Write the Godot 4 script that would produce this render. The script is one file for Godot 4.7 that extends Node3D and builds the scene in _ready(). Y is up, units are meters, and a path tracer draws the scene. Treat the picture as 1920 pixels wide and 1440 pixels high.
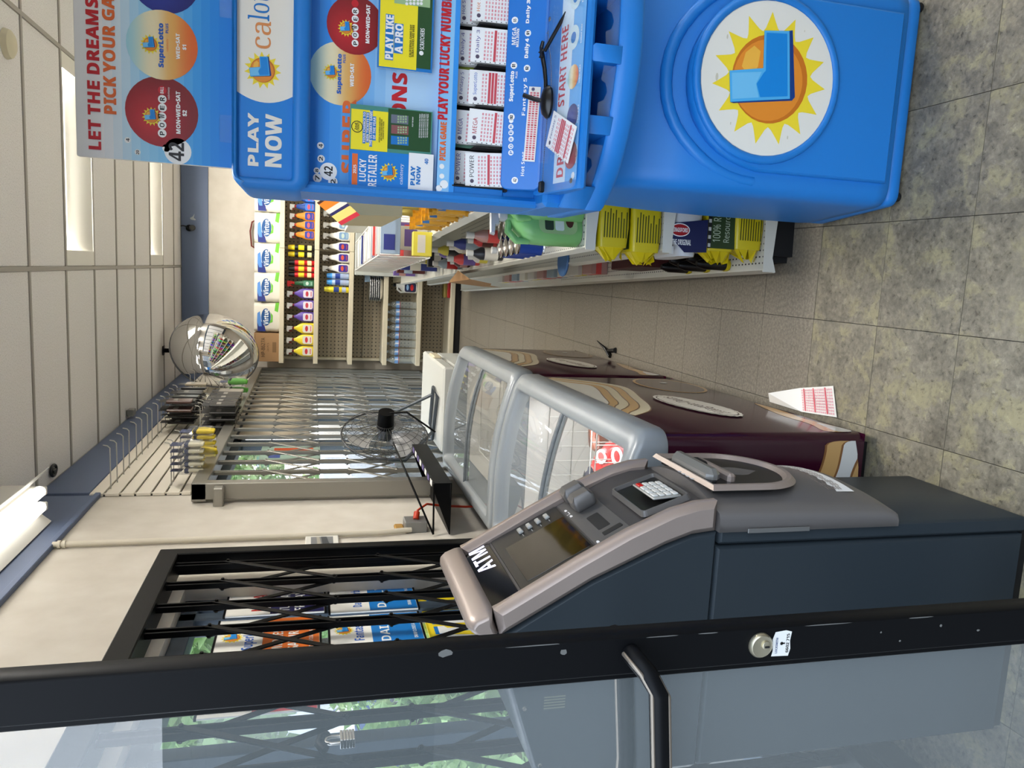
extends Node3D
# A small convenience store seen from its doorway, the photograph lying on its side.
# Metres; x to the right of the aisle, y up, the aisle runs along -z. The doorway is at z = -1.05.

const FLAT := 0xFFFFFFFF
const T := 0.3048
var M := {}
var taken := {}
var rng := RandomNumberGenerator.new()
var BOLD: Font
var SANS: Font
var SERIF: Font
var HEAVY: Font
var glyphs := {}

const RED := Color(0.78, 0.10, 0.16)
const ORG := Color(0.90, 0.42, 0.18)
const WHT := Color(0.95, 0.95, 0.94)
const CRM := Color(0.92, 0.90, 0.85)
const INK := Color(0.06, 0.06, 0.08)
const BLU := Color(0.10, 0.36, 0.74)
const SGN := Color(0.06, 0.49, 0.82)
const SBL := Color(0.08, 0.46, 0.76)
const TAN := Color(0.87, 0.56, 0.32)
const YEL := Color(0.96, 0.89, 0.14)
const GRN := Color(0.13, 0.30, 0.14)
const LGN := Color(0.62, 0.74, 0.55)
const FRM := Color(0.28, 0.55, 0.50)
const BRD := Color(0.55, 0.33, 0.33)
const GRY := Color(0.42, 0.44, 0.50)
const BRED := 1
const BBLU := 2
const BORG := 3


class B:
	# collects triangles, given anticlockwise as seen from outside
	var st := SurfaceTool.new()
	var g := 1
	var col := Color.WHITE
	var inked := false
	var pl := Transform3D()

	func _init(with_ink := false):
		st.begin(Mesh.PRIMITIVE_TRIANGLES)
		inked = with_ink

	func ink(c: Color) -> B:
		col = c.srgb_to_linear()
		return self

	func on(t: Transform3D) -> B:
		pl = t
		return self

	func v(p: Vector3, uv := Vector2.ZERO):
		if inked:
			st.set_color(col)
		st.set_uv(uv)
		st.add_vertex(p)

	func flat():
		st.set_smooth_group(FLAT)

	func soft():
		g += 1
		st.set_smooth_group(g)

	func tri(a: Vector3, b: Vector3, c: Vector3):
		v(a); v(c); v(b)

	func quad(a: Vector3, b: Vector3, c: Vector3, d: Vector3):
		tri(a, b, c); tri(a, c, d)

	func face(a: Vector3, b: Vector3, c: Vector3, d: Vector3, out: Vector3):
		if (b - a).cross(c - a).dot(out) + (c - a).cross(d - a).dot(out) < 0.0:
			quad(a, d, c, b)
		else:
			quad(a, b, c, d)

	func uvquad(a: Vector3, b: Vector3, c: Vector3, d: Vector3, u0 := Vector2(0, 1), u1 := Vector2(1, 1), u2 := Vector2(1, 0), u3 := Vector2(0, 0)):
		flat()
		v(a, u0); v(c, u2); v(b, u1); v(a, u0); v(d, u3); v(c, u2)

	func box(c: Vector3, s: Vector3, bev := 0.0, bas := Basis()):
		flat()
		var h := s * 0.5
		var e: float = minf(bev, minf(h.x, minf(h.y, h.z)) * 0.95)
		var at := func(sg: Vector3, ax: int) -> Vector3:
			var p := Vector3()
			for k in 3:
				p[k] = sg[k] * (h[k] if k == ax or e <= 0.0 else h[k] - e)
			return p
		for ax in 3:
			var b := (ax + 1) % 3
			var d := (ax + 2) % 3
			for sgn in [-1.0, 1.0]:
				var q := []
				for w in [[-1, -1], [1, -1], [1, 1], [-1, 1]]:
					var sg := Vector3()
					sg[ax] = sgn; sg[b] = w[0]; sg[d] = w[1]
					q.append(at.call(sg, ax))
				var out := Vector3()
				out[ax] = sgn
				face(c + bas * q[0], c + bas * q[1], c + bas * q[2], c + bas * q[3], bas * out)
		if e > 0.0:
			for ax in 3:
				var b := (ax + 1) % 3
				var d := (ax + 2) % 3
				for w in [[-1, -1], [1, -1], [1, 1], [-1, 1]]:
					var s0 := Vector3()
					s0[b] = w[0]; s0[d] = w[1]
					var s1 := s0
					s0[ax] = -1; s1[ax] = 1
					var out := Vector3()
					out[b] = w[0]; out[d] = w[1]
					face(c + bas * at.call(s0, b), c + bas * at.call(s1, b), c + bas * at.call(s1, d), c + bas * at.call(s0, d), bas * out)
			for sx in [-1, 1]:
				for sy in [-1, 1]:
					for sz in [-1, 1]:
						var sg := Vector3(sx, sy, sz)
						var a: Vector3 = c + bas * at.call(sg, 0)
						var b2: Vector3 = c + bas * at.call(sg, 1)
						var d2: Vector3 = c + bas * at.call(sg, 2)
						if (b2 - a).cross(d2 - a).dot(bas * sg) < 0:
							tri(a, d2, b2)
						else:
							tri(a, b2, d2)

	func slab(a: Vector3, b: Vector3, bev := 0.0):
		box((a + b) * 0.5, (b - a).abs(), bev)

	func tube(pts: Array, r, n := 8, closed := false, caps := true):
		soft()
		var rings := []
		var m := pts.size()
		var u := Vector3()
		for i in m:
			var t: Vector3
			if closed:
				t = (pts[(i + 1) % m] - pts[(i + m - 1) % m]).normalized()
			else:
				t = (pts[mini(i + 1, m - 1)] - pts[maxi(i - 1, 0)]).normalized()
			if i == 0:
				u = t.cross(Vector3.UP if absf(t.y) < 0.9 else Vector3.RIGHT).normalized()
			else:
				u = (u - t * u.dot(t)).normalized()
			var w := t.cross(u)
			var rr: float = r[i] if r is Array else r
			var ring := PackedVector3Array()
			for k in n:
				var an := TAU * k / n
				ring.append(pts[i] + (u * cos(an) + w * sin(an)) * rr)
			rings.append(ring)
		for i in (m if closed else m - 1):
			var a: PackedVector3Array = rings[i]
			var b: PackedVector3Array = rings[(i + 1) % m]
			for k in n:
				quad(a[k], a[(k + 1) % n], b[(k + 1) % n], b[k])
		if caps and not closed:
			flat()
			for k in range(1, n - 1):
				tri(rings[0][0], rings[0][k + 1], rings[0][k])
				tri(rings[m - 1][0], rings[m - 1][k], rings[m - 1][k + 1])

	func rod(a: Vector3, b: Vector3, r: float, n := 6):
		tube([a, b], r, n)

	func lathe(prof: Array, t := Transform3D(), n := 20, flatten := Vector2.ONE, sharp := 40.0):
		# prof: Vector2(radius, height) from bottom to top, seen anticlockwise outside
		soft()
		for i in prof.size() - 1:
			if i > 0:
				var d0: Vector2 = (prof[i] - prof[i - 1]).normalized()
				var d1: Vector2 = (prof[i + 1] - prof[i]).normalized()
				if absf(rad_to_deg(d0.angle_to(d1))) > sharp:
					soft()
			for k in n:
				var q := []
				for w in [[i, k], [i, k + 1], [i + 1, k + 1], [i + 1, k]]:
					var an: float = -TAU * (w[1] % n) / n
					var p: Vector2 = prof[w[0]]
					q.append(t * Vector3(p.x * cos(an) * flatten.x, p.y, p.x * sin(an) * flatten.y))
				if prof[i].x > 1e-6:
					tri(q[0], q[1], q[2])
				if prof[i + 1].x > 1e-6:
					tri(q[0], q[2], q[3])

	func loft(rings: Array, caps := true, sharp := false):
		# closed rings of equally many points; turned right side out by their volume
		var m := rings.size()
		var n: int = rings[0].size()
		var vol := 0.0
		var mid := Vector3()
		for p in rings[m / 2]:
			mid += p / n
		for i in m - 1:
			for k in n:
				var a: Vector3 = rings[i][k] - mid
				var b: Vector3 = rings[i][(k + 1) % n] - mid
				var c: Vector3 = rings[i + 1][(k + 1) % n] - mid
				var d: Vector3 = rings[i + 1][k] - mid
				vol += a.dot(b.cross(c)) + a.dot(c.cross(d))
		if sharp:
			flat()
		else:
			soft()
		for i in m - 1:
			for k in n:
				var a: Vector3 = rings[i][k]
				var b: Vector3 = rings[i][(k + 1) % n]
				var c: Vector3 = rings[i + 1][(k + 1) % n]
				var d: Vector3 = rings[i + 1][k]
				if vol < 0:
					quad(a, d, c, b)
				else:
					quad(a, b, c, d)
		if caps:
			flat()
			for e in [0, m - 1]:
				var cen := Vector3()
				for p in rings[e]:
					cen += p / n
				for k in n:
					if (vol > 0) == (e == 0):
						tri(cen, rings[e][(k + 1) % n], rings[e][k])
					else:
						tri(cen, rings[e][k], rings[e][(k + 1) % n])

	static func inset(poly: PackedVector2Array, d: float) -> PackedVector2Array:
		var out := PackedVector2Array()
		var n := poly.size()
		for i in n:
			var a := (poly[i] - poly[(i + n - 1) % n]).normalized()
			var b := (poly[(i + 1) % n] - poly[i]).normalized()
			var na := Vector2(-a.y, a.x)
			var nb := Vector2(-b.y, b.x)
			var m := (na + nb)
			var l := maxf(m.length_squared(), 0.3)
			out.append(poly[i] + m * (2.0 * d / l))
		return out

	func prism(poly_in: PackedVector2Array, t: Transform3D, z0: float, z1: float, bev := 0.0, sharp := 35.0):
		var poly := poly_in
		var area := 0.0
		var n := poly.size()
		for i in n:
			area += poly[i].cross(poly[(i + 1) % n])
		if area < 0:
			poly = PackedVector2Array(Array(poly_in).map(func(p): return p))
			poly.reverse()
		var inner := inset(poly, bev) if bev > 0.0 else poly
		var ids := Geometry2D.triangulate_polygon(inner)
		flat()
		for i in range(0, ids.size(), 3):
			var a := inner[ids[i]]
			var b := inner[ids[i + 1]]
			var c := inner[ids[i + 2]]
			if (b - a).cross(c - a) < 0:
				var s := b; b = c; c = s
			tri(t * Vector3(a.x, a.y, z1), t * Vector3(b.x, b.y, z1), t * Vector3(c.x, c.y, z1))
			tri(t * Vector3(a.x, a.y, z0), t * Vector3(c.x, c.y, z0), t * Vector3(b.x, b.y, z0))
		soft()
		for i in n:
			var j := (i + 1) % n
			var d0 := (poly[i] - poly[(i + n - 1) % n]).normalized()
			var d1 := (poly[j] - poly[i]).normalized()
			if absf(rad_to_deg(d0.angle_to(d1))) > sharp:
				soft()
			var lv := [[inner, z0], [poly, z0 + bev], [poly, z1 - bev], [inner, z1]] if bev > 0 else [[poly, z0], [poly, z1]]
			for k in lv.size() - 1:
				var p: PackedVector2Array = lv[k][0]
				var q: PackedVector2Array = lv[k + 1][0]
				quad(t * Vector3(p[i].x, p[i].y, lv[k][1]), t * Vector3(p[j].x, p[j].y, lv[k][1]), t * Vector3(q[j].x, q[j].y, lv[k + 1][1]), t * Vector3(q[i].x, q[i].y, lv[k + 1][1]))

	func grid(f: Callable, nu: int, nv: int):
		soft()
		var p := []
		for i in nu + 1:
			var row := PackedVector3Array()
			for j in nv + 1:
				row.append(f.call(float(i) / nu, float(j) / nv))
			p.append(row)
		for i in nu:
			for j in nv:
				quad(p[i][j], p[i + 1][j], p[i + 1][j + 1], p[i][j + 1])

	func sheet(poly: PackedVector2Array, lay: int):
		# flat print on the plane pl, a fraction of a millimetre proud
		flat()
		var z := 0.0004 * lay + 0.0003
		var ids := Geometry2D.triangulate_polygon(poly)
		for i in range(0, ids.size(), 3):
			var a := poly[ids[i]]
			var b := poly[ids[i + 1]]
			var c := poly[ids[i + 2]]
			if (b - a).cross(c - a) < 0:
				var s := b; b = c; c = s
			tri(pl * Vector3(a.x, a.y, z), pl * Vector3(b.x, b.y, z), pl * Vector3(c.x, c.y, z))

	func mesh() -> ArrayMesh:
		st.generate_normals()
		st.index()
		return st.commit()


static func ring(n: int, cx: float, cy: float, rx: float, ry := -1.0) -> PackedVector2Array:
	var p := PackedVector2Array()
	for k in n:
		p.append(Vector2(cx + rx * cos(TAU * k / n), cy + (rx if ry < 0 else ry) * sin(TAU * k / n)))
	return p


static func pts(a: Array) -> PackedVector2Array:
	var p := PackedVector2Array()
	for i in range(0, a.size(), 2):
		p.append(Vector2(a[i], a[i + 1]))
	return p


static func eased(p_in: PackedVector2Array) -> PackedVector2Array:
	# the outline with its corners cut twice into a curve
	var p := p_in
	for r in 2:
		var q := PackedVector2Array()
		for i in p.size():
			var a := p[i]
			var b := p[(i + 1) % p.size()]
			q.append(a.lerp(b, 0.25))
			q.append(a.lerp(b, 0.75))
		p = q
	return p


static func rounded(x0: float, y0: float, x1: float, y1: float, r: float, n := 4) -> PackedVector2Array:
	var p := PackedVector2Array()
	for c in [[x1 - r, y0 + r, -PI / 2], [x1 - r, y1 - r, 0.0], [x0 + r, y1 - r, PI / 2], [x0 + r, y0 + r, PI]]:
		for k in n + 1:
			var a: float = c[2] + PI / 2 * k / n
			p.append(Vector2(c[0] + r * cos(a), c[1] + r * sin(a)))
	return p


# ---- print: letters and flat shapes in ink -------------------------------------------------------
func letters(s: String, f: Font) -> Array:
	var key := [s, f]
	if not glyphs.has(key):
		var tm := TextMesh.new()
		tm.text = s
		tm.font = f
		tm.font_size = 48
		tm.pixel_size = 0.01
		tm.depth = 0.02
		tm.curve_step = 3.0
		var a := tm.get_mesh_arrays()
		var vs: PackedVector3Array = a[Mesh.ARRAY_VERTEX]
		var ns: PackedVector3Array = a[Mesh.ARRAY_NORMAL]
		var ix: PackedInt32Array = a[Mesh.ARRAY_INDEX] if a[Mesh.ARRAY_INDEX] != null else PackedInt32Array(range(vs.size()))
		var out := PackedVector2Array()
		var lo := Vector2(1e9, 1e9)
		var hi := -lo
		for i in range(0, ix.size(), 3):
			if ns[ix[i]].z > 0.9:
				for k in 3:
					var p := Vector2(vs[ix[i + k]].x, vs[ix[i + k]].y)
					out.append(p)
					lo = lo.min(p)
					hi = hi.max(p)
		glyphs[key] = [out, lo, hi]
	return glyphs[key]


func tx(b: B, s: String, x0: float, y0: float, x1: float, y1: float, lay: int, c: Color, f: Font):
	var got := letters(s, f)
	var tri: PackedVector2Array = got[0]
	var lo: Vector2 = got[1]
	var size: Vector2 = (got[2] - lo).max(Vector2(1e-5, 1e-5))
	b.flat()
	b.ink(c)
	var z := 0.0004 * lay + 0.0003
	if f == HEAVY:
		# a fatter cut of the letters: the same word set four times, a hair apart
		var w := (y1 - y0) * 0.028
		for k in 4:
			var o: Vector2 = [Vector2(-w, -w), Vector2(w, -w), Vector2(w, w), Vector2(-w, w)][k]
			var keep := b.pl
			b.pl = b.pl.translated_local(Vector3(0, 0, 0.00006 * k))
			tx(b, s, x0 + w + o.x, y0 + w + o.y, x1 - w + o.x, y1 - w + o.y, lay, c, BOLD)
			b.pl = keep
		return
	for i in range(0, tri.size(), 3):
		var q := []
		for k in 3:
			var p := (tri[i + k] - lo) / size
			q.append(b.pl * Vector3(lerpf(x0, x1, p.x), lerpf(y0, y1, p.y), z))
		if (tri[i + 1] - tri[i]).cross(tri[i + 2] - tri[i]) > 0:
			b.tri(q[0], q[1], q[2])
		else:
			b.tri(q[0], q[2], q[1])


func rc(b: B, x0: float, y0: float, x1: float, y1: float, lay: int, c: Color):
	b.ink(c)
	b.sheet(pts([x0, y0, x1, y0, x1, y1, x0, y1]), lay)


func dk(b: B, x: float, y: float, r: float, lay: int, c: Color):
	b.ink(c)
	b.sheet(ring(28 if r > 0.02 else 14, x, y, r), lay)


func ball(b: B, x: float, y: float, r: float, lay: int, kind: int):
	b.flat()
	var z := 0.0004 * lay + 0.0003
	var n := 36
	for i in 6:
		for k in n:
			var q := []
			var cs := []
			for w in [[i, k], [i + 1, k], [i + 1, k + 1], [i, k + 1]]:
				var d: Vector2 = Vector2.from_angle(TAU * w[1] / n) * (w[0] / 6.0)
				var c: Color
				if kind == BORG:
					var h: float = d.y
					c = Color(0.88, 0.40, 0.16).lerp(Color(0.90, 0.68, 0.36), smoothstep(-0.9, -0.2, h)).lerp(Color(0.93, 0.88, 0.72), smoothstep(-0.3, 0.25, h)).lerp(Color(0.62, 0.82, 0.87), smoothstep(0.3, 1.0, h))
				else:
					var f := clampf(1.0 - (d - Vector2(-0.25, 0.35)).length() / 1.2, 0.0, 1.0)
					c = Color(0.50, 0.05, 0.10).lerp(Color(0.80, 0.13, 0.17), f) if kind == BRED else Color(0.07, 0.11, 0.42).lerp(Color(0.16, 0.26, 0.66), f)
				cs.append(c)
				q.append(b.pl * Vector3(x + d.x * r, y + d.y * r, z))
			for t in [[0, 1, 2], [0, 2, 3]]:
				if i == 0 and t == [0, 2, 3]:
					continue
				for e in [t[0], t[2], t[1]]:
					b.ink(cs[e])
					b.v(q[e])


func spikes(x: float, y: float, r0: float, r1: float, n: int) -> PackedVector2Array:
	var p := PackedVector2Array()
	for k in n:
		for j in 6:
			var a := TAU * (k + j / 6.0) / n + 0.06
			var w := pow(absf(j - 3) / 3.0, 1.7)
			p.append(Vector2(x, y) + Vector2.from_angle(a) * lerpf(r0, r1, w))
	return p


func sun(b: B, x: float, y: float, r: float, lay: int, _c = 0):
	# a ragged yellow sun with an orange disc and a tilted blue letter L in relief
	var at := func(a: Array) -> PackedVector2Array:
		var q := pts(a)
		for i in q.size():
			q[i] = Vector2(x, y) + q[i] * r / 0.86
		return q
	b.ink(Color(0.95, 0.85, 0.20))
	b.sheet(spikes(x, y, r * 0.72, r, 15), lay)
	b.ink(Color(0.80, 0.45, 0.13))
	b.sheet(ring(32, x, y, r * 0.665), lay + 1)
	b.ink(Color(0.90, 0.55, 0.18))
	b.sheet(ring(32, x - r * 0.02, y + r * 0.03, r * 0.61), lay + 2)
	b.ink(Color(0.94, 0.71, 0.27))
	b.sheet(at.call([-0.02, 0.30, 0.14, 0.20, 0.34, 0.18, 0.40, 0.28, 0.30, 0.40, 0.12, 0.44]), lay + 3)
	b.ink(Color(0.03, 0.22, 0.50))
	b.sheet(at.call([0.044, 0.616, -0.35, 0.565, -0.36, 0.52, -0.24, -0.36, -0.19, -0.40, 0.66, -0.27, 0.643, -0.20, 0.605, 0.154, 0.13, 0.12]), lay + 4)
	b.ink(Color(0.30, 0.68, 0.90))
	b.sheet(at.call([0.044, 0.616, -0.35, 0.565, -0.22, -0.325, 0.643, -0.22, 0.605, 0.154, 0.13, 0.12]), lay + 5)
	b.ink(Color(0.04, 0.52, 0.84))
	b.sheet(at.call([0.07, 0.11, 0.10, 0.08, 0.58, 0.12, 0.605, -0.19, -0.19, -0.285, -0.245, 0.13, -0.08, 0.20]), lay + 6)
	b.ink(Color(0.44, 0.75, 0.92))
	b.sheet(at.call([0.02, 0.58, -0.31, 0.54, -0.25, 0.15, -0.08, 0.21, 0.08, 0.14]), lay + 6)


# ---- materials ---------------------------------------------------------------------------------
func mat(key: String, c := Color.WHITE, rough := 0.6, metal := 0.0) -> StandardMaterial3D:
	if not M.has(key):
		var m := StandardMaterial3D.new()
		m.resource_name = key
		m.albedo_color = c
		m.roughness = rough
		m.metallic = metal
		M[key] = m
	return M[key]


func noise_tex(freq: float, lo: Color, hi: Color, octaves := 4, size := 512, sd := 1, kind := FastNoiseLite.TYPE_SIMPLEX_SMOOTH) -> NoiseTexture2D:
	var n := FastNoiseLite.new()
	n.noise_type = kind
	n.frequency = freq
	n.fractal_octaves = octaves
	n.seed = sd
	var t := NoiseTexture2D.new()
	t.width = size
	t.height = size
	t.seamless = true
	t.noise = n
	var g := Gradient.new()
	g.set_color(0, lo)
	g.set_color(1, hi)
	t.color_ramp = g
	return t


func grain(m: StandardMaterial3D, t: Texture2D, scale: float):
	m.albedo_texture = t
	m.uv1_triplanar = true
	m.uv1_world_triplanar = true
	m.uv1_scale = Vector3.ONE * scale


func relief(m: StandardMaterial3D, t: Texture2D, cm: float, scale: float):
	m.heightmap_enabled = true
	m.heightmap_texture = t
	m.heightmap_scale = cm
	m.uv1_triplanar = true
	m.uv1_world_triplanar = true
	m.uv1_scale = Vector3.ONE * scale


func ink_mat() -> StandardMaterial3D:
	var m := mat("printed_ink", Color.WHITE, 0.42)
	m.vertex_color_use_as_albedo = true
	return m


func glass(key: String, alpha := 0.06, rough := 0.0) -> StandardMaterial3D:
	var m := mat(key, Color(0.9, 0.95, 0.95, alpha), rough)
	m.transparency = BaseMaterial3D.TRANSPARENCY_ALPHA
	return m


# ---- things and parts --------------------------------------------------------------------------
func numbered(called: String) -> String:
	var k: int = taken.get(called, 0)
	taken[called] = k + 1
	return called if k == 0 else "%s_%03d" % [called, k]


func tag(o: Node3D, label: String, category: String, group := "") -> Node3D:
	o.set_meta("label", label)
	o.set_meta("category", category)
	if group:
		o.set_meta("group", group)
	return o


func thing(called: String, label: String, category: String, at := Vector3.ZERO, group := "") -> Node3D:
	# a thing at its base; its parts are modelled where they stand and set back by the base
	var o := Node3D.new()
	o.name = numbered(called)
	add_child(o)
	o.position = at
	return tag(o, label, category, group)


func part(called: String, shape, m: Material, of: Node3D, label := "") -> MeshInstance3D:
	var o := MeshInstance3D.new()
	o.name = called
	o.mesh = shape.mesh() if shape is B else shape
	o.material_override = m
	of.add_child(o, true)
	if of.get_parent() == self:
		o.position = -of.position
	if label:
		o.set_meta("label", label)
	return o


func solo(called: String, shape, m: Material, label: String, category: String, group := "") -> MeshInstance3D:
	var o := MeshInstance3D.new()
	o.name = numbered(called)
	o.mesh = shape.mesh() if shape is B else shape
	o.material_override = m
	add_child(o)
	tag(o, label, category, group)
	return o


func setting(called: String, shape, m: Material) -> MeshInstance3D:
	var o := MeshInstance3D.new()
	o.name = called
	o.mesh = shape.mesh() if shape is B else shape
	o.material_override = m
	add_child(o)
	o.set_meta("kind", "structure")
	return o


func copy(o: Node3D, called: String, at: Vector3, turn: float, label: String, group: String) -> Node3D:
	var r: Node3D = o.duplicate()
	r.name = numbered(called)
	add_child(r)
	r.position = at
	r.rotation.y = turn
	r.set_meta("label", label)
	if group:
		r.set_meta("group", group)
	return r


func facing(o: Vector3, right: Vector3, up: Vector3) -> Transform3D:
	return Transform3D(Basis(right.normalized(), up.normalized(), right.cross(up).normalized()), o)


func _ready():
	# camera: a phone held sideways, so the room's up is the picture's left
	var cam := Camera3D.new()
	cam.name = "camera"
	cam.transform = Transform3D(Basis(Vector3(0.05110704, -0.96783129, 0.24635476), Vector3(0.98886502, 0.01451856, -0.14810532), Vector3(0.13976425, 0.25118083, 0.95779651)), Vector3(0, 1.6282, 0))
	cam.fov = 52.59
	cam.near = 0.05
	cam.far = 200.0
	add_child(cam)
	cam.current = true
	# daylight: a bright hazy sky over the street
	var sky := ProceduralSkyMaterial.new()
	sky.sky_top_color = Color(0.80, 0.86, 0.94)
	sky.sky_horizon_color = Color(0.93, 0.95, 0.97)
	sky.ground_bottom_color = Color(0.45, 0.44, 0.42)
	sky.ground_horizon_color = Color(0.75, 0.75, 0.74)
	sky.sky_energy_multiplier = 1.0
	sky.ground_energy_multiplier = 1.0
	sky.sun_angle_max = 1.0
	var env := Environment.new()
	env.background_mode = Environment.BG_SKY
	env.sky = Sky.new()
	env.sky.sky_material = sky
	env.background_energy_multiplier = 3.4
	env.tonemap_mode = Environment.TONE_MAPPER_LINEAR
	env.tonemap_exposure = 1.5
	env.sdfgi_enabled = true
	env.ssao_enabled = true
	env.ssil_enabled = true
	var we := WorldEnvironment.new()
	we.name = "world_environment"
	we.environment = env
	add_child(we)
	rng.seed = 7
	BOLD = SystemFont.new(); BOLD.font_names = ["Droid Sans"]; BOLD.font_weight = 700
	SANS = SystemFont.new(); SANS.font_names = ["Droid Sans"]
	HEAVY = SystemFont.new(); HEAVY.font_names = ["Droid Sans"]; HEAVY.font_weight = 700
	SERIF = SystemFont.new(); SERIF.font_names = ["Droid Serif"]
	materials()
	ceiling_and_lamps()
	floor_tiles()
	walls()
	street()
	near_window()
	far_window()
	glass_door()
	kiosk()
	cash_machine()
	freezers()
	back_shelving()
	gondola()
	slatwall_stock()
	small_things()
	other_aisles()


const TROFFER_ENERGY := 4.2
const TUBE_ENERGY := 0.06


func area_lamp(of: Node3D, at: Vector3, size: Vector2, energy: float, c: Color):
	var l := AreaLight3D.new()
	l.name = "lamp_light"
	l.area_size = size
	l.area_normalize_energy = true
	l.light_energy = energy
	l.light_color = c
	l.shadow_enabled = true
	l.area_range = 30.0
	l.area_attenuation = 2.0
	of.add_child(l, true)
	l.position = at - of.position
	l.rotation_degrees = Vector3(-90, 0, 0)


func materials():
	var wall := mat("painted_plaster", Color.WHITE, 0.75)
	grain(wall, noise_tex(0.012, Color(0.765, 0.735, 0.685), Color(0.82, 0.795, 0.75), 5, 512, 3), 0.7)
	mat("band_paint", Color(0.34, 0.395, 0.505), 0.6)
	var tile := mat("ceiling_board", Color.WHITE, 0.9)
	var speck := noise_tex(0.09, Color(0.77, 0.755, 0.745), Color(0.90, 0.89, 0.885), 3, 512, 5)
	speck.color_ramp.set_offset(1, 0.52)
	grain(tile, speck, 2.4)
	mat("tee_paint", Color(0.62, 0.60, 0.57), 0.5)
	mat("white_enamel", Color(0.86, 0.85, 0.82), 0.35)
	mat("black_paint", Color(0.022, 0.023, 0.027), 0.42).metallic_specular = 0.25
	mat("worn_black", Color(0.022, 0.025, 0.032), 0.5).metallic_specular = 0.25
	mat("aluminium", Color(0.60, 0.59, 0.56), 0.38, 0.75)
	mat("steel", Color(0.75, 0.74, 0.72), 0.25, 1.0)
	mat("bare_edge", Color(0.52, 0.48, 0.43), 0.4, 0.7)
	mat("slate_frame", Color(0.24, 0.29, 0.34), 0.45)
	mat("paper", Color(0.93, 0.92, 0.89), 0.6)
	mat("dark", Color(0.02, 0.022, 0.028), 0.6)
	mat("rubber", Color(0.03, 0.03, 0.03), 0.7)
	mat("shelf_cream", Color(0.80, 0.76, 0.66), 0.45)
	mat("shelf_white", Color(0.83, 0.82, 0.77), 0.42)
	mat("cardboard", Color(0.62, 0.48, 0.33), 0.8)
	glass("window_glass", 0.05)
	glass("acrylic", 0.04).metallic_specular = 0.3
	var film := glass("plastic_film", 0.05, 0.08)
	film.albedo_color = Color(0.95, 0.96, 0.97, 0.05)
	ink_mat()
	var e := mat("lamp_glow", Color(0.9, 0.9, 0.9), 0.5)
	e.emission_enabled = true
	e.emission = Color(1.0, 0.985, 0.95)
	e.emission_energy_multiplier = 1.6
	# vinyl stone: cloudy grey-brown slate print with pale and dark veins
	var a := FastNoiseLite.new(); a.frequency = 0.008; a.fractal_octaves = 6; a.fractal_gain = 0.62; a.domain_warp_enabled = true; a.domain_warp_amplitude = 70.0; a.domain_warp_frequency = 0.012; a.seed = 11
	var b := FastNoiseLite.new(); b.frequency = 0.014; b.fractal_type = FastNoiseLite.FRACTAL_RIDGED; b.fractal_octaves = 5; b.domain_warp_enabled = true; b.domain_warp_amplitude = 55.0; b.domain_warp_frequency = 0.02; b.seed = 12
	var c := FastNoiseLite.new(); c.frequency = 0.05; c.fractal_octaves = 5; c.fractal_gain = 0.65; c.domain_warp_enabled = true; c.domain_warp_amplitude = 18.0; c.domain_warp_frequency = 0.05; c.seed = 13
	var d := FastNoiseLite.new(); d.frequency = 0.004; d.fractal_octaves = 2; d.seed = 14
	var n := 1024
	var ia := a.get_seamless_image(n, n).get_data()
	var ib := b.get_seamless_image(n, n).get_data()
	var ic := c.get_seamless_image(n, n).get_data()
	var id := d.get_seamless_image(n, n).get_data()
	var out := PackedByteArray(); out.resize(n * n * 3)
	var hgt := PackedByteArray(); hgt.resize(n * n)
	for i in n * n:
		var x := ia[i] / 255.0
		var y := ib[i] / 255.0
		var z := ic[i] / 255.0
		var w := id[i] / 255.0
		var k := clampf((x - 0.5) * 1.35 + (z - 0.5) * 1.0 + (w - 0.5) * 0.5 + 0.5, 0.0, 1.0)
		var vein := smoothstep(0.78, 0.98, y) * 0.13 * smoothstep(0.35, 0.6, z)
		var pit := smoothstep(0.72, 0.84, 1.0 - z) * 0.10 + smoothstep(0.10, 0.02, absf(y - 0.42)) * 0.03
		var warm := smoothstep(0.45, 0.7, x)
		out[i * 3] = int(255 * clampf(lerpf(0.405, 0.60, k) + vein - pit, 0, 1))
		out[i * 3 + 1] = int(255 * clampf(lerpf(0.38, 0.565, k) + vein - pit, 0, 1))
		out[i * 3 + 2] = int(255 * clampf(lerpf(0.325, lerpf(0.485, 0.440, warm), k) + vein * 0.85 - pit, 0, 1))
		hgt[i] = int(255 * clampf(0.5 + (y - 0.5) * 0.5 + (z - 0.5) * 0.6, 0, 1))
	var stone := mat("vinyl_stone", Color.WHITE, 0.42)
	stone.albedo_texture = ImageTexture.create_from_image(Image.create_from_data(n, n, false, Image.FORMAT_RGB8, out))
	stone.heightmap_enabled = true
	stone.heightmap_scale = 0.09
	stone.heightmap_texture = ImageTexture.create_from_image(Image.create_from_data(n, n, false, Image.FORMAT_L8, hgt))
	# older composition tile: taupe with short flecks
	var vct := mat("vinyl_composition", Color.WHITE, 0.38)
	var fl := noise_tex(0.045, Color(0.36, 0.33, 0.285), Color(0.60, 0.565, 0.50), 6, 512, 21)
	var fn: FastNoiseLite = fl.noise
	fn.fractal_gain = 0.75
	vct.albedo_texture = fl
	mat("tile_bed", Color(0.10, 0.09, 0.08), 0.9)
	# moulded plastic of the play centre
	var blue := mat("moulded_blue", Color(0.10, 0.48, 0.80), 0.42)
	relief(blue, noise_tex(0.12, Color(0.3, 0.3, 0.3), Color(0.7, 0.7, 0.7), 2, 256, 31), 0.02, 4.0)


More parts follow.
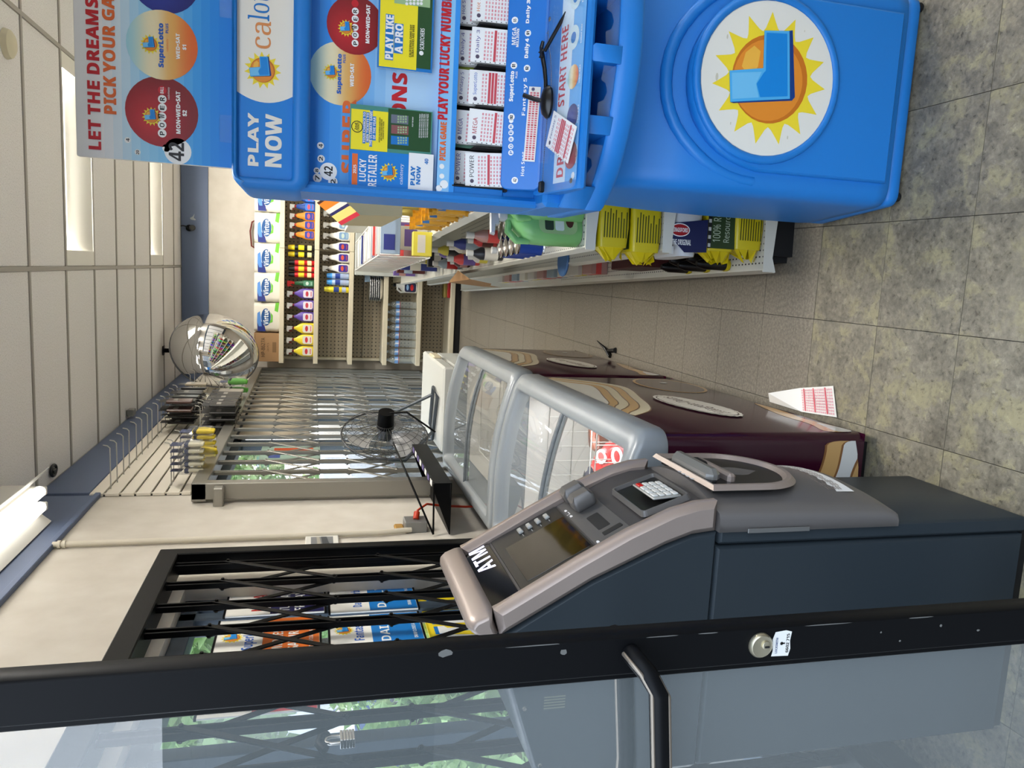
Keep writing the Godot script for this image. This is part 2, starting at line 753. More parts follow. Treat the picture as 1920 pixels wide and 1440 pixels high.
func ceiling_and_lamps():
	var b := B.new()
	b.slab(Vector3(-1.44, 3.10, -9.3), Vector3(6.15, 3.22, -0.9))
	var ceil := setting("ceiling", b, mat("ceiling_board"))
	var xs := [-1.28, -0.098, 1.121, 2.340, 3.560, 4.779, 5.998]
	var lit := {}
	for k in [-3, 1, 5]:
		lit[[1, k]] = true
		lit[[3, k]] = true
		lit[[5, k]] = true
	for i in 6:
		for k in range(-5, 8):
			var z0: float = -4.42 - 0.6096 * k
			var z1: float = maxf(z0 - 0.6096, -9.15)
			var x0: float = xs[i]
			var x1: float = xs[i + 1]
			if lit.has([i, k]):
				troffer(Vector3((x0 + x1) / 2, 3.0, (z0 + z1) / 2), x1 - x0 - 0.03, z0 - z1 - 0.03, k >= 1 and i == 1, k)
				continue
			var t := B.new()
			t.slab(Vector3(x0 + 0.013, 3.005, z1 + 0.013), Vector3(x1 - 0.013, 3.02, z0 - 0.013), 0.002)
			part("ceiling_panel", t, mat("ceiling_board"), ceil)
	var g := B.new()
	for x in xs:
		g.slab(Vector3(x - 0.012, 2.998, -9.15), Vector3(x + 0.012, 3.012, -1.05), 0.001)
	for k in range(-5, 9):
		var z: float = -4.42 - 0.6096 * k
		if z > -9.15:
			g.slab(Vector3(-1.28, 2.9985, z - 0.012), Vector3(6.0, 3.012, z + 0.012), 0.001)
	var gr := part("ceiling_grid", g, mat("tee_paint"), ceil)
	gr.set_meta("kind", "stuff")
	# twin-tube strip over the near window
	var s := thing("strip_light", "twin tube fluorescent strip with white reflector along the top of left wall", "light", Vector3(-1.15, 2.8, -2.7))
	var h := B.new()
	h.slab(Vector3(-1.20, 2.865, -3.93), Vector3(-1.08, 2.998, -1.45), 0.006)
	part("housing", h, mat("white_enamel"), s)
	for sd in [[-1.20, -1.262], [-1.08, -1.00]]:
		var w := B.new()
		var lo := Vector3(sd[1], 2.80, 0)
		var hi := Vector3(sd[0], 2.872, 0)
		w.prism(pts([lo.x, lo.y, lo.x, lo.y + 0.004, hi.x, hi.y + 0.004, hi.x, hi.y]), Transform3D(Basis(), Vector3(0, 0, -3.95)), 0.0, 2.5)
		part("reflector_wing", w, mat("white_enamel"), s)
	for x in [-1.178, -1.104]:
		var t := B.new()
		t.tube([Vector3(x, 2.83, -3.90), Vector3(x, 2.83, -1.5)], 0.026, 16)
		part("tube", t, mat("lamp_glow"), s)
		var e := B.new()
		e.slab(Vector3(x - 0.02, 2.805, -3.925), Vector3(x + 0.02, 2.868, -3.90), 0.004)
		part("lamp_holder", e, mat("white_enamel"), s)
	area_lamp(s, Vector3(-1.14, 2.79, -2.7), Vector2(0.11, 2.3), TUBE_ENERGY, Color(1.0, 0.985, 0.96))


func troffer(at: Vector3, w: float, d: float, seen: bool, k: int):
	var label := "white recessed ceiling light overhead, outside the picture"
	if seen:
		label = "wide recessed ceiling light nearest the front, over the kiosk sign" if k == 1 else "narrow looking recessed ceiling light nearest the back wall"
	var o := thing("ceiling_light", label, "light", at, "" if seen else "ceiling lights over the other aisles")
	var f := B.new()
	var up := 0.085
	f.slab(Vector3(at.x - w / 2, 3.0, at.z - d / 2), Vector3(at.x + w / 2, 3.0 + up, at.z - d / 2 + 0.006))
	f.slab(Vector3(at.x - w / 2, 3.0, at.z + d / 2 - 0.006), Vector3(at.x + w / 2, 3.0 + up, at.z + d / 2))
	for s in [-1, 1]:
		f.slab(Vector3(at.x + s * w / 2, 3.0, at.z - d / 2), Vector3(at.x + s * (w / 2 - 0.006), 3.0 + up, at.z + d / 2))
		f.prism(pts([0.0, 0.0, 0.09, 0.0, 0.09, 0.004, 0.0, 0.06]), Transform3D(Basis(Vector3(-s, 0, 0), Vector3.UP, Vector3(0, 0, -s)), Vector3(at.x + s * (w / 2), 2.999, at.z + s * d / 2)), 0.0, d)
	part("frame", f, mat("white_enamel"), o)
	var l := B.new()
	l.slab(Vector3(at.x - w / 2 + 0.01, 3.0 + up - 0.012, at.z - d * 0.02), Vector3(at.x + w / 2 - 0.01, 3.0 + up, at.z + d / 2 - 0.01), 0.003)
	part("diffuser", l, mat("lamp_glow"), o)
	l = B.new()
	l.prism(pts([-d / 2 + 0.004, 0.004, -d / 2 + 0.02, 0.004, -d * 0.02, up - 0.012, -d * 0.02, up, -d / 2 + 0.004, up]), Transform3D(Basis(Vector3(0, 0, 1), Vector3.UP, Vector3(-1, 0, 0)), Vector3(at.x + w / 2 - 0.01, 3.0, at.z)), 0.0, w - 0.02)
	part("reflector", l, mat("white_enamel"), o)
	area_lamp(o, Vector3(at.x, 3.0 + up - 0.02, at.z + d * 0.23), Vector2(w - 0.05, d * 0.44), TROFFER_ENERGY, Color(1.0, 0.985, 0.955))


func tile_box(sd: int, per_metre: float, h := 0.006) -> ArrayMesh:
	# one floor tile with its own piece of the printed pattern
	var r := RandomNumberGenerator.new()
	r.seed = sd
	var o := Vector2(r.randf(), r.randf())
	var turn := PI / 2 * r.randi_range(0, 3)
	var b := B.new()
	var e := T / 2 - 0.0009
	var q := [Vector3(-e, 0, e), Vector3(e, 0, e), Vector3(e, 0, -e), Vector3(-e, 0, -e)]
	var uv := []
	for p in q:
		uv.append(o + Vector2(p.x, p.z).rotated(turn) * per_metre)
	b.uvquad(q[0], q[1], q[2], q[3], uv[0], uv[1], uv[2], uv[3])
	for i in 4:
		b.quad(q[(i + 1) % 4], q[i], q[i] - Vector3(0, h, 0), q[(i + 1) % 4] - Vector3(0, h, 0))
	return b.mesh()


func floor_tiles():
	var b := B.new()
	b.slab(Vector3(-1.44, -0.15, -9.3), Vector3(6.15, -0.006, -0.9))
	var fl := setting("floor", b, mat("tile_bed"))
	var stones := []
	var comps := []
	for i in 14:
		stones.append(tile_box(100 + i, 0.8))
	for i in 8:
		comps.append(tile_box(200 + i, 2.6))
	var rest := []
	for j in range(-22, 4):
		for i in range(-4, 20):
			var at := Vector3(-0.0973 + (i + 0.5) * T, rng.randf_range(-0.0006, 0.0), -2.2759 + (j + 0.5) * T)
			if at.x < -1.28 or at.x > 6.0:
				continue
			var near: bool = j >= 0
			var set_ := stones if near else comps
			var pick := rng.randi_range(0, set_.size() - 1)
			if i >= 6 or (i > 3 and not near):
				rest.append([set_[pick], at, near])
				continue
			var o := part("floor_tile", set_[pick], mat("vinyl_stone" if near else "vinyl_composition"), fl)
			o.position = at
	for near in [true, false]:
		var st := SurfaceTool.new()
		st.begin(Mesh.PRIMITIVE_TRIANGLES)
		for r in rest:
			if r[2] == near:
				st.append_from(r[0], 0, Transform3D(Basis(), r[1]))
		var o := part("floor_tiles_beyond", st.commit(), mat("vinyl_stone" if near else "vinyl_composition"), fl)
		o.set_meta("kind", "stuff")


func walls():
	var p := mat("painted_plaster")
	var b := B.new()
	var x0 := -1.44
	var x1 := -1.28
	b.slab(Vector3(x0, -0.01, -9.3), Vector3(x1, 0.30, -0.9))
	b.slab(Vector3(x0, 2.18, -9.3), Vector3(x1, 3.12, -0.9))
	b.slab(Vector3(x0, 2.09, -3.10), Vector3(x1, 2.18, -0.9))
	for z in [[-9.3, -8.98], [-4.50, -3.10], [-1.20, -0.9]]:
		b.slab(Vector3(x0, 0.30, z[0]), Vector3(x1, 2.18 if z[0] != -1.20 else 2.09, z[1]))
	setting("wall_left", b, p)
	b = B.new()
	b.slab(Vector3(-1.44, -0.01, -9.3), Vector3(6.15, 3.12, -9.15))
	setting("wall_back", b, p)
	b = B.new()
	b.slab(Vector3(6.0, -0.01, -9.3), Vector3(6.15, 3.12, -0.9))
	setting("wall_right", b, p)
	b = B.new()
	b.slab(Vector3(-1.44, 2.32, -1.05), Vector3(6.15, 3.12, -0.9))
	b.slab(Vector3(0.62, -0.01, -1.05), Vector3(1.3, 2.32, -0.9))
	b.slab(Vector3(1.3, -0.01, -1.05), Vector3(6.15, 0.6, -0.9))
	b.slab(Vector3(5.3, 0.6, -1.05), Vector3(6.15, 2.32, -0.9))
	setting("wall_front", b, p)
	# dark blue band under the ceiling, a little proud of the wall
	b = B.new()
	b.slab(Vector3(-1.2795, 2.755, -9.15), Vector3(-1.262, 2.999, -4.42), 0.003)
	b.slab(Vector3(-1.281, 2.70, -4.40), Vector3(-1.270, 2.999, -1.05), 0.003)
	b.slab(Vector3(-1.281, 2.695, -4.40), Vector3(-1.255, 2.722, -1.05), 0.003)
	setting("trim_1", b, mat("band_paint"))
	b = B.new()
	b.slab(Vector3(-1.28, 2.724, -9.151), Vector3(6.0, 2.999, -9.135), 0.003)
	setting("trim_2", b, mat("band_paint"))
	b = B.new()
	b.slab(Vector3(-1.281, 0.0, -9.15), Vector3(-1.268, 0.10, -1.05), 0.002)
	setting("baseboard_left", b, mat("dark"))
	# front storefront glazing to the right of the doorway
	b = B.new()
	for z in [1.3, 2.6, 4.0, 5.25]:
		b.slab(Vector3(z, 0.6, -1.0), Vector3(z + 0.05, 2.32, -0.94), 0.003)
	for y in [0.6, 2.27]:
		b.slab(Vector3(1.3, y, -1.0), Vector3(5.3, y + 0.05, -0.94), 0.003)
	var w := setting("window_3", b, mat("slate_frame"))
	b = B.new()
	b.slab(Vector3(1.33, 0.63, -0.973), Vector3(5.27, 2.29, -0.967))
	part("pane", b, mat("window_glass"), w)


func leaves(n: int, at: Vector3, size: Vector3, sd: int) -> MultiMeshInstance3D:
	var r := RandomNumberGenerator.new()
	r.seed = sd
	var b := B.new()
	b.flat()
	b.quad(Vector3(-0.03, 0, 0), Vector3(0, -0.012, 0.018), Vector3(0.04, 0, 0), Vector3(0, 0.004, -0.018))
	var mm := MultiMesh.new()
	mm.transform_format = MultiMesh.TRANSFORM_3D
	mm.use_colors = true
	mm.mesh = b.mesh()
	mm.instance_count = n
	for i in n:
		var d := Vector3(r.randfn(), r.randfn(), r.randfn()).normalized() * pow(r.randf(), 0.4)
		var s := r.randf_range(1.2, 2.6)
		mm.set_instance_transform(i, Transform3D(Basis.from_euler(Vector3(r.randf() * TAU, r.randf() * TAU, r.randf() * TAU)).scaled(Vector3.ONE * s), at + d * size))
		mm.set_instance_color(i, Color(0.38, 0.54, 0.28).lerp(Color(0.74, 0.86, 0.58), r.randf()).srgb_to_linear())
	var o := MultiMeshInstance3D.new()
	o.name = "foliage"
	o.multimesh = mm
	var m := mat("leaf", Color.WHITE, 0.6)
	m.vertex_color_use_as_albedo = true
	m.backlight_enabled = true
	m.backlight = Color(0.4, 0.5, 0.2)
	o.material_override = m
	o.set_meta("kind", "stuff")
	return o


func street():
	var b := B.new()
	b.slab(Vector3(-40, -0.3, -40), Vector3(-1.44, -0.06, 30))
	b.slab(Vector3(-1.44, -0.3, -0.9), Vector3(40, -0.06, 30))
	setting("ground", b, mat("concrete", Color(0.40, 0.395, 0.38), 0.9))
	var where := [[-3.7, -11.9, 2.5, "leafy street tree seen through the near end of the far window"], [-3.4, -6.7, 2.7, "leafy tree outside the near window above the hanging signs"], [-3.3, -5.0, 2.35, "leafy tree outside the near window seen past the door frame"], [-5.2, -16.5, 1.2, "low bush across the street seen through the far window"], [-2.9, -4.6, 0.5, "low leafy bush outside the near window, below the hanging signs"], [-4.4, -9.2, 1.0, "low bush on the street side seen low in the near window"]]
	for i in where.size():
		var w = where[i]
		var t := thing("street_tree", w[3], "tree", Vector3(w[0], -0.06, w[1]))
		var s := B.new()
		s.tube([Vector3(w[0], -0.06, w[1]), Vector3(w[0] + 0.05, w[2] * 0.5, w[1]), Vector3(w[0], w[2], w[1] + 0.08)], [0.09, 0.07, 0.03], 8)
		part("trunk", s, mat("bark", Color(0.30, 0.24, 0.18), 0.9), t)
		var f := leaves(2600, Vector3(0, w[2] + 0.15, 0), Vector3(0.95, 0.8, 0.95), 40 + i)
		t.add_child(f)
	car(Vector3(-4.3, -0.06, -13.6), mat("white_car_paint", Color(0.85, 0.86, 0.88), 0.25), "white parked car outside the far window behind the fan", Color(0.9, 0.9, 0.9))
	car(Vector3(-7.4, -0.06, -9.4), mat("blue_car_paint", Color(0.25, 0.36, 0.55), 0.25), "blue parked car along the street outside the near window", Color(0.3, 0.4, 0.6))
	var sb := thing("sided_building", "low grey building with lapped boards across from the doorway, mirrored in the glass", "building", Vector3(-1, -0.06, 7.5))
	for k in 20:
		b = B.new()
		b.slab(Vector3(-11, -0.06 + 0.17 * k, 7.5 + 0.01), Vector3(9, 0.10 + 0.17 * k, 7.54), 0.006)
		part("board", b, mat("board_grey", Color(0.16, 0.17, 0.18), 0.8), sb)
	b = B.new()
	b.slab(Vector3(-11, -0.06, 7.54), Vector3(9, 3.34, 8.5))
	part("wall", b, mat("dark"), sb)
	var p := thing("facing_building", "pale building across the street filling the windows' background", "building", Vector3(-16, -0.06, -6))
	b = B.new()
	b.slab(Vector3(-17, -0.06, -26), Vector3(-14, 3.4, 12), 0.02)
	part("wall", b, mat("stucco", Color(0.72, 0.74, 0.76), 0.9), p)
	b = B.new()
	b.slab(Vector3(-17.2, 3.4, -26.2), Vector3(-13.8, 3.6, 12.2), 0.02)
	part("roof", b, mat("slate_frame"), p)
	for k in 6:
		b = B.new()
		b.slab(Vector3(-14.02, 0.8, -22.0 + k * 5.5), Vector3(-13.98, 2.4, -19.6 + k * 5.5), 0.01)
		part("window", b, mat("shade_glass", Color(0.16, 0.2, 0.24), 0.1), p)


func car(at: Vector3, paint: Material, label: String, _c: Color):
	var o := thing("car", label, "car", at)
	var side := pts([-2.1, 0.35, -2.15, 0.75, -1.6, 0.92, -0.95, 0.98, -0.35, 1.45, 0.9, 1.5, 1.6, 1.42, 2.0, 1.0, 2.1, 0.6, 2.05, 0.35])
	var b := B.new()
	b.prism(side, Transform3D(Basis(Vector3(0, 0, -1), Vector3.UP, Vector3(1, 0, 0)), at + Vector3(-0.85, 0, 0)), 0.0, 1.7, 0.09)
	var body := part("body", b, paint, o)
	b = B.new()
	b.prism(pts([-0.8, 1.0, -0.32, 1.38, 0.35, 1.42, 0.35, 1.0]), Transform3D(Basis(Vector3(0, 0, -1), Vector3.UP, Vector3(1, 0, 0)), at + Vector3(-0.86, 0, 0)), 0.0, 1.72)
	b.prism(pts([0.45, 1.0, 0.45, 1.42, 1.45, 1.36, 1.8, 1.0]), Transform3D(Basis(Vector3(0, 0, -1), Vector3.UP, Vector3(1, 0, 0)), at + Vector3(-0.86, 0, 0)), 0.0, 1.72)
	part("side_window", b, mat("shade_glass"), body)
	for z in [-1.3, 1.3]:
		for x in [-0.82, 0.82]:
			b = B.new()
			b.lathe([Vector2(0.0, -0.1), Vector2(0.26, -0.1), Vector2(0.32, -0.07), Vector2(0.32, 0.07), Vector2(0.26, 0.1), Vector2(0.0, 0.1)], Transform3D(Basis(Vector3(0, 1, 0), Vector3(1, 0, 0), Vector3(0, 0, -1)), at + Vector3(x, 0.32, z)), 20)
			part("wheel", b, mat("rubber"), o)


func scissor_gate(called: String, label: String, at: Vector3, x: float, z0: float, z1: float, step: float, lo: float, hi: float, rows: Array, m: Material, post: float) -> Node3D:
	# folding gate: upright channels joined by crossed flat links, in a box-section frame
	var o := thing(called, label, "security gate", at)
	var f := B.new()
	f.slab(Vector3(x - 0.07, hi, z1), Vector3(x + 0.03, hi + 0.075, z0), 0.004)
	part("top_rail", f, m, o)
	f = B.new()
	f.slab(Vector3(x - 0.05, lo - 0.05, z1), Vector3(x + 0.03, lo, z0), 0.004)
	part("bottom_rail", f, m, o)
	for z in [z0, z1 + post]:
		f = B.new()
		f.slab(Vector3(x - 0.06, lo - 0.05, z - post), Vector3(x + 0.03, hi + 0.075, z), 0.004)
		part("frame_post", f, m, o)
	var bar := B.new()
	for s in [-0.014, 0.014]:
		bar.slab(Vector3(-0.010, lo, s - 0.004), Vector3(0.010, hi, s + 0.004), 0.001)
	bar.slab(Vector3(-0.010, lo, -0.014), Vector3(-0.005, hi, 0.014))
	var bm := bar.mesh()
	var n := int((z0 - z1 - post * 2) / step)
	var links := {}
	for r in rows.size():
		for up in [0, 1]:
			var l := B.new()
			var a := Vector3(0.011 if up else -0.013, rows[r][0] if up else rows[r][1], 0.008)
			var c := Vector3(0.011 if up else -0.013, rows[r][1] if up else rows[r][0], -step - 0.008)
			var d := (c - a).normalized()
			var bas := Basis(Vector3.RIGHT, d.cross(Vector3.RIGHT), d)
			l.box((a + c) / 2, Vector3(0.005, 0.021, (c - a).length() + 0.02), 0.001, bas)
			for p in [a, c]:
				l.rod(p - Vector3(0.008, 0, 0), p + Vector3(0.008, 0, 0), 0.006, 6)
			links[[r, up]] = l.mesh()
	for i in n + 1:
		var z := z0 - post - 0.02 - i * step
		var q := part("bar", bm, m, o)
		q.position = Vector3(x, 0, z) - at
		if i < n:
			for key in links:
				var k := part("lattice_link", links[key], m, o)
				k.position = Vector3(x, 0, z) - at
	return o


func near_window():
	var fr := mat("slate_frame")
	var b := B.new()
	for z in [-3.10, -2.98, -2.12, -1.26]:
		b.slab(Vector3(-1.40, 0.30, z), Vector3(-1.33, 2.09, z + 0.06), 0.003)
	for y in [0.30, 2.03]:
		b.slab(Vector3(-1.40, y, -3.10), Vector3(-1.33, y + 0.06, -1.20), 0.003)
	var w := setting("window_2", b, fr)
	b = B.new()
	b.slab(Vector3(-1.373, 0.33, -3.05), Vector3(-1.367, 2.06, -1.23))
	part("pane", b, mat("window_glass"), w)
	scissor_gate("security_gate", "black folding scissor gate over the near left window behind the door", Vector3(-1.18, 0, -2.15), -1.18, -1.10, -3.20, 0.19, 0.30, 2.12, [[1.53, 1.93], [0.95, 1.35], [0.38, 0.78]], mat("black_paint"), 0.06)
	padlock(Vector3(-1.15, 1.545, -1.80))
	# printed drawing-day signs hung inside the glass
	hanging_sign("white and navy drawing sign reading TUESDAY FRIDAY behind the black gate", -3.14, -2.92, 1.56, 1.93, Color(0.10, 0.11, 0.32), ["MEGA"], ["TUESDAY", "FRIDAY"], Color(0.75, 0.15, 0.15))
	hanging_sign("white and orange drawing sign reading WEDNESDAY SATURDAY behind the black gate", -2.885, -2.60, 1.58, 1.94, Color(0.86, 0.42, 0.10), ["SuperLotto"], ["WEDNESDAY", "SATURDAY"], BLU)
	hanging_sign("white and red drawing sign glimpsed behind the dark door frame", -2.53, -2.24, 1.59, 1.94, Color(0.76, 0.10, 0.14), ["POWER"], ["MONDAY", "SATURDAY"], INK)
	hanging_sign("white and blue DAILY drawing sign nearest the pale wall, behind the black gate", -3.16, -2.90, 1.20, 1.545, SBL, ["Daily Derby"], ["DAILY"], BLU)
	hanging_sign("white and blue DAILY drawing sign with a price, below the orange one", -2.87, -2.62, 1.21, 1.55, SBL, ["Fantasy 5"], ["DAILY"], BLU)
	var pb := B.new()
	pb.slab(Vector3(-1.352, 0.72, -3.06), Vector3(-1.347, 1.185, -2.50), 0.001)
	var o := thing("window_poster", "yellow poster with white blue-edged letters low in the gated window", "poster", Vector3(-1.35, 0.72, -2.8))
	part("board", pb, mat("yellow_card", Color(0.93, 0.82, 0.10), 0.5), o)
	var ib := B.new(true).on(facing(Vector3(-1.347, 0.72, -2.50), Vector3(0, 0, -1), Vector3.UP))
	tx(ib, "WINS", 0.03, 0.20, 0.53, 0.44, 0, SBL, BOLD)
	tx(ib, "WINS", 0.045, 0.215, 0.515, 0.425, 1, WHT, BOLD)
	rc(ib, 0.03, 0.03, 0.53, 0.15, 0, SBL)
	tx(ib, "PLAY HERE", 0.06, 0.05, 0.50, 0.13, 1, WHT, BOLD)
	part("print", ib, mat("printed_ink"), o)


func hanging_sign(label: String, z0: float, z1: float, y0: float, y1: float, c: Color, game: Array, days: Array, gc: Color):
	var o := thing("drawing_sign", label, "sign", Vector3(-1.325, y0, (z0 + z1) / 2), "drawing day signs in the near window")
	var b := B.new()
	b.slab(Vector3(-1.329, y0, z0), Vector3(-1.323, y1, z1), 0.001)
	part("board", b, mat("paper"), o)
	var w := z1 - z0
	var h := y1 - y0
	b = B.new(true).on(facing(Vector3(-1.323, y0, z1), Vector3(0, 0, -1), Vector3.UP))
	rc(b, 0.004, 0.004, w - 0.004, h * 0.55, 0, c)
	sun(b, w * 0.5, h * 0.84, h * 0.11, 0)
	tx(b, game[0], w * 0.16, h * 0.60, w * 0.84, h * 0.74, 1, gc, BOLD)
	for i in days.size():
		tx(b, days[i], w * 0.10, h * (0.36 - 0.15 * i), w * 0.90, h * (0.46 - 0.15 * i), 1, WHT, BOLD)
	tx(b, "DRAW CLOSES AT 7:45 PM", w * 0.14, h * 0.07, w * 0.86, h * 0.11, 1, WHT, BOLD)
	part("print", b, mat("printed_ink"), o)
	b = B.new()
	for e in [y0, y1]:
		b.slab(Vector3(-1.331, e - 0.005, z0 - 0.002), Vector3(-1.321, e + 0.003, z1 + 0.002), 0.001)
	part("edge_strip", b, mat("black_paint"), o)


func padlock(at: Vector3):
	var o := thing("padlock", "laminated steel padlock hanging on the black gate's hasp, seen through the door", "padlock", at)
	var b := B.new()
	for k in 5:
		b.slab(at + Vector3(-0.012, -0.035 + k * 0.0072, -0.022), at + Vector3(0.012, -0.0285 + k * 0.0072, 0.022), 0.0012)
	part("body", b, mat("steel"), o)
	b = B.new()
	b.tube([at + Vector3(0, 0.0, -0.014), at + Vector3(0, 0.022, -0.014), at + Vector3(0, 0.033, -0.008), at + Vector3(0, 0.036, 0), at + Vector3(0, 0.033, 0.008), at + Vector3(0, 0.022, 0.014), at + Vector3(0, 0, 0.014)], 0.0042, 8)
	part("shackle", b, mat("steel"), o)
	var h := B.new()
	h.tube([at + Vector3(-0.005, 0.03, -0.03), at + Vector3(0.0, 0.045, -0.015), at + Vector3(0.0, 0.05, 0.012), at + Vector3(-0.005, 0.035, 0.03)], 0.012, 8)
	part("hasp", h, mat("black_paint"), o)


func far_window():
	var fr := mat("slate_frame")
	var b := B.new()
	for z in [-4.56, -4.92, -6.05, -7.1, -8.15, -8.98]:
		b.slab(Vector3(-1.41, 0.30, z), Vector3(-1.34, 2.18, z + (0.11 if z == -4.92 else 0.06)), 0.003)
	for y in [0.30, 2.12]:
		b.slab(Vector3(-1.41, y, -8.98), Vector3(-1.34, y + 0.06, -4.50), 0.003)
	var w := setting("window_1", b, fr)
	b = B.new()
	b.slab(Vector3(-1.383, 0.33, -8.95), Vector3(-1.377, 2.15, -4.53))
	part("pane", b, mat("window_glass"), w)
	b = B.new()
	b.slab(Vector3(-1.33, 1.63, -8.75), Vector3(-1.315, 2.15, -6.02), 0.003)
	solo("window_board", b, mat("beige_board", Color(0.70, 0.65, 0.57), 0.8), "blank beige board covering the upper part of far window behind the grey gate", "board")
	var g := scissor_gate("security_gate", "grey metal folding gate over the far left window behind the freezers", Vector3(-1.2, 0, -6.6), -1.2, -4.23, -9.05, 0.24, 0.40, 2.15, [[1.57, 1.88], [1.12, 1.40], [0.66, 0.93]], mat("aluminium"), 0.07)
	var c := B.new()
	c.slab(Vector3(-1.285, 2.06, -4.23), Vector3(-1.18, 2.11, -4.17), 0.006)
	part("clamp", c, mat("aluminium"), g)
	# price sticker and a poster on the outer glass
	b = B.new(true).on(facing(Vector3(-1.372, 1.55, -5.55), Vector3(0, 0, -1), Vector3.UP))
	rc(b, 0.0, 0.0, 0.42, 0.42, 0, Color(0.62, 0.72, 0.66))
	rc(b, 0.22, 0.05, 0.36, 0.33, 1, Color(0.80, 0.32, 0.14))
	rc(b, 0.05, 0.28, 0.15, 0.36, 1, Color(0.20, 0.28, 0.55))
	solo("window_sticker", b, mat("printed_ink"), "greenish window sticker with orange and blue patches on the far window glass", "sticker")


func glass_door():
	var m := mat("worn_black")
	var z0 := -1.072
	var z1 := -1.03
	var b := B.new()
	b.prism(rounded(-0.598, 0.03, -0.536, 2.28, 0.004, 2), Transform3D(Basis(), Vector3.ZERO), z0, z1, 0.003)
	var d := setting("door_1", b, m)
	b = B.new()
	b.slab(Vector3(-1.30, 0.03, z0), Vector3(-1.24, 2.28, z1), 0.003)
	part("stile", b, m, d)
	for y in [[0.03, 0.28], [2.20, 2.28]]:
		b = B.new()
		b.slab(Vector3(-1.24, y[0], z0), Vector3(-0.598, y[1], z1), 0.003)
		part("rail", b, m, d)
	b = B.new()
	b.slab(Vector3(-0.610, 0.28, -1.062), Vector3(-0.597, 2.20, -1.040), 0.002)
	part("glazing_bead", b, m, d)
	b = B.new()
	b.slab(Vector3(-1.245, 0.275, -1.054), Vector3(-0.60, 2.205, -1.048))
	part("pane", b, mat("window_glass"), d)
	# outer pull bar: flat metal bent off the stile, its edges rubbed bright
	for zz in [[-1.03, 0.045], [-1.072, -0.045]]:
		var s: float = signf(zz[1])
		var y: float = 1.13
		var path := [Vector3(-0.562, y + 0.02, zz[0]), Vector3(-0.564, y + 0.018, zz[0] + zz[1] * 0.55), Vector3(-0.575, y + 0.008, zz[0] + zz[1] * 0.9), Vector3(-0.605, y - 0.01, zz[0] + zz[1]), Vector3(-0.80, y - 0.03, zz[0] + zz[1]), Vector3(-1.20, y - 0.03, zz[0] + zz[1]), Vector3(-1.255, y - 0.02, zz[0] + zz[1] * 0.8), Vector3(-1.265, y - 0.02, zz[0])]
		b = B.new()
		b.tube(path, 0.0150, 12)
		part("push_bar", b, m, d)
		for e in [-1, 1]:
			b = B.new()
			var edge := []
			for p in path:
				edge.append(p + Vector3(0.003 * e, 0.0135 * e, 0.006 * s))
			b.tube(edge, 0.0036, 6)
			part("worn_edge", b, mat("bare_edge"), d)
	# mortise cylinder and key label
	b = B.new()
	var ax := Transform3D(Basis(Vector3.RIGHT, Vector3(0, 0, 1), Vector3(0, -1, 0)), Vector3(-0.565, 0.927, -1.03))
	b.lathe([Vector2(0.0205, 0.0), Vector2(0.0205, 0.004), Vector2(0.0175, 0.008), Vector2(0.0165, 0.0075), Vector2(0.0, 0.0075)], ax, 28)
	var cyl := part("lock_cylinder", b, mat("nickel", Color(0.72, 0.69, 0.60), 0.32, 0.9), d)
	b = B.new()
	b.lathe([Vector2(0.007, 0.007), Vector2(0.007, 0.0095), Vector2(0.006, 0.0102), Vector2(0.0, 0.0102)], ax.translated_local(Vector3(0.002, 0, 0.006)), 16)
	part("plug", b, mat("nickel"), cyl)
	b = B.new()
	b.slab(Vector3(-0.566, 0.9165, -1.0200), Vector3(-0.5635, 0.9245, -1.0185))
	part("keyway", b, mat("dark"), cyl)
	b = B.new(true).on(Transform3D(Basis(), Vector3(-0.5655, 0.888, -1.0296)))
	b.ink(Color(0.80, 0.80, 0.78))
	b.sheet(pts([-0.022, -0.014, -0.010, -0.017, 0.004, -0.015, 0.019, -0.017, 0.022, -0.006, 0.020, 0.013, 0.008, 0.017, -0.012, 0.015, -0.021, 0.017]), 0)
	tx(b, "6602 715", -0.016, -0.0135, 0.016, -0.008, 1, INK, BOLD)
	tx(b, "LOCKSMITH", -0.016, 0.007, 0.010, 0.011, 1, Color(0.25, 0.3, 0.45), BOLD)
	dk(b, 0.0, 0.0, 0.0028, 1, INK)
	rc(b, -0.0012, -0.006, 0.0012, 0.0, 1, INK)
	part("key_label", b, mat("printed_ink"), d, "torn white locksmith label")
	# chipped paint, bare metal showing
	b = B.new(true).on(Transform3D(Basis(), Vector3(0, 0, -1.0298)))
	b.ink(Color(0.36, 0.36, 0.35))
	for c in [[-0.5405, 1.435, 0.006, 0.012], [-0.552, 1.258, 0.005, 0.006], [-0.5388, 1.10, 0.0010, 0.03], [-0.5390, 1.02, 0.0010, 0.02], [-0.5388, 0.80, 0.0011, 0.05], [-0.5386, 0.62, 0.0010, 0.03], [-0.5386, 1.3, 0.0009, 0.05], [-0.584, 0.885, 0.002, 0.009], [-0.560, 0.70, 0.002, 0.002], [-0.578, 0.66, 0.002, 0.002], [-0.556, 0.58, 0.003, 0.003], [-0.57, 0.5, 0.002, 0.004]]:
		var q := PackedVector2Array()
		for k in 9:
			q.append(Vector2(c[0], c[1]) + Vector2.from_angle(TAU * k / 9) * Vector2(c[2], c[3]) * rng.randf_range(0.7, 1.1))
		b.sheet(q, 0)
	part("paint_chips", b, mat("printed_ink"), d)
	# jamb on the far side of the doorway and the transom over it
	b = B.new()
	b.slab(Vector3(0.56, 0.0, -1.08), Vector3(0.62, 2.32, -0.96), 0.003)
	b.slab(Vector3(-1.30, 2.285, -1.08), Vector3(0.62, 2.32, -0.96), 0.003)
	setting("trim_3", b, m)


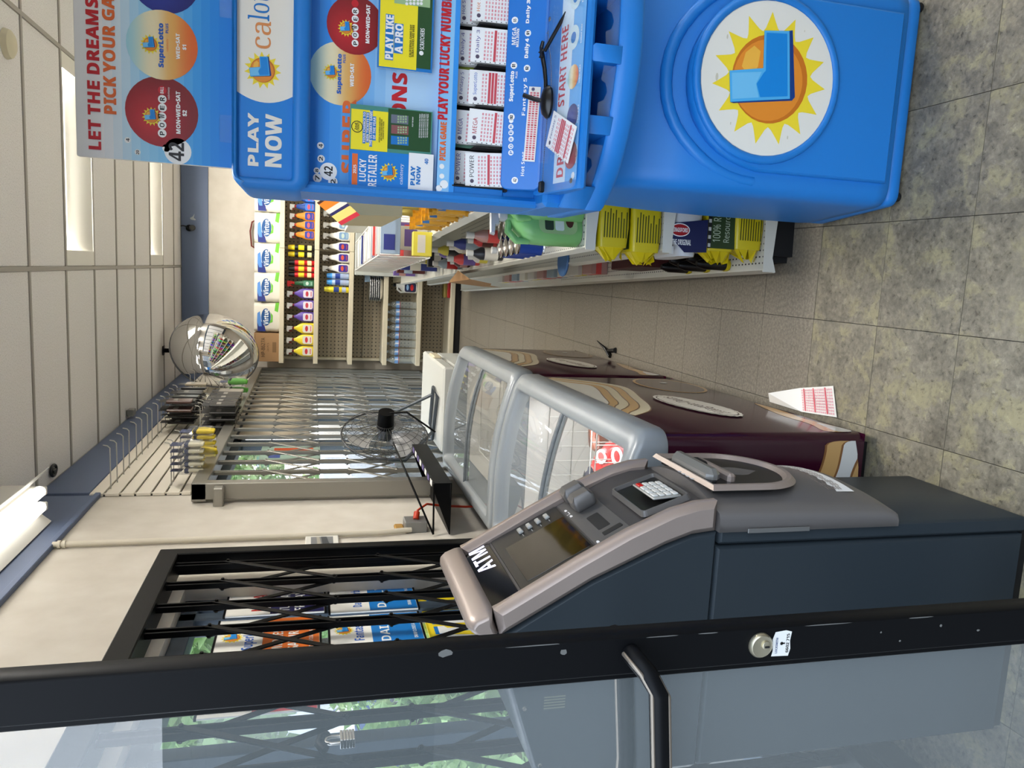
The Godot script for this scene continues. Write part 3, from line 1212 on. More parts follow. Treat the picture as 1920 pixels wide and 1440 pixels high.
static func round_poly(p: Array, r: float, n := 4) -> PackedVector2Array:
	var out := PackedVector2Array()
	var m := p.size()
	for i in m:
		var a: Vector2 = p[(i + m - 1) % m]
		var b: Vector2 = p[i]
		var c: Vector2 = p[(i + 1) % m]
		var rr: float = minf(r, minf((a - b).length(), (c - b).length()) * 0.45)
		var s := b + (a - b).normalized() * rr
		var e := b + (c - b).normalized() * rr
		for k in n + 1:
			var t := float(k) / n
			out.append(s.lerp(b, t).lerp(b.lerp(e, t), t))
	return out


func plan_ring(cx: float, y: float, wf: float, zf: float, wb: float, zb: float, r: float) -> PackedVector3Array:
	var q := round_poly([Vector2(cx - wf, zf), Vector2(cx + wf, zf), Vector2(cx + wb, zb), Vector2(cx - wb, zb)], r, 5)
	var o := PackedVector3Array()
	for p in q:
		o.append(Vector3(p.x, y, p.y))
	return o


func bow(x0: float, x1: float, out: float, back: float) -> PackedVector2Array:
	# plan of the desk front between two x positions; second coordinate is -z
	var p := PackedVector2Array()
	var n := maxi(2, int((x1 - x0) / 0.03))
	for k in n + 1:
		var x := lerpf(x0, x1, float(k) / n)
		var d := (x - 0.53) / 0.365
		p.append(Vector2(x, 1.795 - 0.135 * (1.0 - d * d) - out + 0.05 * pow(absf(d), 8)))
	p.append(Vector2(x1, back))
	p.append(Vector2(x0, back))
	return p


func kiosk():
	var blue := mat("moulded_blue")
	var at := Vector3(0.53, 0, -2.1)
	var o := thing("lottery_kiosk", "bright blue moulded plastic lottery kiosk with a big round sun badge on its base", "kiosk", at)
	var up := Transform3D(Basis(Vector3(1, 0, 0), Vector3(0, 0, -1), Vector3(0, 1, 0)), Vector3.ZERO)
	# base
	var b := B.new()
	var r := []
	for k in [[0.012, 0.275, -1.932], [0.02, 0.280, -1.925], [0.052, 0.280, -1.925], [0.056, 0.272, -1.932]]:
		r.append(plan_ring(0.53, k[0], k[1], k[2], 0.318, -2.29, 0.03))
	b.loft(r)
	part("skirt", b, blue, o)
	b = B.new()
	r = []
	for k in [[0.055, 0.275, -1.922, 0.312], [0.064, 0.285, -1.913, 0.32], [0.10, 0.287, -1.912, 0.322], [0.45, 0.287, -1.912, 0.322], [0.58, 0.286, -1.914, 0.32], [0.66, 0.284, -1.922, 0.318], [0.72, 0.282, -1.942, 0.315], [0.78, 0.280, -1.968, 0.313], [0.84, 0.282, -1.985, 0.314], [0.90, 0.288, -1.975, 0.318], [0.95, 0.30, -1.93, 0.33]]:
		r.append(plan_ring(0.53, k[0], k[1], k[2], k[3], -2.30, 0.05))
	b.loft(r)
	part("pedestal", b, blue, o)
	for x in [0.275, 0.79]:
		b = B.new()
		b.lathe([Vector2(0.012, 0.0), Vector2(0.014, 0.006), Vector2(0.012, 0.014), Vector2(0, 0.014)], Transform3D(Basis(), Vector3(x, 0, -1.945)), 12)
		part("foot", b, mat("rubber"), o)
	# access door with the raised ring
	var fr := Transform3D(Basis(), Vector3.ZERO)
	var door := PackedVector2Array([Vector2(0.303, 0.087), Vector2(0.752, 0.087), Vector2(0.752, 0.487), Vector2(0.748, 0.500)])
	for k in range(1, 18):
		var a := lerpf(0.06, PI - 0.06, k / 18.0)
		door.append(Vector2(0.527, 0.485) + Vector2.from_angle(a) * 0.218)
	door.append(Vector2(0.306, 0.500)); door.append(Vector2(0.303, 0.487))
	b = B.new()
	b.prism(door, fr, -1.93, -1.894, 0.006)
	var dr := part("access_door", b, blue, o)
	b = B.new()
	var arc := []
	for k in 41:
		arc.append(Vector3(0.535 + 0.203 * cos(TAU * k / 40), 0.487 + 0.203 * sin(TAU * k / 40), -1.894))
	arc.pop_back()
	b.tube(arc, 0.012, 8, true)
	part("raised_ring", b, blue, dr)
	b = B.new()
	b.prism(ring(56, 0.535, 0.487, 0.194), fr, -1.90, -1.888, 0.002)
	part("badge", b, mat("badge_white", Color(0.90, 0.89, 0.85), 0.4), dr)
	b = B.new(true).on(Transform3D(Basis(), Vector3(0.535, 0.485, -1.888)))
	sun(b, 0.0, -0.002, 0.166, 0)
	b.ink(Color(0.80, 0.78, 0.70))
	for s in [[0.09, 0.13, 0.006], [-0.01, 0.15, 0.010], [-0.12, 0.10, 0.004], [0.13, -0.09, 0.003], [-0.14, -0.07, 0.005]]:
		b.sheet(ring(9, s[0], s[1], s[2], s[2] * 0.4), 1)
	part("sun_emblem", b, mat("printed_ink"), dr)
	b = B.new()
	var lip := []
	for k in 22:
		var a := lerpf(0.0, PI, k / 21.0)
		lip.append(Vector3(0.53 + 0.250 * cos(a), 0.487 + 0.262 * sin(a), -1.926 - (0.020 * smoothstep(0.6, 1.0, sin(a)))))
	b.tube(lip, 0.016, 10)
	part("moulded_lip", b, blue, o)
	# access sticker under the desk
	b = B.new(true).on(facing(Vector3(0.505, 0.84, -1.984), Vector3(1, 0, 0), Vector3(0, 0.97, 0.22)))
	b.ink(WHT); b.sheet(rounded(0, 0, 0.10, 0.052, 0.006), 0)
	b.ink(Color(0.06, 0.32, 0.66)); b.sheet(rounded(0.004, 0.004, 0.096, 0.048, 0.004), 1)
	b.ink(WHT)
	for k in 10:
		var a0 := PI * 0.85 + k * 0.42
		var p0 := Vector2(0.034, 0.022) + Vector2.from_angle(a0) * 0.013
		var p1 := Vector2(0.034, 0.022) + Vector2.from_angle(a0 + 0.44) * 0.013
		b.sheet(pts([p0.x, p0.y, p1.x, p1.y, 0.034 + (p1.x - 0.034) * 0.72, 0.022 + (p1.y - 0.022) * 0.72, 0.034 + (p0.x - 0.034) * 0.72, 0.022 + (p0.y - 0.022) * 0.72]), 2)
	b.sheet(pts([0.028, 0.022, 0.033, 0.022, 0.031, 0.042, 0.026, 0.042]), 2)
	b.sheet(pts([0.033, 0.022, 0.050, 0.014, 0.052, 0.018, 0.036, 0.027]), 2)
	part("access_sticker", b, mat("printed_ink"), o)
	# desk with pockets along its bowed front
	b = B.new()
	b.prism(bow(0.165, 0.895, 0.0, 2.16), up, 0.935, 0.990, 0.008)
	part("desk_base", b, blue, o)
	b = B.new()
	b.slab(Vector3(0.166, 0.985, -2.16), Vector3(0.894, 1.09, -1.845), 0.01)
	part("desk_back", b, blue, o)
	var pk := [[0.213, 0.320], [0.357, 0.464], [0.500, 0.607], [0.645, 0.750], [0.785, 0.875]]
	var edges := [0.166]
	for p in pk:
		edges.append(p[0]); edges.append(p[1])
	edges.append(0.894)
	for k in range(0, edges.size(), 2):
		b = B.new()
		b.prism(bow(edges[k], edges[k + 1], 0.0, 1.87), up, 0.98, 1.05, 0.004)
		part("pocket_divider", b, blue, o)
	for p in pk:
		b = B.new()
		var w: float = p[1] - p[0]
		var f := bow(p[0], p[1], -0.012, 1.7)
		b.prism(pts([0, 0, w, 0, w, 0.030, w * 0.72, 0.032, w * 0.66, 0.020, w * 0.5, 0.014, w * 0.34, 0.020, w * 0.28, 0.032, 0, 0.030]), facing(Vector3(p[0], 0.988, -f[0].y), Vector3(w, 0, -(f[f.size() - 3].y - f[0].y)), Vector3.UP), -0.0015, 0.0015)
		part("pocket_lip", b, mat("acrylic"), o)
	b = B.new()
	var side := Transform3D(Basis(Vector3(0, 0, 1), Vector3.UP, Vector3(-1, 0, 0)), Vector3.ZERO)
	b.prism(pts([-1.90, 1.045, -1.672, 1.045, -1.664, 1.052, -1.664, 1.060, -1.672, 1.064, -1.865, 1.093, -1.90, 1.10]), Transform3D(side.basis, Vector3(0.86, 0, 0)), 0.0, 0.665, 0.003)
	part("writing_slope", b, blue, o)
	var tray := facing(Vector3(0, 1.069, -1.672), Vector3.RIGHT, Vector3(0, 0.156, -0.988))
	b = B.new(true).on(facing(Vector3(0, 1.0655, -1.672), Vector3.RIGHT, Vector3(0, 0.156, -0.988)))
	b.ink(Color(0.35, 0.66, 0.90)); b.sheet(pts([0.214, 0.004, 0.85, 0.004, 0.85, 0.12, 0.214, 0.12]), 0)
	b.ink(Color(0.82, 0.90, 0.95)); b.sheet(pts([0.214, 0.06, 0.85, 0.06, 0.85, 0.12, 0.214, 0.12]), 1)
	tx(b, "DREAM", 0.226, 0.070, 0.355, 0.104, 2, RED, BOLD)
	tx(b, "START HERE", 0.385, 0.084, 0.56, 0.116, 2, RED, BOLD)
	for k in 5:
		var cx := 0.27 + 0.085 * k
		if k == 0:
			ball(b, cx, 0.036, 0.03, 2, BRED)
		elif k == 1:
			ball(b, cx, 0.040, 0.026, 2, BBLU)
		elif k == 2:
			ball(b, cx, 0.048, 0.026, 2, BORG)
		else:
			dk(b, cx, 0.056, 0.026, 2, Color(0.80, 0.88, 0.90))
			dk(b, cx, 0.056, 0.012, 3, SBL)
		tx(b, ["MON.WED.SAT", "TUE.FRI", "WED.SAT", "EVERY DAY", "EVERY DAY"][k], cx - 0.02, 0.008 + 0.003 * k, cx + 0.02, 0.013 + 0.003 * k, 2, WHT, BOLD)
	dk(b, 0.224, 0.02, 0.008, 2, WHT)
	part("desk_print", b, mat("printed_ink"), o)
	b = B.new()
	b.prism(rounded(0.196, -0.004, 0.868, 0.195, 0.02), tray, 0.0, 0.004, 0.0012)
	part("acrylic_plate", b, mat("acrylic"), o)
	for p in [[0.212, 0.014], [0.593, 0.172], [0.208, 0.18], [0.84, 0.014]]:
		b = B.new()
		b.lathe([Vector2(0.006, 0.0), Vector2(0.006, 0.001), Vector2(0.003, 0.003), Vector2(0, 0.003)], Transform3D(tray.basis * Basis(Vector3.RIGHT, Vector3(0, 0, 1), Vector3(0, -1, 0)), tray * Vector3(p[0], p[1], 0.004)), 12)
		part("screw", b, mat("steel"), o)
	# cabinet
	b = B.new()
	b.slab(Vector3(0.168, 1.30, -2.19), Vector3(0.892, 1.66, -1.965), 0.010)
	b.slab(Vector3(0.168, 1.06, -2.19), Vector3(0.892, 1.305, -2.035), 0.008)
	part("cabinet_back", b, blue, o)
	for x in [[0.166, 0.190], [0.870, 0.894]]:
		b = B.new()
		b.slab(Vector3(x[0], 1.08, -2.15), Vector3(x[1], 1.67, -1.915), 0.008)
		part("side_rail", b, blue, o)
	b = B.new()
	b.slab(Vector3(0.186, 1.318, -1.99), Vector3(0.874, 1.336, -1.928), 0.003)
	part("cross_rail", b, blue, o)
	# header: a rounded frame round its printed panel
	b = B.new()
	var out := rounded(0.162, 1.638, 0.898, 1.806, 0.035, 6)
	var inn := rounded(0.186, 1.676, 0.874, 1.796, 0.008, 6)
	frame_ring(b, out, inn, -2.19, -1.885, 0.012)
	part("header_frame", b, blue, o)
	b = B.new()
	b.slab(Vector3(0.18, 1.67, -2.15), Vector3(0.88, 1.80, -1.9005))
	part("header_panel", b, blue, o)
	b = B.new(true).on(Transform3D(Basis(), Vector3(0, 0, -1.9004)))
	b.ink(SGN); b.sheet(pts([0.186, 1.676, 0.874, 1.676, 0.874, 1.796, 0.186, 1.796]), 0)
	var arc2 := PackedVector2Array([Vector2(0.874, 1.676), Vector2(0.874, 1.796)])
	for k in 13:
		var t := k / 12.0 * 2 - 1
		arc2.append(Vector2(0.352 + 0.019 * t * t, 1.736 - 0.060 * t))
	b.ink(CRM); b.sheet(arc2, 1)
	print_header(b)
	part("header_print", b, mat("printed_ink"), o)
	# poster behind the leaflets
	b = B.new(true).on(Transform3D(Basis(), Vector3(0, 0, -1.9605)))
	for k in 12:
		b.ink(Color(0.10, 0.50, 0.86).lerp(Color(0.70, 0.84, 0.95), clampf(k / 8.0, 0, 1)))
		b.sheet(pts([0.19, 1.645 - 0.0258 * (k + 1), 0.87, 1.645 - 0.0258 * (k + 1), 0.87, 1.645 - 0.0258 * k, 0.19, 1.645 - 0.0258 * k]), 0)
	print_poster(b)
	part("poster_print", b, mat("printed_ink"), o)
	b = B.new()
	b.slab(Vector3(0.188, 1.640, -1.964), Vector3(0.872, 1.646, -1.945), 0.001)
	part("poster_channel", b, blue, o)
	b = B.new(true).on(Transform3D(Basis(), Vector3(0, 0, -1.9275)))
	b.ink(Color(0.55, 0.78, 0.94)); b.sheet(pts([0.176, 1.296, 0.874, 1.296, 0.874, 1.338, 0.176, 1.338]), 0)
	b.ink(Color(0.20, 0.58, 0.90)); b.sheet(pts([0.176, 1.296, 0.874, 1.296, 0.874, 1.308, 0.176, 1.308]), 1)
	print_strip(b)
	var st := part("strip_print", b, mat("printed_ink"), o)
	# rack of playslips
	b = B.new()
	b.slab(Vector3(0.20, 1.17, -2.03), Vector3(0.866, 1.30, -2.02))
	b.slab(Vector3(0.20, 1.165, -2.03), Vector3(0.866, 1.172, -1.91))
	for k in 8:
		b.slab(Vector3(0.206 + 0.0955 * k, 1.17, -2.02), Vector3(0.209 + 0.0955 * k, 1.30 if k == 0 else 1.25, -1.925))
	part("slip_rack", b, mat("dark"), o)
	b = B.new()
	b.slab(Vector3(0.166, 1.085, -2.1), Vector3(0.894, 1.172, -1.93), 0.006)
	b.slab(Vector3(0.186, 1.17, -2.06), Vector3(0.208, 1.30, -1.93), 0.003)
	b.slab(Vector3(0.866, 1.17, -2.06), Vector3(0.874, 1.30, -1.93), 0.003)
	part("rack_surround", b, blue, o)
	var lab := facing(Vector3(0, 1.185, -1.905), Vector3.RIGHT, Vector3(0, 0.9216, -0.3881))
	b = B.new()
	b.prism(round_poly([Vector2(0.205, 0.0), Vector2(0.205, -0.098), Vector2(0.855, -0.098), Vector2(0.855, 0.0)], 0.02, 4), lab, -0.03, 0.0, 0.002)
	var pp := part("price_panel", b, mat("price_blue", Color(0.03, 0.45, 0.80), 0.35), o)
	b = B.new(true).on(lab)
	print_prices(b)
	part("price_print", b, mat("printed_ink"), pp)
	# topper
	var s := thing("topper_sign", "tall printed sign standing on the blue kiosk, with red and orange lettering and game balls", "sign", Vector3(0.53, 1.80, -1.935))
	b = B.new()
	b.prism(rounded(0.206, 1.80, 0.86, 2.128, 0.004, 2), fr, -1.940, -1.9305)
	part("board", b, mat("paper"), s)
	b = B.new(true).on(Transform3D(Basis(), Vector3(0, 0, -1.9305)))
	for k in 18:
		var f := clampf(k / 17.0, 0, 1)
		b.ink(Color(0.93, 0.93, 0.93).lerp(Color(0.55, 0.79, 0.93), smoothstep(0.12, 0.5, f)).lerp(Color(0.08, 0.53, 0.88), smoothstep(0.45, 0.95, f)))
		b.sheet(pts([0.207, 2.127 - 0.01815 * (k + 1), 0.859, 2.127 - 0.01815 * (k + 1), 0.859, 2.127 - 0.01815 * k, 0.207, 2.127 - 0.01815 * k]), 0)
	print_topper(b)
	part("print", b, mat("printed_ink"), s)
	for x in [0.262, 0.53, 0.80]:
		b = B.new()
		b.slab(Vector3(x, 1.795, -1.952), Vector3(x + 0.06, 1.835, -1.926), 0.002)
		part("clip", b, mat("plastic_film"), s)
	# leaflets taped over the poster
	leaflet("leaflet", "blue and white LUCKY RETAILER leaflet overlapping the kiosk's left edge", [0.188, 1.346, 0.273, 1.548], -1.938, print_leaflet_lucky)
	leaflet("leaflet", "yellow and green leaflet about a ticket draw, middle of the three on the kiosk", [0.273, 1.352, 0.377, 1.547], -1.940, print_leaflet_chance)
	leaflet("leaflet", "yellow PLAY LIKE A PRO leaflet farthest right on the kiosk poster", [0.466, 1.357, 0.752, 1.487], -1.942, print_leaflet_pro)
	playslips(lab)
	pens(tray)


func frame_ring(b: B, out: PackedVector2Array, inn: PackedVector2Array, z0: float, z1: float, bev: float):
	var n := out.size()
	var o2 := B.inset(out, bev)
	var i2 := B.inset(inn, -bev * 0.5)
	b.soft()
	for i in n:
		var j := (i + 1) % n
		var lv := [[out, z0], [out, z1 - bev], [o2, z1], [i2, z1], [inn, z1 - bev * 0.5], [inn, z0]]
		for k in lv.size() - 1:
			var p: PackedVector2Array = lv[k][0]
			var q: PackedVector2Array = lv[k + 1][0]
			b.quad(Vector3(p[i].x, p[i].y, lv[k][1]), Vector3(p[j].x, p[j].y, lv[k][1]), Vector3(q[j].x, q[j].y, lv[k + 1][1]), Vector3(q[i].x, q[i].y, lv[k + 1][1]))


func leaflet(called: String, label: String, box: Array, z: float, printer: Callable):
	var o := thing(called, label, "leaflet", Vector3((box[0] + box[2]) / 2, box[1], z), "leaflets taped on the kiosk poster")
	var b := B.new()
	b.slab(Vector3(box[0], box[1], z - 0.003), Vector3(box[2], box[3], z))
	part("sheet", b, mat("paper"), o)
	b = B.new(true).on(Transform3D(Basis(), Vector3(0, 0, z)))
	printer.call(b)
	part("print", b, mat("printed_ink"), o)


func slip_print(b: B, name_: String, c: Color, f: Font, w: float, h: float, seed_: int):
	var r := RandomNumberGenerator.new()
	r.seed = seed_
	rc(b, 0, 0, w, h, 0, WHT)
	dk(b, w * 0.16, h * 0.86, w * 0.06, 1, Color(0.32, 0.28, 0.36))
	tx(b, name_, w * 0.28, h * 0.82, w * (0.92 if name_.length() > 4 else 0.75), h * 0.91, 1, c, f)
	var pink := Color(0.88, 0.55, 0.58)
	var rows := 11
	for i in rows:
		var y := h * (0.70 - 0.064 * i)
		if i == r.randi_range(2, 4) or i == 8:
			rc(b, w * 0.05, y - h * 0.02, w * 0.95, y + h * 0.03, 1, Color(0.80, 0.28, 0.33))
			continue
		for k in 8:
			rc(b, w * (0.08 + 0.108 * k), y, w * (0.15 + 0.108 * k), y + h * 0.034, 1, pink.lerp(WHT, r.randf() * 0.4))
	for k in 9:
		rc(b, 0.001, h * (0.08 + 0.1 * k), w * 0.035, h * (0.105 + 0.1 * k), 1, INK)


func playslips(lab: Transform3D):
	var games := [["POWER", INK], ["MEGA", Color(0.7, 0.1, 0.15)], ["SuperLotto", BLU], ["Daily 3", Color(0.25, 0.20, 0.55)], ["Hot Spot", Color(0.85, 0.45, 0.1)], ["Fantasy 5", BLU], ["Daily 4", Color(0.25, 0.3, 0.6)]]
	var back := ["POWER", "MEGA", "Fantasy 5", "Daily 4", "Hot Spot", "SuperLotto", "Daily 3"]
	var order := ["first", "second", "third", "fourth", "fifth", "sixth", "seventh"]
	for row in 2:
		for k in 7:
			var w := 0.080
			var h := 0.118
			var tilt := Basis(Vector3.RIGHT, -0.16)
			var at := Vector3(0.213 + 0.0955 * k + row * 0.004, 1.150 + row * 0.028, -1.917 - row * 0.045 + rng.randf_range(-0.004, 0.004))
			var nm: String = games[k][0] if row == 0 else back[k]
			var o := thing("playslip_stack", "stack of white and pink %s playslips, %s row, %s from the rack's left end" % [nm, "front" if row == 0 else "back", order[k]], "playslips", at, "playslip stacks in the kiosk rack")
			var t := Transform3D(tilt * Basis(Vector3(0, 0, 1), rng.randf_range(-0.05, 0.05)), at)
			var b := B.new()
			for i in 4:
				b.box(t * Vector3(w / 2 + rng.randf_range(-0.001, 0.001), h / 2 - 0.0015 * i, -0.003 - 0.0055 * i), Vector3(w, h, 0.005), 0.0, t.basis)
			part("slips", b, mat("paper"), o)
			b = B.new(true).on(t)
			slip_print(b, nm, games[k][1] if row == 0 else Color(0.3, 0.3, 0.6), SANS, w, h, 60 + k + row * 9)
			part("print", b, mat("printed_ink"), o)
			if row == 1 and k in [1, 3]:
				b = B.new()
				b.box(t * Vector3(w / 2 - 0.004, h / 2 - 0.006, -0.03), Vector3(w + 0.004, h, 0.004), 0.0, t.basis)
				part("cover_card", b, mat("card_green" if k == 1 else "card_lime", Color(0.45, 0.66, 0.55) if k == 1 else Color(0.72, 0.78, 0.25), 0.5), o)
	# a loose slip tucked sideways over the price panel
	var o := thing("playslip", "pink printed slip tucked sideways across the kiosk's blue price panel", "playslip", lab * Vector3(0.36, -0.07, 0.004))
	var t := Transform3D(lab.basis * Basis(Vector3(0, 0, 1), -0.03), lab * Vector3(0.272, -0.083, 0.004))
	var b := B.new()
	b.box(t * Vector3(0.087, 0.014, -0.001), Vector3(0.174, 0.028, 0.0012), 0.0, t.basis)
	part("sheet", b, mat("paper"), o)
	b = B.new(true).on(t)
	for k in 30:
		for i in 3:
			rc(b, 0.004 + 0.0053 * k, 0.003 + 0.008 * i, 0.0075 + 0.0053 * k, 0.0085 + 0.008 * i, 0, Color(0.86, 0.42, 0.46) if k % 5 else Color(0.74, 0.12, 0.18))
	dk(b, 0.168, 0.018, 0.004, 0, Color(0.3, 0.3, 0.45))
	part("print", b, mat("printed_ink"), o)
	# slip left on the writing slope
	var tr := facing(Vector3(0, 1.0745, -1.6715), Vector3.RIGHT, Vector3(0, 0.156, -0.988))
	o = thing("playslip", "white and pink slip lying askew on the clear writing shelf of the kiosk", "playslip", tr * Vector3(0.31, 0.07, 0))
	var ang := -0.42
	t = Transform3D(tr.basis * Basis(Vector3(0, 0, 1), ang), tr * Vector3(0.250, 0.030, 0.001))
	b = B.new()
	b.box(t * Vector3(0.041, 0.065, 0.0), Vector3(0.082, 0.130, 0.0012), 0.0, t.basis)
	part("sheet", b, mat("paper"), o)
	b = B.new(true).on(t.translated_local(Vector3(0, 0, 0.0006)))
	slip_print(b, "Fantasy 5", Color(0.2, 0.25, 0.5), SANS, 0.082, 0.130, 99)
	part("print", b, mat("printed_ink"), o)


func pens(tray: Transform3D):
	var o := thing("pen_on_cord", "black pen tied with black cord on the clear writing shelf of the kiosk", "pen", tray * Vector3(0.5, 0.14, 0.01))
	var h := 0.012
	var b := B.new()
	b.tube([tray * Vector3(0.582, 0.075, h), tray * Vector3(0.576, 0.082, h), tray * Vector3(0.565, 0.096, h), tray * Vector3(0.519, 0.163, h + 0.004)], [0.001, 0.0022, 0.0045, 0.0045], 10)
	part("barrel", b, mat("pen_black", Color(0.03, 0.03, 0.035), 0.3), o)
	b = B.new()
	b.tube([tray * Vector3(0.545, 0.186, h), tray * Vector3(0.53, 0.184, h + 0.004), tray * Vector3(0.514, 0.178, h + 0.004), tray * Vector3(0.48, 0.168, h), tray * Vector3(0.449, 0.158, h), tray * Vector3(0.43, 0.156, h)], [0.004, 0.005, 0.006, 0.0055, 0.005, 0.005], 8)
	part("cord", b, mat("pen_black"), o)
	b = B.new()
	for k in 5:
		var a := TAU * k / 5
		b.tube([tray * Vector3(0.516, 0.174, h + 0.005), tray * Vector3(0.516 + 0.012 * cos(a), 0.174 + 0.012 * sin(a), h + 0.009)], [0.004, 0.002], 6)
	part("knot", b, mat("pen_black"), o)
	var s := thing("pen_holder", "black weighted pen holder with an upright capped pen on the kiosk's writing shelf", "pen holder", tray * Vector3(0.40, 0.148, 0.004))
	b = B.new()
	b.lathe([Vector2(0.0, 0.0), Vector2(0.036, 0.0), Vector2(0.038, 0.006), Vector2(0.030, 0.016), Vector2(0.014, 0.021), Vector2(0, 0.021)], Transform3D(tray.basis * Basis(Vector3.RIGHT, Vector3(0, 0, 1), Vector3(0, -1, 0)), tray * Vector3(0.402, 0.148, 0.004)), 22, Vector2(1.0, 0.55))
	part("base", b, mat("pen_black"), s)
	b = B.new()
	b.tube([tray * Vector3(0.402, 0.148, 0.015), tray * Vector3(0.408, 0.165, 0.035), tray * Vector3(0.418, 0.185, 0.055)], [0.005, 0.0055, 0.0055], 10)
	part("cap", b, mat("pen_black"), s)
	# ball chain along the back edge of the shelf
	var c := thing("ball_chain", "beaded silver chain running along the back of the kiosk's writing shelf", "chain", tray * Vector3(0.3, 0.16, 0.005))
	b = B.new()
	var way := [Vector2(0.215, 0.158), Vector2(0.30, 0.156), Vector2(0.385, 0.150), Vector2(0.43, 0.138), Vector2(0.47, 0.142), Vector2(0.50, 0.15), Vector2(0.535, 0.165), Vector2(0.565, 0.172), Vector2(0.56, 0.18)]
	for i in way.size() - 1:
		var n := int((way[i + 1] - way[i]).length() / 0.0042)
		for k in n:
			var q: Vector2 = way[i].lerp(way[i + 1], float(k) / n)
			b.lathe([Vector2(0, -0.0017), Vector2(0.0014, -0.0009), Vector2(0.0014, 0.0009), Vector2(0, 0.0017)], Transform3D(Basis(), tray * Vector3(q.x, q.y, 0.0065)), 6)
	part("beads", b, mat("steel"), c).set_meta("kind", "stuff")
	b = B.new()
	b.box(tray * Vector3(0.209, 0.157, 0.009), Vector3(0.026, 0.012, 0.014), 0.003, tray.basis)
	part("anchor", b, mat("pen_black"), c)


func cash_machine():
	var slate := mat("slate_steel", Color(0.17, 0.20, 0.22), 0.42, 0.1)
	slate.metallic_specular = 0.35
	var shell := mat("silver_shell", Color(0.62, 0.565, 0.53), 0.38, 0.45)
	var dark := mat("charcoal_panel", Color(0.26, 0.25, 0.25), 0.42, 0.2)
	var o := thing("cash_machine", "grey freestanding cash machine with sloped keypad face just behind the glass door", "cash machine", Vector3(-0.75, 0, -1.57))
	var side := Transform3D(Basis(Vector3.RIGHT, Vector3.UP, Vector3(0, 0, 1)), Vector3.ZERO)
	var b := B.new()
	b.prism(pts([-0.537, 0.02, -0.537, 0.808, -1.027, 0.808, -1.027, 0.02]), side, -1.757, -1.384, 0.005)
	part("safe", b, slate, o)
	b = B.new()
	b.prism(round_poly([Vector2(-0.496, 0.015), Vector2(-0.496, 0.806), Vector2(-0.532, 0.806), Vector2(-0.532, 0.015)], 0.006, 2), side, -1.757, -1.384, 0.006)
	part("safe_door", b, slate, o)
	b = B.new()
	b.slab(Vector3(-1.02, 0.0, -1.75), Vector3(-0.51, 0.02, -1.39))
	part("plinth", b, mat("dark"), o)
	b = B.new()
	b.prism(pts([-0.505, 0.812, -0.511, 0.868, -0.532, 0.926, -0.60, 1.08, -0.706, 1.262, -0.72, 1.285, -0.80, 1.245, -0.815, 1.236, -1.027, 1.165, -1.027, 0.812]), side, -1.757, -1.384, 0.005)
	part("head_case", b, slate, o)
	var fr := [Vector2(-0.438, 0.815), Vector2(-0.442, 0.862), Vector2(-0.456, 0.915), Vector2(-0.498, 1.010), Vector2(-0.552, 1.110), Vector2(-0.606, 1.203), Vector2(-0.640, 1.262), Vector2(-0.647, 1.277)]
	var nose := [Vector2(-0.650, 1.292), Vector2(-0.660, 1.315), Vector2(-0.672, 1.326), Vector2(-0.686, 1.326), Vector2(-0.698, 1.314), Vector2(-0.703, 1.29)]
	var bk := [Vector2(-0.700, 1.262), Vector2(-0.597, 1.08), Vector2(-0.528, 0.926), Vector2(-0.508, 0.868), Vector2(-0.502, 0.815)]
	var rail := PackedVector2Array(fr + bk)
	for z in [[-1.420, -1.377], [-1.764, -1.722]]:
		b = B.new()
		b.prism(rail, side, z[0], z[1], 0.013, 50.0)
		part("bezel_rail", b, shell, o)
	b = B.new()
	var cap := PackedVector2Array([Vector2(-0.672, 1.274), fr[7]] + nose + [bk[0]])
	if Geometry2D.is_polygon_clockwise(cap):
		cap.reverse()
	var caps := []
	for k in [[-1.377, 0.012], [-1.379, 0.009], [-1.384, 0.006], [-1.393, 0.003], [-1.405, 0.0], [-1.736, 0.0], [-1.748, 0.003], [-1.757, 0.006], [-1.762, 0.009], [-1.764, 0.012]]:
		var ringp := PackedVector3Array()
		for q in B.inset(cap, k[1]):
			ringp.append(Vector3(q.x, q.y, k[0]))
		caps.append(ringp)
	b.loft(caps)
	part("top_cap", b, shell, o)
	# inset working face
	b = B.new()
	b.prism(pts([-0.457, 0.812, -0.462, 0.868, -0.480, 0.925, -0.665, 1.270, -0.70, 1.262, -0.597, 1.08, -0.528, 0.926, -0.508, 0.868, -0.502, 0.812]), side, -1.724, -1.418, 0.0)
	var face := part("face_panel", b, dark, o)
	var pl := facing(Vector3(-0.480, 0.925, -1.57), Vector3(0, 0, -1), Vector3(-0.4726, 0.8813, 0))
	var gloss := mat("gloss_black", Color(0.012, 0.012, 0.016), 0.06)
	b = B.new()
	b.prism(rounded(-0.150, 0.328, 0.150, 0.392, 0.006, 3), pl, 0.0, 0.004, 0.001)
	var sg := part("sign_window", b, gloss, o)
	b = B.new(true).on(pl.translated_local(Vector3(0, 0, 0.004)))
	tx(b, "ATM", 0.018, 0.340, 0.148, 0.380, 0, Color(0.93, 0.92, 1.0), BOLD)
	var lit := mat("sign_glow", Color(0.9, 0.9, 1.0), 0.5)
	lit.emission_enabled = true
	lit.emission = Color(0.85, 0.85, 1.0)
	lit.emission_energy_multiplier = 1.1
	part("lit_letters", b, lit, sg)
	b = B.new()
	b.prism(rounded(-0.150, 0.146, 0.150, 0.322, 0.004, 3), pl, 0.0, 0.0025, 0.001)
	part("display_surround", b, mat("display_grey", Color(0.07, 0.075, 0.08), 0.3), o)
	b = B.new()
	b.prism(rounded(-0.115, 0.150, 0.076, 0.302, 0.003, 2), pl, 0.001, 0.0035, 0.0006)
	part("screen", b, gloss, o)
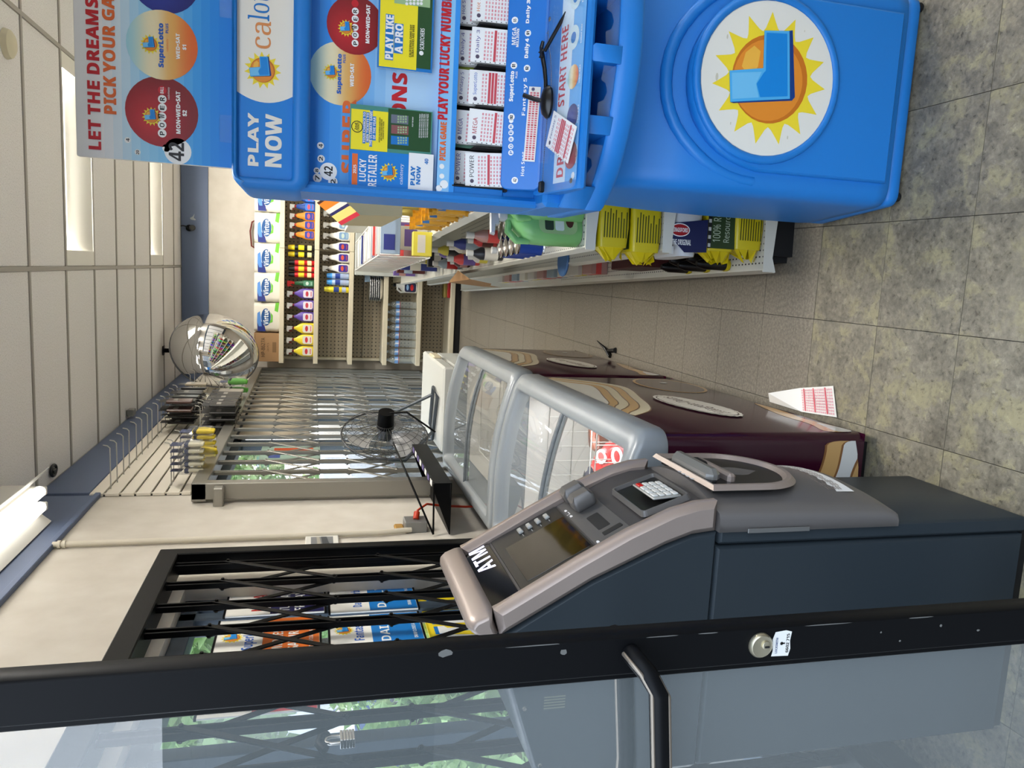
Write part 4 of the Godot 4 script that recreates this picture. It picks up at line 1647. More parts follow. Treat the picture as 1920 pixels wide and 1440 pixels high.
	for v in [0.250, 0.2265, 0.203, 0.180]:
		b = B.new()
		b.prism(rounded(0.104, v - 0.006, 0.128, v + 0.006, 0.002, 2), pl, 0.002, 0.010, 0.0025)
		part("menu_button", b, mat("button_grey", Color(0.62, 0.62, 0.60), 0.4), o)
		b = B.new(true).on(pl.translated_local(Vector3(0, 0, 0.0025)))
		rc(b, 0.088, v - 0.0008, 0.101, v + 0.0008, 0, Color(0.6, 0.6, 0.6))
		part("button_mark", b, mat("printed_ink"), o)
	# card reader: two rounded horns either side of a slot
	for u in [[0.108, 0.158], [0.045, 0.096]]:
		b = B.new()
		b.prism(rounded(u[0], 0.066, u[1], 0.122, 0.010, 4), pl, 0.0, 0.040, 0.010)
		part("card_guide", b, mat("reader_grey", Color(0.40, 0.39, 0.38), 0.4, 0.3), o)
	b = B.new()
	b.prism(rounded(0.094, 0.070, 0.110, 0.118, 0.002, 2), pl, 0.0, 0.022, 0.001)
	part("card_slot", b, mat("dark"), o)
	b = B.new()
	b.prism(rounded(-0.145, 0.060, 0.150, 0.142, 0.003, 2), pl, 0.0, 0.0015, 0.0006)
	part("reader_plate", b, mat("plate_grey", Color(0.32, 0.315, 0.31), 0.42, 0.2), o)
	b = B.new()
	b.prism(rounded(-0.070, 0.085, 0.012, 0.114, 0.004, 3), pl, 0.001, 0.0022, 0.0005)
	part("speaker_grille", b, mat("dark"), o)
	b = B.new()
	b.prism(rounded(-0.104, 0.068, -0.086, 0.114, 0.003, 3), pl, 0.001, 0.0025, 0.0004)
	part("receipt_slot", b, mat("dark"), o)
	b = B.new(true).on(pl.translated_local(Vector3(0, 0, 0.0016)))
	b.ink(Color(0.85, 0.85, 0.85))
	for c in [[0.100, 0.135], [0.060, 0.135], [-0.112, 0.134]]:
		b.sheet(pts([c[0] - 0.006, c[1] - 0.003, c[0] + 0.002, c[1] - 0.003, c[0] + 0.006, c[1], c[0] + 0.002, c[1] + 0.003, c[0] - 0.006, c[1] + 0.003]), 0)
	b.sheet(pts([0.072, 0.132, 0.088, 0.132, 0.088, 0.134, 0.074, 0.134, 0.074, 0.141, 0.072, 0.141]), 0)
	part("pictograms", b, mat("printed_ink"), o)
	# pin pad well, its keys on a shelf that tips up
	b = B.new()
	var w_out := rounded(-0.128, -0.062, 0.056, 0.055, 0.012, 4)
	var w_in := rounded(-0.118, -0.054, 0.046, 0.046, 0.008, 4)
	var low := facing(Vector3(-0.4705, 0.9015, -1.57), Vector3(0, 0, -1), Vector3(-0.34, 0.94, 0))
	well(b, w_out, w_in, low, 0.012)
	part("keypad_surround", b, mat("reader_grey"), o)
	b = B.new()
	b.prism(w_in, low, 0.0, 0.004)
	part("keypad_well", b, mat("well_dark", Color(0.05, 0.05, 0.052), 0.35), o)
	var kp := facing(low * Vector3(0, -0.046, 0.005), Vector3(0, 0, -1), (low.basis * Vector3(0, 0.965, 0.26)))
	b = B.new()
	b.prism(rounded(-0.112, 0.0, 0.0, 0.066, 0.004, 3), kp, 0.0, 0.004, 0.001)
	var pad := part("key_plate", b, mat("key_plate", Color(0.66, 0.66, 0.64), 0.35, 0.4), o)
	for i in 4:
		for k in 4:
			b = B.new()
			var u := -0.104 + 0.0255 * k
			var v := 0.004 + 0.0155 * i
			b.prism(rounded(u, v, u + 0.020, v + 0.0115, 0.002, 2), kp, 0.004, 0.0075, 0.001)
			var red: bool = i == 3 and k == 3
			part("key", b, mat("key_red", Color(0.75, 0.06, 0.05), 0.4) if red else mat("key_white", Color(0.80, 0.80, 0.78), 0.4), pad)
	# lower shell, bowed forward, with the cash mouth
	b = B.new()
	var rings := []
	for k in [[0.376, -0.478, 0.012], [0.384, -0.472, 0.018], [0.41, -0.468, 0.026], [0.46, -0.466, 0.032], [0.53, -0.464, 0.036], [0.67, -0.462, 0.038], [0.79, -0.462, 0.036], [0.812, -0.464, 0.034]]:
		var ringp := PackedVector3Array()
		ringp.append(Vector3(-0.503, k[0], -1.377))
		ringp.append(Vector3(k[1] - 0.012, k[0], -1.377))
		for i in 13:
			var t := i / 12.0 * 2.0 - 1.0
			ringp.append(Vector3(k[1] + k[2] * (1.0 - t * t), k[0], -1.5705 - 0.186 * t if absf(t) < 1.0 else -1.5705 - 0.188 * t))
		ringp.append(Vector3(k[1] - 0.012, k[0], -1.764))
		ringp.append(Vector3(-0.503, k[0], -1.764))
		rings.append(ringp)
	b.loft(rings)
	part("lower_shell", b, mat("lower_grey", Color(0.42, 0.405, 0.395), 0.4, 0.35), o)
	b = B.new()
	b.slab(Vector3(-0.506, 0.60, -1.3775), Vector3(-0.496, 0.7465, -1.3745), 0.001)
	part("edge_trim", b, mat("trim_grey", Color(0.5, 0.5, 0.49), 0.35, 0.6), o)
	var lp := facing(Vector3(-0.4265, 0.66, -1.57), Vector3(0, 0, -1), Vector3.UP)
	b = B.new()
	var m_out := PackedVector2Array()
	var m_in := PackedVector2Array()
	for k in 33:
		var a := PI + PI * k / 32.0
		m_out.append(Vector2(0.152 * cos(a), 0.02 + 0.135 * sin(a)))
		m_in.append(Vector2(0.126 * cos(a), 0.026 + 0.112 * sin(a)))
	for q in [[0.152, 0.15, 0.126, 0.137], [-0.152, 0.15, -0.126, 0.137]]:
		m_out.append(Vector2(q[0], q[1]))
		m_in.append(Vector2(q[2], q[3]))
	well(b, m_out, m_in, lp, 0.010)
	part("mouth_frame", b, shell, o)
	b = B.new()
	b.prism(m_in, lp, -0.012, 0.001)
	part("mouth_back", b, mat("well_dark"), o)
	b = B.new()
	b.box(lp * Vector3(-0.005, 0.118, 0.014), Vector3(0.035, 0.034, 0.19), 0.012)
	part("dispenser_lip", b, mat("clear_grey", Color(0.50, 0.50, 0.49), 0.12, 0.4), o)
	b = B.new()
	b.box(lp * Vector3(-0.005, 0.070, 0.006), Vector3(0.025, 0.02, 0.17), 0.006)
	part("dispenser_tray", b, shell, o)
	b = B.new()
	b.box(lp * Vector3(0.03, 0.094, 0.012), Vector3(0.022, 0.03, 0.05), 0.004)
	part("dispenser_slot", b, mat("dark"), o)
	b = B.new(true)
	var cur := func(u: float, y: float, lift: float) -> Vector3:
		var t := u / 0.188
		return Vector3(-0.4655 + 0.033 * (1.0 - t * t) + lift - maxf(0.0, 0.47 - y) * 0.06, y, -1.5705 - u)
	b.flat()
	for i in 8:
		for c in [[0.435, 0.548, 0, WHT]]:
			b.ink(Color(0.92, 0.91, 0.88))
			var u0 := -0.115 + 0.034 * i
			var u1 := u0 + 0.034
			b.quad(cur.call(u0, c[0] + (u0 + 0.115) * 0.1, 0.0012), cur.call(u1, c[0] + (u1 + 0.115) * 0.1, 0.0012), cur.call(u1, c[1], 0.0012), cur.call(u0, c[1], 0.0012))
	for i in 10:
		for k in 14:
			var u0 := -0.108 + 0.018 * k
			if rng.randf() < 0.15:
				continue
			var y := 0.455 + 0.0068 * i + (u0 + 0.115) * 0.06
			b.ink(Color(0.55, 0.50, 0.47))
			b.quad(cur.call(u0, y, 0.0018), cur.call(u0 + 0.015, y, 0.0018), cur.call(u0 + 0.015, y + 0.0026, 0.0018), cur.call(u0, y + 0.0026, 0.0018))
	var logos := [Color(0.70, 0.12, 0.15), Color(0.12, 0.25, 0.62), Color(0.75, 0.50, 0.12), Color(0.15, 0.38, 0.65), Color(0.70, 0.15, 0.20), Color(0.35, 0.35, 0.55)]
	for k in 6:
		for i in 2:
			b.ink(logos[(k + i * 2) % 6])
			var u0 := -0.100 + 0.040 * k
			b.quad(cur.call(u0, 0.528 - i * 0.014, 0.0018), cur.call(u0 + 0.022, 0.528 - i * 0.014, 0.0018), cur.call(u0 + 0.022, 0.538 - i * 0.014, 0.0018), cur.call(u0, 0.538 - i * 0.014, 0.0018))
	part("notice_label", b, mat("printed_ink"), o, "white fee notice with coloured card marks")
	b = B.new(true).on(lp.translated_local(Vector3(0, 0, 0.011)))
	b.ink(Color(0.8, 0.8, 0.8))
	for u in [-0.04, -0.06, -0.08, -0.1]:
		b.sheet(pts([u, 0.166, u + 0.010, 0.166, u + 0.013, 0.170, u + 0.010, 0.174, u, 0.174]), 0)
	part("pictograms", b, mat("printed_ink"), o)
	# screen-printed marks and screws on the rear half of the near side
	b = B.new(true).on(facing(Vector3(0, 0, -1.3838), Vector3.RIGHT, Vector3.UP))
	b.ink(Color(0.42, 0.46, 0.48))
	for k in 2:
		for i in 8:
			for j in 4:
				if (i + j) % 2 == 0:
					rc(b, -0.800 + 0.0035 * j, 1.145 - 0.095 * k + 0.004 * i, -0.7965 + 0.0035 * j, 1.149 - 0.095 * k + 0.004 * i, 0, Color(0.50, 0.54, 0.56))
	tx(b, "R", -0.807, 1.085, -0.782, 1.115, 0, Color(0.46, 0.50, 0.52), SERIF)
	for i in 5:
		rc(b, -0.835 - 0.006 * i, 1.12, -0.838 - 0.006 * i, 1.165, 0, Color(0.36, 0.37, 0.30))
	part("side_marks", b, mat("printed_ink"), o)
	for p in [Vector2(-0.857, 1.205), Vector2(-0.985, 1.165)]:
		b = B.new()
		b.lathe([Vector2(0.005, 0.0), Vector2(0.004, 0.002), Vector2(0, 0.0025)], Transform3D(Basis(Vector3.RIGHT, Vector3(0, 0, 1), Vector3(0, -1, 0)), Vector3(p.x, p.y, -1.384)), 10)
		part("screw", b, mat("steel"), o)


func well(b: B, out: PackedVector2Array, inn: PackedVector2Array, t: Transform3D, h: float):
	# a raised rim between two outlines
	var n := out.size()
	b.flat()
	for i in n:
		var j := (i + 1) % n
		var o2 := out[i].lerp(inn[i], 0.35)
		var p2 := out[j].lerp(inn[j], 0.35)
		var lv := [[out[i], out[j], 0.0], [o2, p2, h], [out[i].lerp(inn[i], 0.7), out[j].lerp(inn[j], 0.7), h], [inn[i], inn[j], 0.0]]
		for k in 3:
			var a: Vector2 = lv[k][0]; var c: Vector2 = lv[k][1]; var d: Vector2 = lv[k + 1][1]; var e: Vector2 = lv[k + 1][0]
			b.face(t * Vector3(a.x, a.y, lv[k][2]), t * Vector3(c.x, c.y, lv[k][2]), t * Vector3(d.x, d.y, lv[k + 1][2]), t * Vector3(e.x, e.y, lv[k + 1][2]), t.basis.z + t.basis * Vector3((a - e).x, (a - e).y, 0) * (10.0 if k == 0 else -10.0 if k == 2 else 0.0))


func arch(d: float) -> float:
	# height of the curved freezer top, d metres back from its front edge
	var k := 1.0 - clampf(d / 0.5, 0.0, 1.0)
	return 0.742 + 0.092 * (1.0 - k * k)


func freezer(label: String, at: Vector3, turn: float, lamp: bool) -> Node3D:
	var L := 1.30
	var W := 0.71
	var o := thing("display_freezer", label, "freezer", Vector3.ZERO, "ice cream freezers along the left wall")
	var plum := mat("plum_vinyl", Color(0.20, 0.035, 0.115), 0.16)
	var grey := mat("freezer_grey", Color(0.55, 0.57, 0.58), 0.28)
	var up := Transform3D(Basis(Vector3(1, 0, 0), Vector3(0, 0, -1), Vector3(0, 1, 0)), Vector3.ZERO)
	var outl := rounded(-W, 0.0, 0.0, L, 0.035, 4)
	var b := B.new()
	var wi := rounded(-W + 0.07, 0.07, -0.07, L - 0.07, 0.03, 3)
	# a hollow box: outer skin, inner liner, floor
	var n := outl.size()
	b.soft()
	for i in n:
		var j := (i + 1) % n
		b.quad(up * Vector3(outl[i].x, outl[i].y, 0.035), up * Vector3(outl[j].x, outl[j].y, 0.035), up * Vector3(outl[j].x, outl[j].y, 0.70), up * Vector3(outl[i].x, outl[i].y, 0.70))
	b.flat()
	b.quad(Vector3(-W, 0.035, 0), Vector3(-W, 0.035, -L), Vector3(0, 0.035, -L), Vector3(0, 0.035, 0))
	part("cabinet", b, plum, o)
	b = B.new()
	b.slab(Vector3(-W + 0.03, 0.0, -L + 0.03), Vector3(-0.03, 0.04, -0.03))
	part("plinth", b, mat("dark"), o)
	b = B.new()
	b.flat()
	n = wi.size()
	for i in n:
		var j := (i + 1) % n
		b.quad(up * Vector3(wi[j].x, wi[j].y, 0.16), up * Vector3(wi[i].x, wi[i].y, 0.16), up * Vector3(wi[i].x, wi[i].y, 0.72), up * Vector3(wi[j].x, wi[j].y, 0.72))
	b.quad(Vector3(-W + 0.05, 0.16, -0.05), Vector3(-0.05, 0.16, -0.05), Vector3(-0.05, 0.16, -L + 0.05), Vector3(-W + 0.05, 0.16, -L + 0.05))
	part("liner", b, mat("white_enamel"), o)
	# rim with arched ends
	b = B.new()
	var rim := func(ins: float, lift: float) -> PackedVector3Array:
		var q := rounded(-W - 0.012 + ins, -0.012 + ins, 0.012 - ins, L + 0.012 - ins, maxf(0.055 - ins * 0.5, 0.02), 6)
		var p := PackedVector3Array()
		for i in q.size():
			# extra points along the ends so that they follow the arch
			var a := q[i]
			var c := q[(i + 1) % q.size()]
			var m := 10 if absf(a.x - c.x) > 0.3 else 1
			for k in m:
				var e := a.lerp(c, float(k) / m)
				p.append(Vector3(e.x, lift if lift < 0.72 else arch(0.012 - e.x) + lift - 0.742, -e.y))
		return p
	b.loft([rim.call(0.004, 0.672), rim.call(0.0, 0.678), rim.call(0.0, 0.73), rim.call(0.004, 0.744), rim.call(0.016, 0.752), rim.call(0.055, 0.757), rim.call(0.060, 0.754), rim.call(0.072, 0.735), rim.call(0.075, 0.68)], false)
	part("rim", b, grey, o)
	# two sliding curved panes
	for k in 2:
		var z0: float = -0.055 - 0.595 * k
		var z1 := z0 - 0.60
		var lift: float = -0.006 - 0.012 * k
		b = B.new()
		b.grid(func(u, v): return Vector3(-0.05 - u * (W - 0.10), arch(0.05 + u * (W - 0.10)) + lift, lerpf(z0, z1, v)), 16, 1)
		var pn := part("sliding_pane", b, mat("window_glass"), o)
		for z in [z0, z1]:
			if k == 0 and z == z0 or k == 1 and z == z1:
				continue
			b = B.new()
			for i in 16:
				var x0 := -0.05 - (W - 0.10) * i / 16.0
				var x1 := -0.05 - (W - 0.10) * (i + 1) / 16.0
				b.tube([Vector3(x0, arch(-x0) + lift + 0.004, z), Vector3(x1, arch(-x1) + lift + 0.004, z)], 0.009, 6)
			part("pane_rail", b, mat("rail_grey", Color(0.40, 0.42, 0.43), 0.35), pn)
	# lamp strip under the front rim
	b = B.new()
	b.slab(Vector3(-0.088, 0.665, -L + 0.12), Vector3(-0.072, 0.700, -0.12), 0.003)
	part("lamp_strip", b, mat("lamp_glow") if lamp else mat("white_enamel"), o)
	if lamp:
		var l := AreaLight3D.new()
		l.name = "strip_light"
		l.area_size = Vector2(1.0, 0.03)
		l.area_normalize_energy = true
		l.light_energy = 0.22
		l.light_color = Color(0.95, 0.97, 1.0)
		l.shadow_enabled = true
		l.area_range = 12.0
		o.add_child(l)
		l.position = Vector3(-0.09, 0.68, -L / 2)
		l.rotation_degrees = Vector3(-25, 90, 0)
	# baskets of white wire
	for k in 2:
		var z0: float = -0.10 - 0.57 * k
		var z1 := z0 - 0.52
		b = B.new()
		for y in [0.42, 0.53, 0.64]:
			b.tube([Vector3(-0.10, y, z0), Vector3(-0.61, y, z0), Vector3(-0.61, y, z1), Vector3(-0.10, y, z1)], 0.0035, 5, true)
		for i in 12:
			var z := lerpf(z0, z1, i / 11.0)
			b.tube([Vector3(-0.10, 0.64, z), Vector3(-0.10, 0.42, z), Vector3(-0.61, 0.42, z), Vector3(-0.61, 0.64, z)], 0.002, 4)
		for i in 9:
			var x := lerpf(-0.10, -0.61, i / 8.0)
			b.tube([Vector3(x, 0.64, z0), Vector3(x, 0.42, z0), Vector3(x, 0.42, z1), Vector3(x, 0.64, z1)], 0.002, 4)
		part("wire_basket", b, mat("white_enamel"), o)
	# swirl graphics on the front, seen along -z as s, and y
	b = B.new(true).on(facing(Vector3(0.0, 0, 0), Vector3(0, 0, -1), Vector3.UP))
	var cream := Color(0.84, 0.79, 0.66)
	var gold := Color(0.78, 0.62, 0.40)
	var brown := Color(0.52, 0.36, 0.22)
	var sweep := func(grow: float) -> PackedVector2Array:
		var top := []
		var q := PackedVector2Array()
		var low := [Vector2(0.27, 0.668), Vector2(0.33, 0.60), Vector2(0.40, 0.535), Vector2(0.52, 0.49), Vector2(0.68, 0.455), Vector2(0.84, 0.41), Vector2(0.98, 0.39), Vector2(1.10, 0.45), Vector2(1.20, 0.56), Vector2(1.255, 0.668)]
		for p in low:
			q.append(Vector2(p.x + (0.06 * grow if p.x < 0.5 else -0.05 * grow if p.x > 1.0 else 0.0), minf(0.668, p.y + 0.11 * grow)))
		return q
	var cols := [brown, cream, brown, gold, brown, cream, brown, gold, brown, Color(0.88, 0.86, 0.80)]
	for k in cols.size():
		var gr := [0.0, 0.04, 0.34, 0.38, 0.66, 0.70, 1.0, 1.04, 1.32, 1.36]
		b.ink(cols[k])
		b.sheet(eased(sweep.call(gr[k])), k + 1)
	for k in 2:
		b.ink(gold if k == 0 else Color(0.25, 0.12, 0.13))
		var e := PackedVector2Array()
		for i in 30:
			var a := TAU * i / 30
			e.append(Vector2(1.04 + (0.22 - 0.012 * k) * cos(a), 0.17 + (0.135 - 0.012 * k) * sin(a)))
		b.sheet(e, 1 + k)
	b.ink(gold)
	b.sheet(eased(pts([0.03, 0.045, 0.14, 0.045, 0.26, 0.075, 0.36, 0.045, 0.60, 0.045, 0.52, 0.07, 0.30, 0.115, 0.16, 0.105, 0.03, 0.155])), 1)
	b.ink(Color(0.86, 0.85, 0.82))
	b.sheet(eased(pts([0.03, 0.045, 0.10, 0.045, 0.20, 0.07, 0.12, 0.09, 0.03, 0.112])), 2)
	# scalloped oval badge
	var tilt := 0.14
	for k in 4:
		var q := PackedVector2Array()
		var rr: float = [1.0, 0.93, 0.90, 0.0][k]
		if k == 3:
			continue
		for i in 72:
			var a := TAU * i / 72
			var sc := rr * (1.0 + (0.018 * cos(a * 26) if k == 0 else 0.010 * cos(a * 26)))
			var dx := 0.225 * sc * cos(a)
			q.append(Vector2(0.49 + dx, 0.335 + 0.085 * sc * sin(a) + dx * tilt))
		b.ink([Color(0.93, 0.91, 0.85), Color(0.28, 0.10, 0.12), Color(0.93, 0.91, 0.85)][k])
		b.sheet(q, 12 + k)
	var old := b.pl
	b.pl = b.pl * Transform3D(Basis(Vector3(1, tilt, 0), Vector3(0, 1, 0), Vector3(0, 0, 1)), Vector3(0, -0.49 * tilt, 0))
	tx(b, "Häagen-Dazs", 0.315, 0.305, 0.665, 0.365, 15, Color(0.30, 0.08, 0.14), SERIF)
	b.pl = old
	rc(b, 1.09, 0.150, 1.12, 0.178, 5, Color(0.85, 0.85, 0.83))
	part("front_graphics", b, mat("vinyl_print_gloss", Color.WHITE, 0.16), o)
	mat("vinyl_print_gloss").vertex_color_use_as_albedo = true
	# swirls on the near end
	b = B.new(true).on(facing(Vector3(-W, 0, 0), Vector3.RIGHT, Vector3.UP))
	b.ink(brown); b.sheet(eased(pts([0.04, 0.045, 0.69, 0.045, 0.69, 0.17, 0.655, 0.168, 0.60, 0.18, 0.55, 0.205, 0.42, 0.26, 0.20, 0.24, 0.04, 0.20])), 1)
	b.ink(gold); b.sheet(eased(pts([0.04, 0.045, 0.69, 0.045, 0.69, 0.163, 0.655, 0.161, 0.60, 0.173, 0.55, 0.198, 0.42, 0.252, 0.20, 0.232, 0.04, 0.19])), 2)
	b.ink(brown); b.sheet(eased(pts([0.05, 0.045, 0.69, 0.045, 0.69, 0.112, 0.655, 0.115, 0.60, 0.122, 0.56, 0.14, 0.44, 0.16, 0.25, 0.12, 0.05, 0.10])), 3)
	b.ink(Color(0.84, 0.84, 0.82)); b.sheet(eased(pts([0.06, 0.045, 0.69, 0.045, 0.69, 0.105, 0.655, 0.108, 0.60, 0.115, 0.56, 0.133, 0.44, 0.152, 0.25, 0.113, 0.06, 0.09])), 4)
	b.ink(brown); b.sheet(eased(pts([0.25, 0.045, 0.66, 0.045, 0.60, 0.072, 0.53, 0.083, 0.42, 0.09, 0.30, 0.07])), 5)
	b.ink(gold); b.sheet(eased(pts([0.27, 0.045, 0.645, 0.045, 0.59, 0.066, 0.53, 0.076, 0.42, 0.083, 0.31, 0.064])), 6)
	part("end_graphics", b, mat("vinyl_print_gloss"), o)
	o.position = at
	o.rotation.y = turn
	return o


func pouch(w: float, h: float, d: float, frill := 0.012) -> ArrayMesh:
	# a filled bag: pillow with crimped ends, standing, front towards +z
	var b := B.new()
	var r := []
	var n := 16
	for k in 9:
		var t := k / 8.0
		var y := lerpf(frill, h - frill, t)
		var f := pow(sin(PI * clampf(t * 0.94 + 0.03, 0, 1)), 0.42)
		var p := PackedVector3Array()
		for i in n:
			var a := TAU * i / n
			var c := cos(a)
			var s := sin(a)
			p.append(Vector3(signf(c) * pow(absf(c), 0.6) * w * 0.5 * (0.97 + 0.03 * cos(k * 2.1 + i)), y, signf(s) * pow(absf(s), 0.75) * d * 0.5 * maxf(f, 0.12) * (1.0 + 0.10 * sin(i * 2.3 + k * 1.7))))
		r.append(p)
	b.loft(r)
	for e in [0, 1]:
		b.flat()
		var y0: float = frill if e == 0 else h - frill
		var y1: float = 0.0 if e == 0 else h
		for i in 8:
			var x0 := -w / 2 + w * i / 8.0
			var x1 := x0 + w / 8.0
			var z0 := 0.003 * (1 if i % 2 else -1)
			b.quad(Vector3(x0, y0, z0), Vector3(x1, y0, -z0), Vector3(x1, y1, -z0), Vector3(x0, y1, z0))
	return b.mesh()


func freezers():
	freezer("plum ice cream freezer with swirls and an oval badge, nearest the cash machine", Vector3(-0.415, 0, -1.925), 0.013, true)
	freezer("second plum ice cream freezer, between the near one and the white chest freezer", Vector3(-0.432, 0, -3.275), 0.013, false)
	# packs lying in the baskets
	var packs := [[-0.60, 0.47, -2.52, 0.11, 0.16, Color(0.75, 0.08, 0.10), "red ice cream pouch in the near freezer's first basket"], [-0.62, 0.47, -2.70, 0.12, 0.16, Color(0.78, 0.12, 0.12), "second red ice cream pouch in the near freezer's first basket"], [-0.56, 0.47, -2.38, 0.10, 0.13, Color(0.42, 0.70, 0.12), "lime green pack at the near end of the near freezer"], [-0.76, 0.46, -2.74, 0.16, 0.14, Color(0.62, 0.38, 0.20), "tan carton with red letters deep in the near freezer"], [-0.83, 0.46, -2.98, 0.18, 0.16, Color(0.10, 0.11, 0.24), "navy blue pack under the pane rail of the near freezer"], [-0.66, 0.46, -2.93, 0.13, 0.15, Color(0.66, 0.32, 0.16), "orange brown pack beside the navy one in the near freezer"], [-0.62, 0.43, -3.62, 0.16, 0.16, Color(0.10, 0.16, 0.50), "blue ice cream pack in the second freezer"], [-0.60, 0.50, -3.48, 0.12, 0.10, Color(0.88, 0.68, 0.10), "yellow ice cream pack on the blue one in the second freezer"]]
	for i in packs.size():
		var p = packs[i]
		var o := thing("ice_cream_pack", p[6], "ice cream pack", Vector3.ZERO, "ice cream packs in the freezers")
		part("pouch", pouch(p[3], p[4], 0.07), mat("pack_%d" % i, p[5], 0.3), o)
		var b := B.new(true).on(Transform3D(Basis(), Vector3(0, 0, 0.039)))
		if i == 3:
			tx(b, "T", -0.04, 0.03, 0.04, 0.11, 0, Color(0.75, 0.08, 0.2), BOLD)
		else:
			b.ink(WHT); b.sheet(ring(14, 0.0, p[4] * 0.55, p[3] * 0.32, p[4] * 0.16), 0)
			b.ink(p[5]); b.sheet(ring(14, 0.0, p[4] * 0.55, p[3] * 0.2, p[4] * 0.08), 1)
		part("print", b, mat("printed_ink"), o)
		o.position = Vector3(p[0], p[1], p[2])
		o.rotation = Vector3(-1.0, 0.5 + 0.6 * i, 0.1)
	# white chest freezer
	var c := thing("chest_freezer", "plain white chest freezer with a flat lid and cream latch behind the ice cream freezers", "freezer", Vector3(-0.86, 0, -5.2))
	var b := B.new()
	b.slab(Vector3(-1.13, 0.03, -5.66), Vector3(-0.60, 0.745, -4.74), 0.02)
	part("cabinet", b, mat("chest_white", Color(0.82, 0.82, 0.79), 0.35), c)
	b = B.new()
	b.slab(Vector3(-1.11, 0.0, -5.6), Vector3(-0.63, 0.035, -4.8))
	part("plinth", b, mat("dark"), c)
	b = B.new()
	b.slab(Vector3(-1.135, 0.755, -5.67), Vector3(-0.592, 0.83, -4.73), 0.012)
	var lid := part("lid", b, mat("chest_white"), c)
	b = B.new()
	b.slab(Vector3(-1.12, 0.742, -5.655), Vector3(-0.605, 0.758, -4.745), 0.003)
	part("gasket", b, mat("gasket_grey", Color(0.55, 0.55, 0.53), 0.6), c)
	b = B.new()
	b.slab(Vector3(-0.597, 0.765, -5.42), Vector3(-0.575, 0.825, -5.20), 0.01)
	part("latch", b, mat("latch_cream", Color(0.85, 0.80, 0.68), 0.4), lid, "cream plastic latch")


func sprayer(called: String, label: String, body: Color, trig: Color, head: Color, lab: Color, lab2: Color, h: float, w: float, slim: bool) -> Node3D:
	# trigger spray bottle standing at the origin, label to +z, nozzle towards -x
	var o := thing(called, label, "spray bottle")
	var d := w * 0.55
	var b := B.new()
	var prof := [[0.0, 0.92], [0.012, 1.0], [0.30, 1.0], [0.42, 0.96], [0.54, 0.72], [0.62, 0.42], [0.68, 0.30], [0.72, 0.27]] if not slim else [[0.0, 0.92], [0.012, 1.0], [0.28, 1.0], [0.40, 0.86], [0.50, 0.62], [0.60, 0.52], [0.66, 0.50], [0.70, 0.40], [0.74, 0.32]]
	var rings := []
	for p in prof:
		var ringp := PackedVector3Array()
		for i in 16:
			var a := TAU * i / 16
			var c := cos(a)
			var s := sin(a)
			ringp.append(Vector3(signf(c) * pow(absf(c), 0.7) * w / 2 * p[1], p[0] * h, signf(s) * pow(absf(s), 0.7) * d / 2 * maxf(p[1], 0.5)))
		rings.append(ringp)
	b.loft(rings)
	part("bottle", b, mat("bottle_%s" % body.to_html(), body, 0.3), o)
	var y0: float = prof[prof.size() - 1][0] * h
	b = B.new()
	b.lathe([Vector2(0.014, y0 - 0.004), Vector2(0.015, y0 + 0.014), Vector2(0.011, y0 + 0.02), Vector2(0, y0 + 0.02)], Transform3D(), 12)
	part("collar", b, mat("trig_%s" % trig.to_html(), trig, 0.35), o)
	b = B.new()
	var y1 := y0 + 0.018
	b.prism(pts([0.018, y1 - 0.002, 0.022, h - 0.004, -0.020, h, -0.040, h - 0.006, -0.042, h - 0.026, -0.022, h - 0.028, -0.012, y1]), Transform3D(), -0.011, 0.011, 0.003)
	part("head", b, mat("trig_%s" % head.to_html(), head, 0.35), o)
	b = B.new()
	b.prism(pts([-0.020, h - 0.026, -0.034, h - 0.030, -0.040, h - 0.062, -0.034, h - 0.064, -0.026, h - 0.042, -0.014, h - 0.034]), Transform3D(), -0.006, 0.006, 0.001)
	part("trigger", b, mat("trig_%s" % trig.to_html(), trig, 0.35), o)
	b = B.new(true).on(Transform3D(Basis(), Vector3(0, 0, d / 2 + 0.0006)))
	b.ink(lab); b.sheet(rounded(-w * 0.36, 0.05 * h, w * 0.36, 0.40 * h, w * 0.16, 4), 0)
	b.ink(lab2); b.sheet(ring(14, 0.0, 0.26 * h, w * 0.26, h * 0.055), 1)
	rc(b, -w * 0.24, 0.09 * h, w * 0.24, 0.13 * h, 1, lab2.lerp(lab, 0.4))
	part("label", b, mat("printed_ink"), o)
	return o


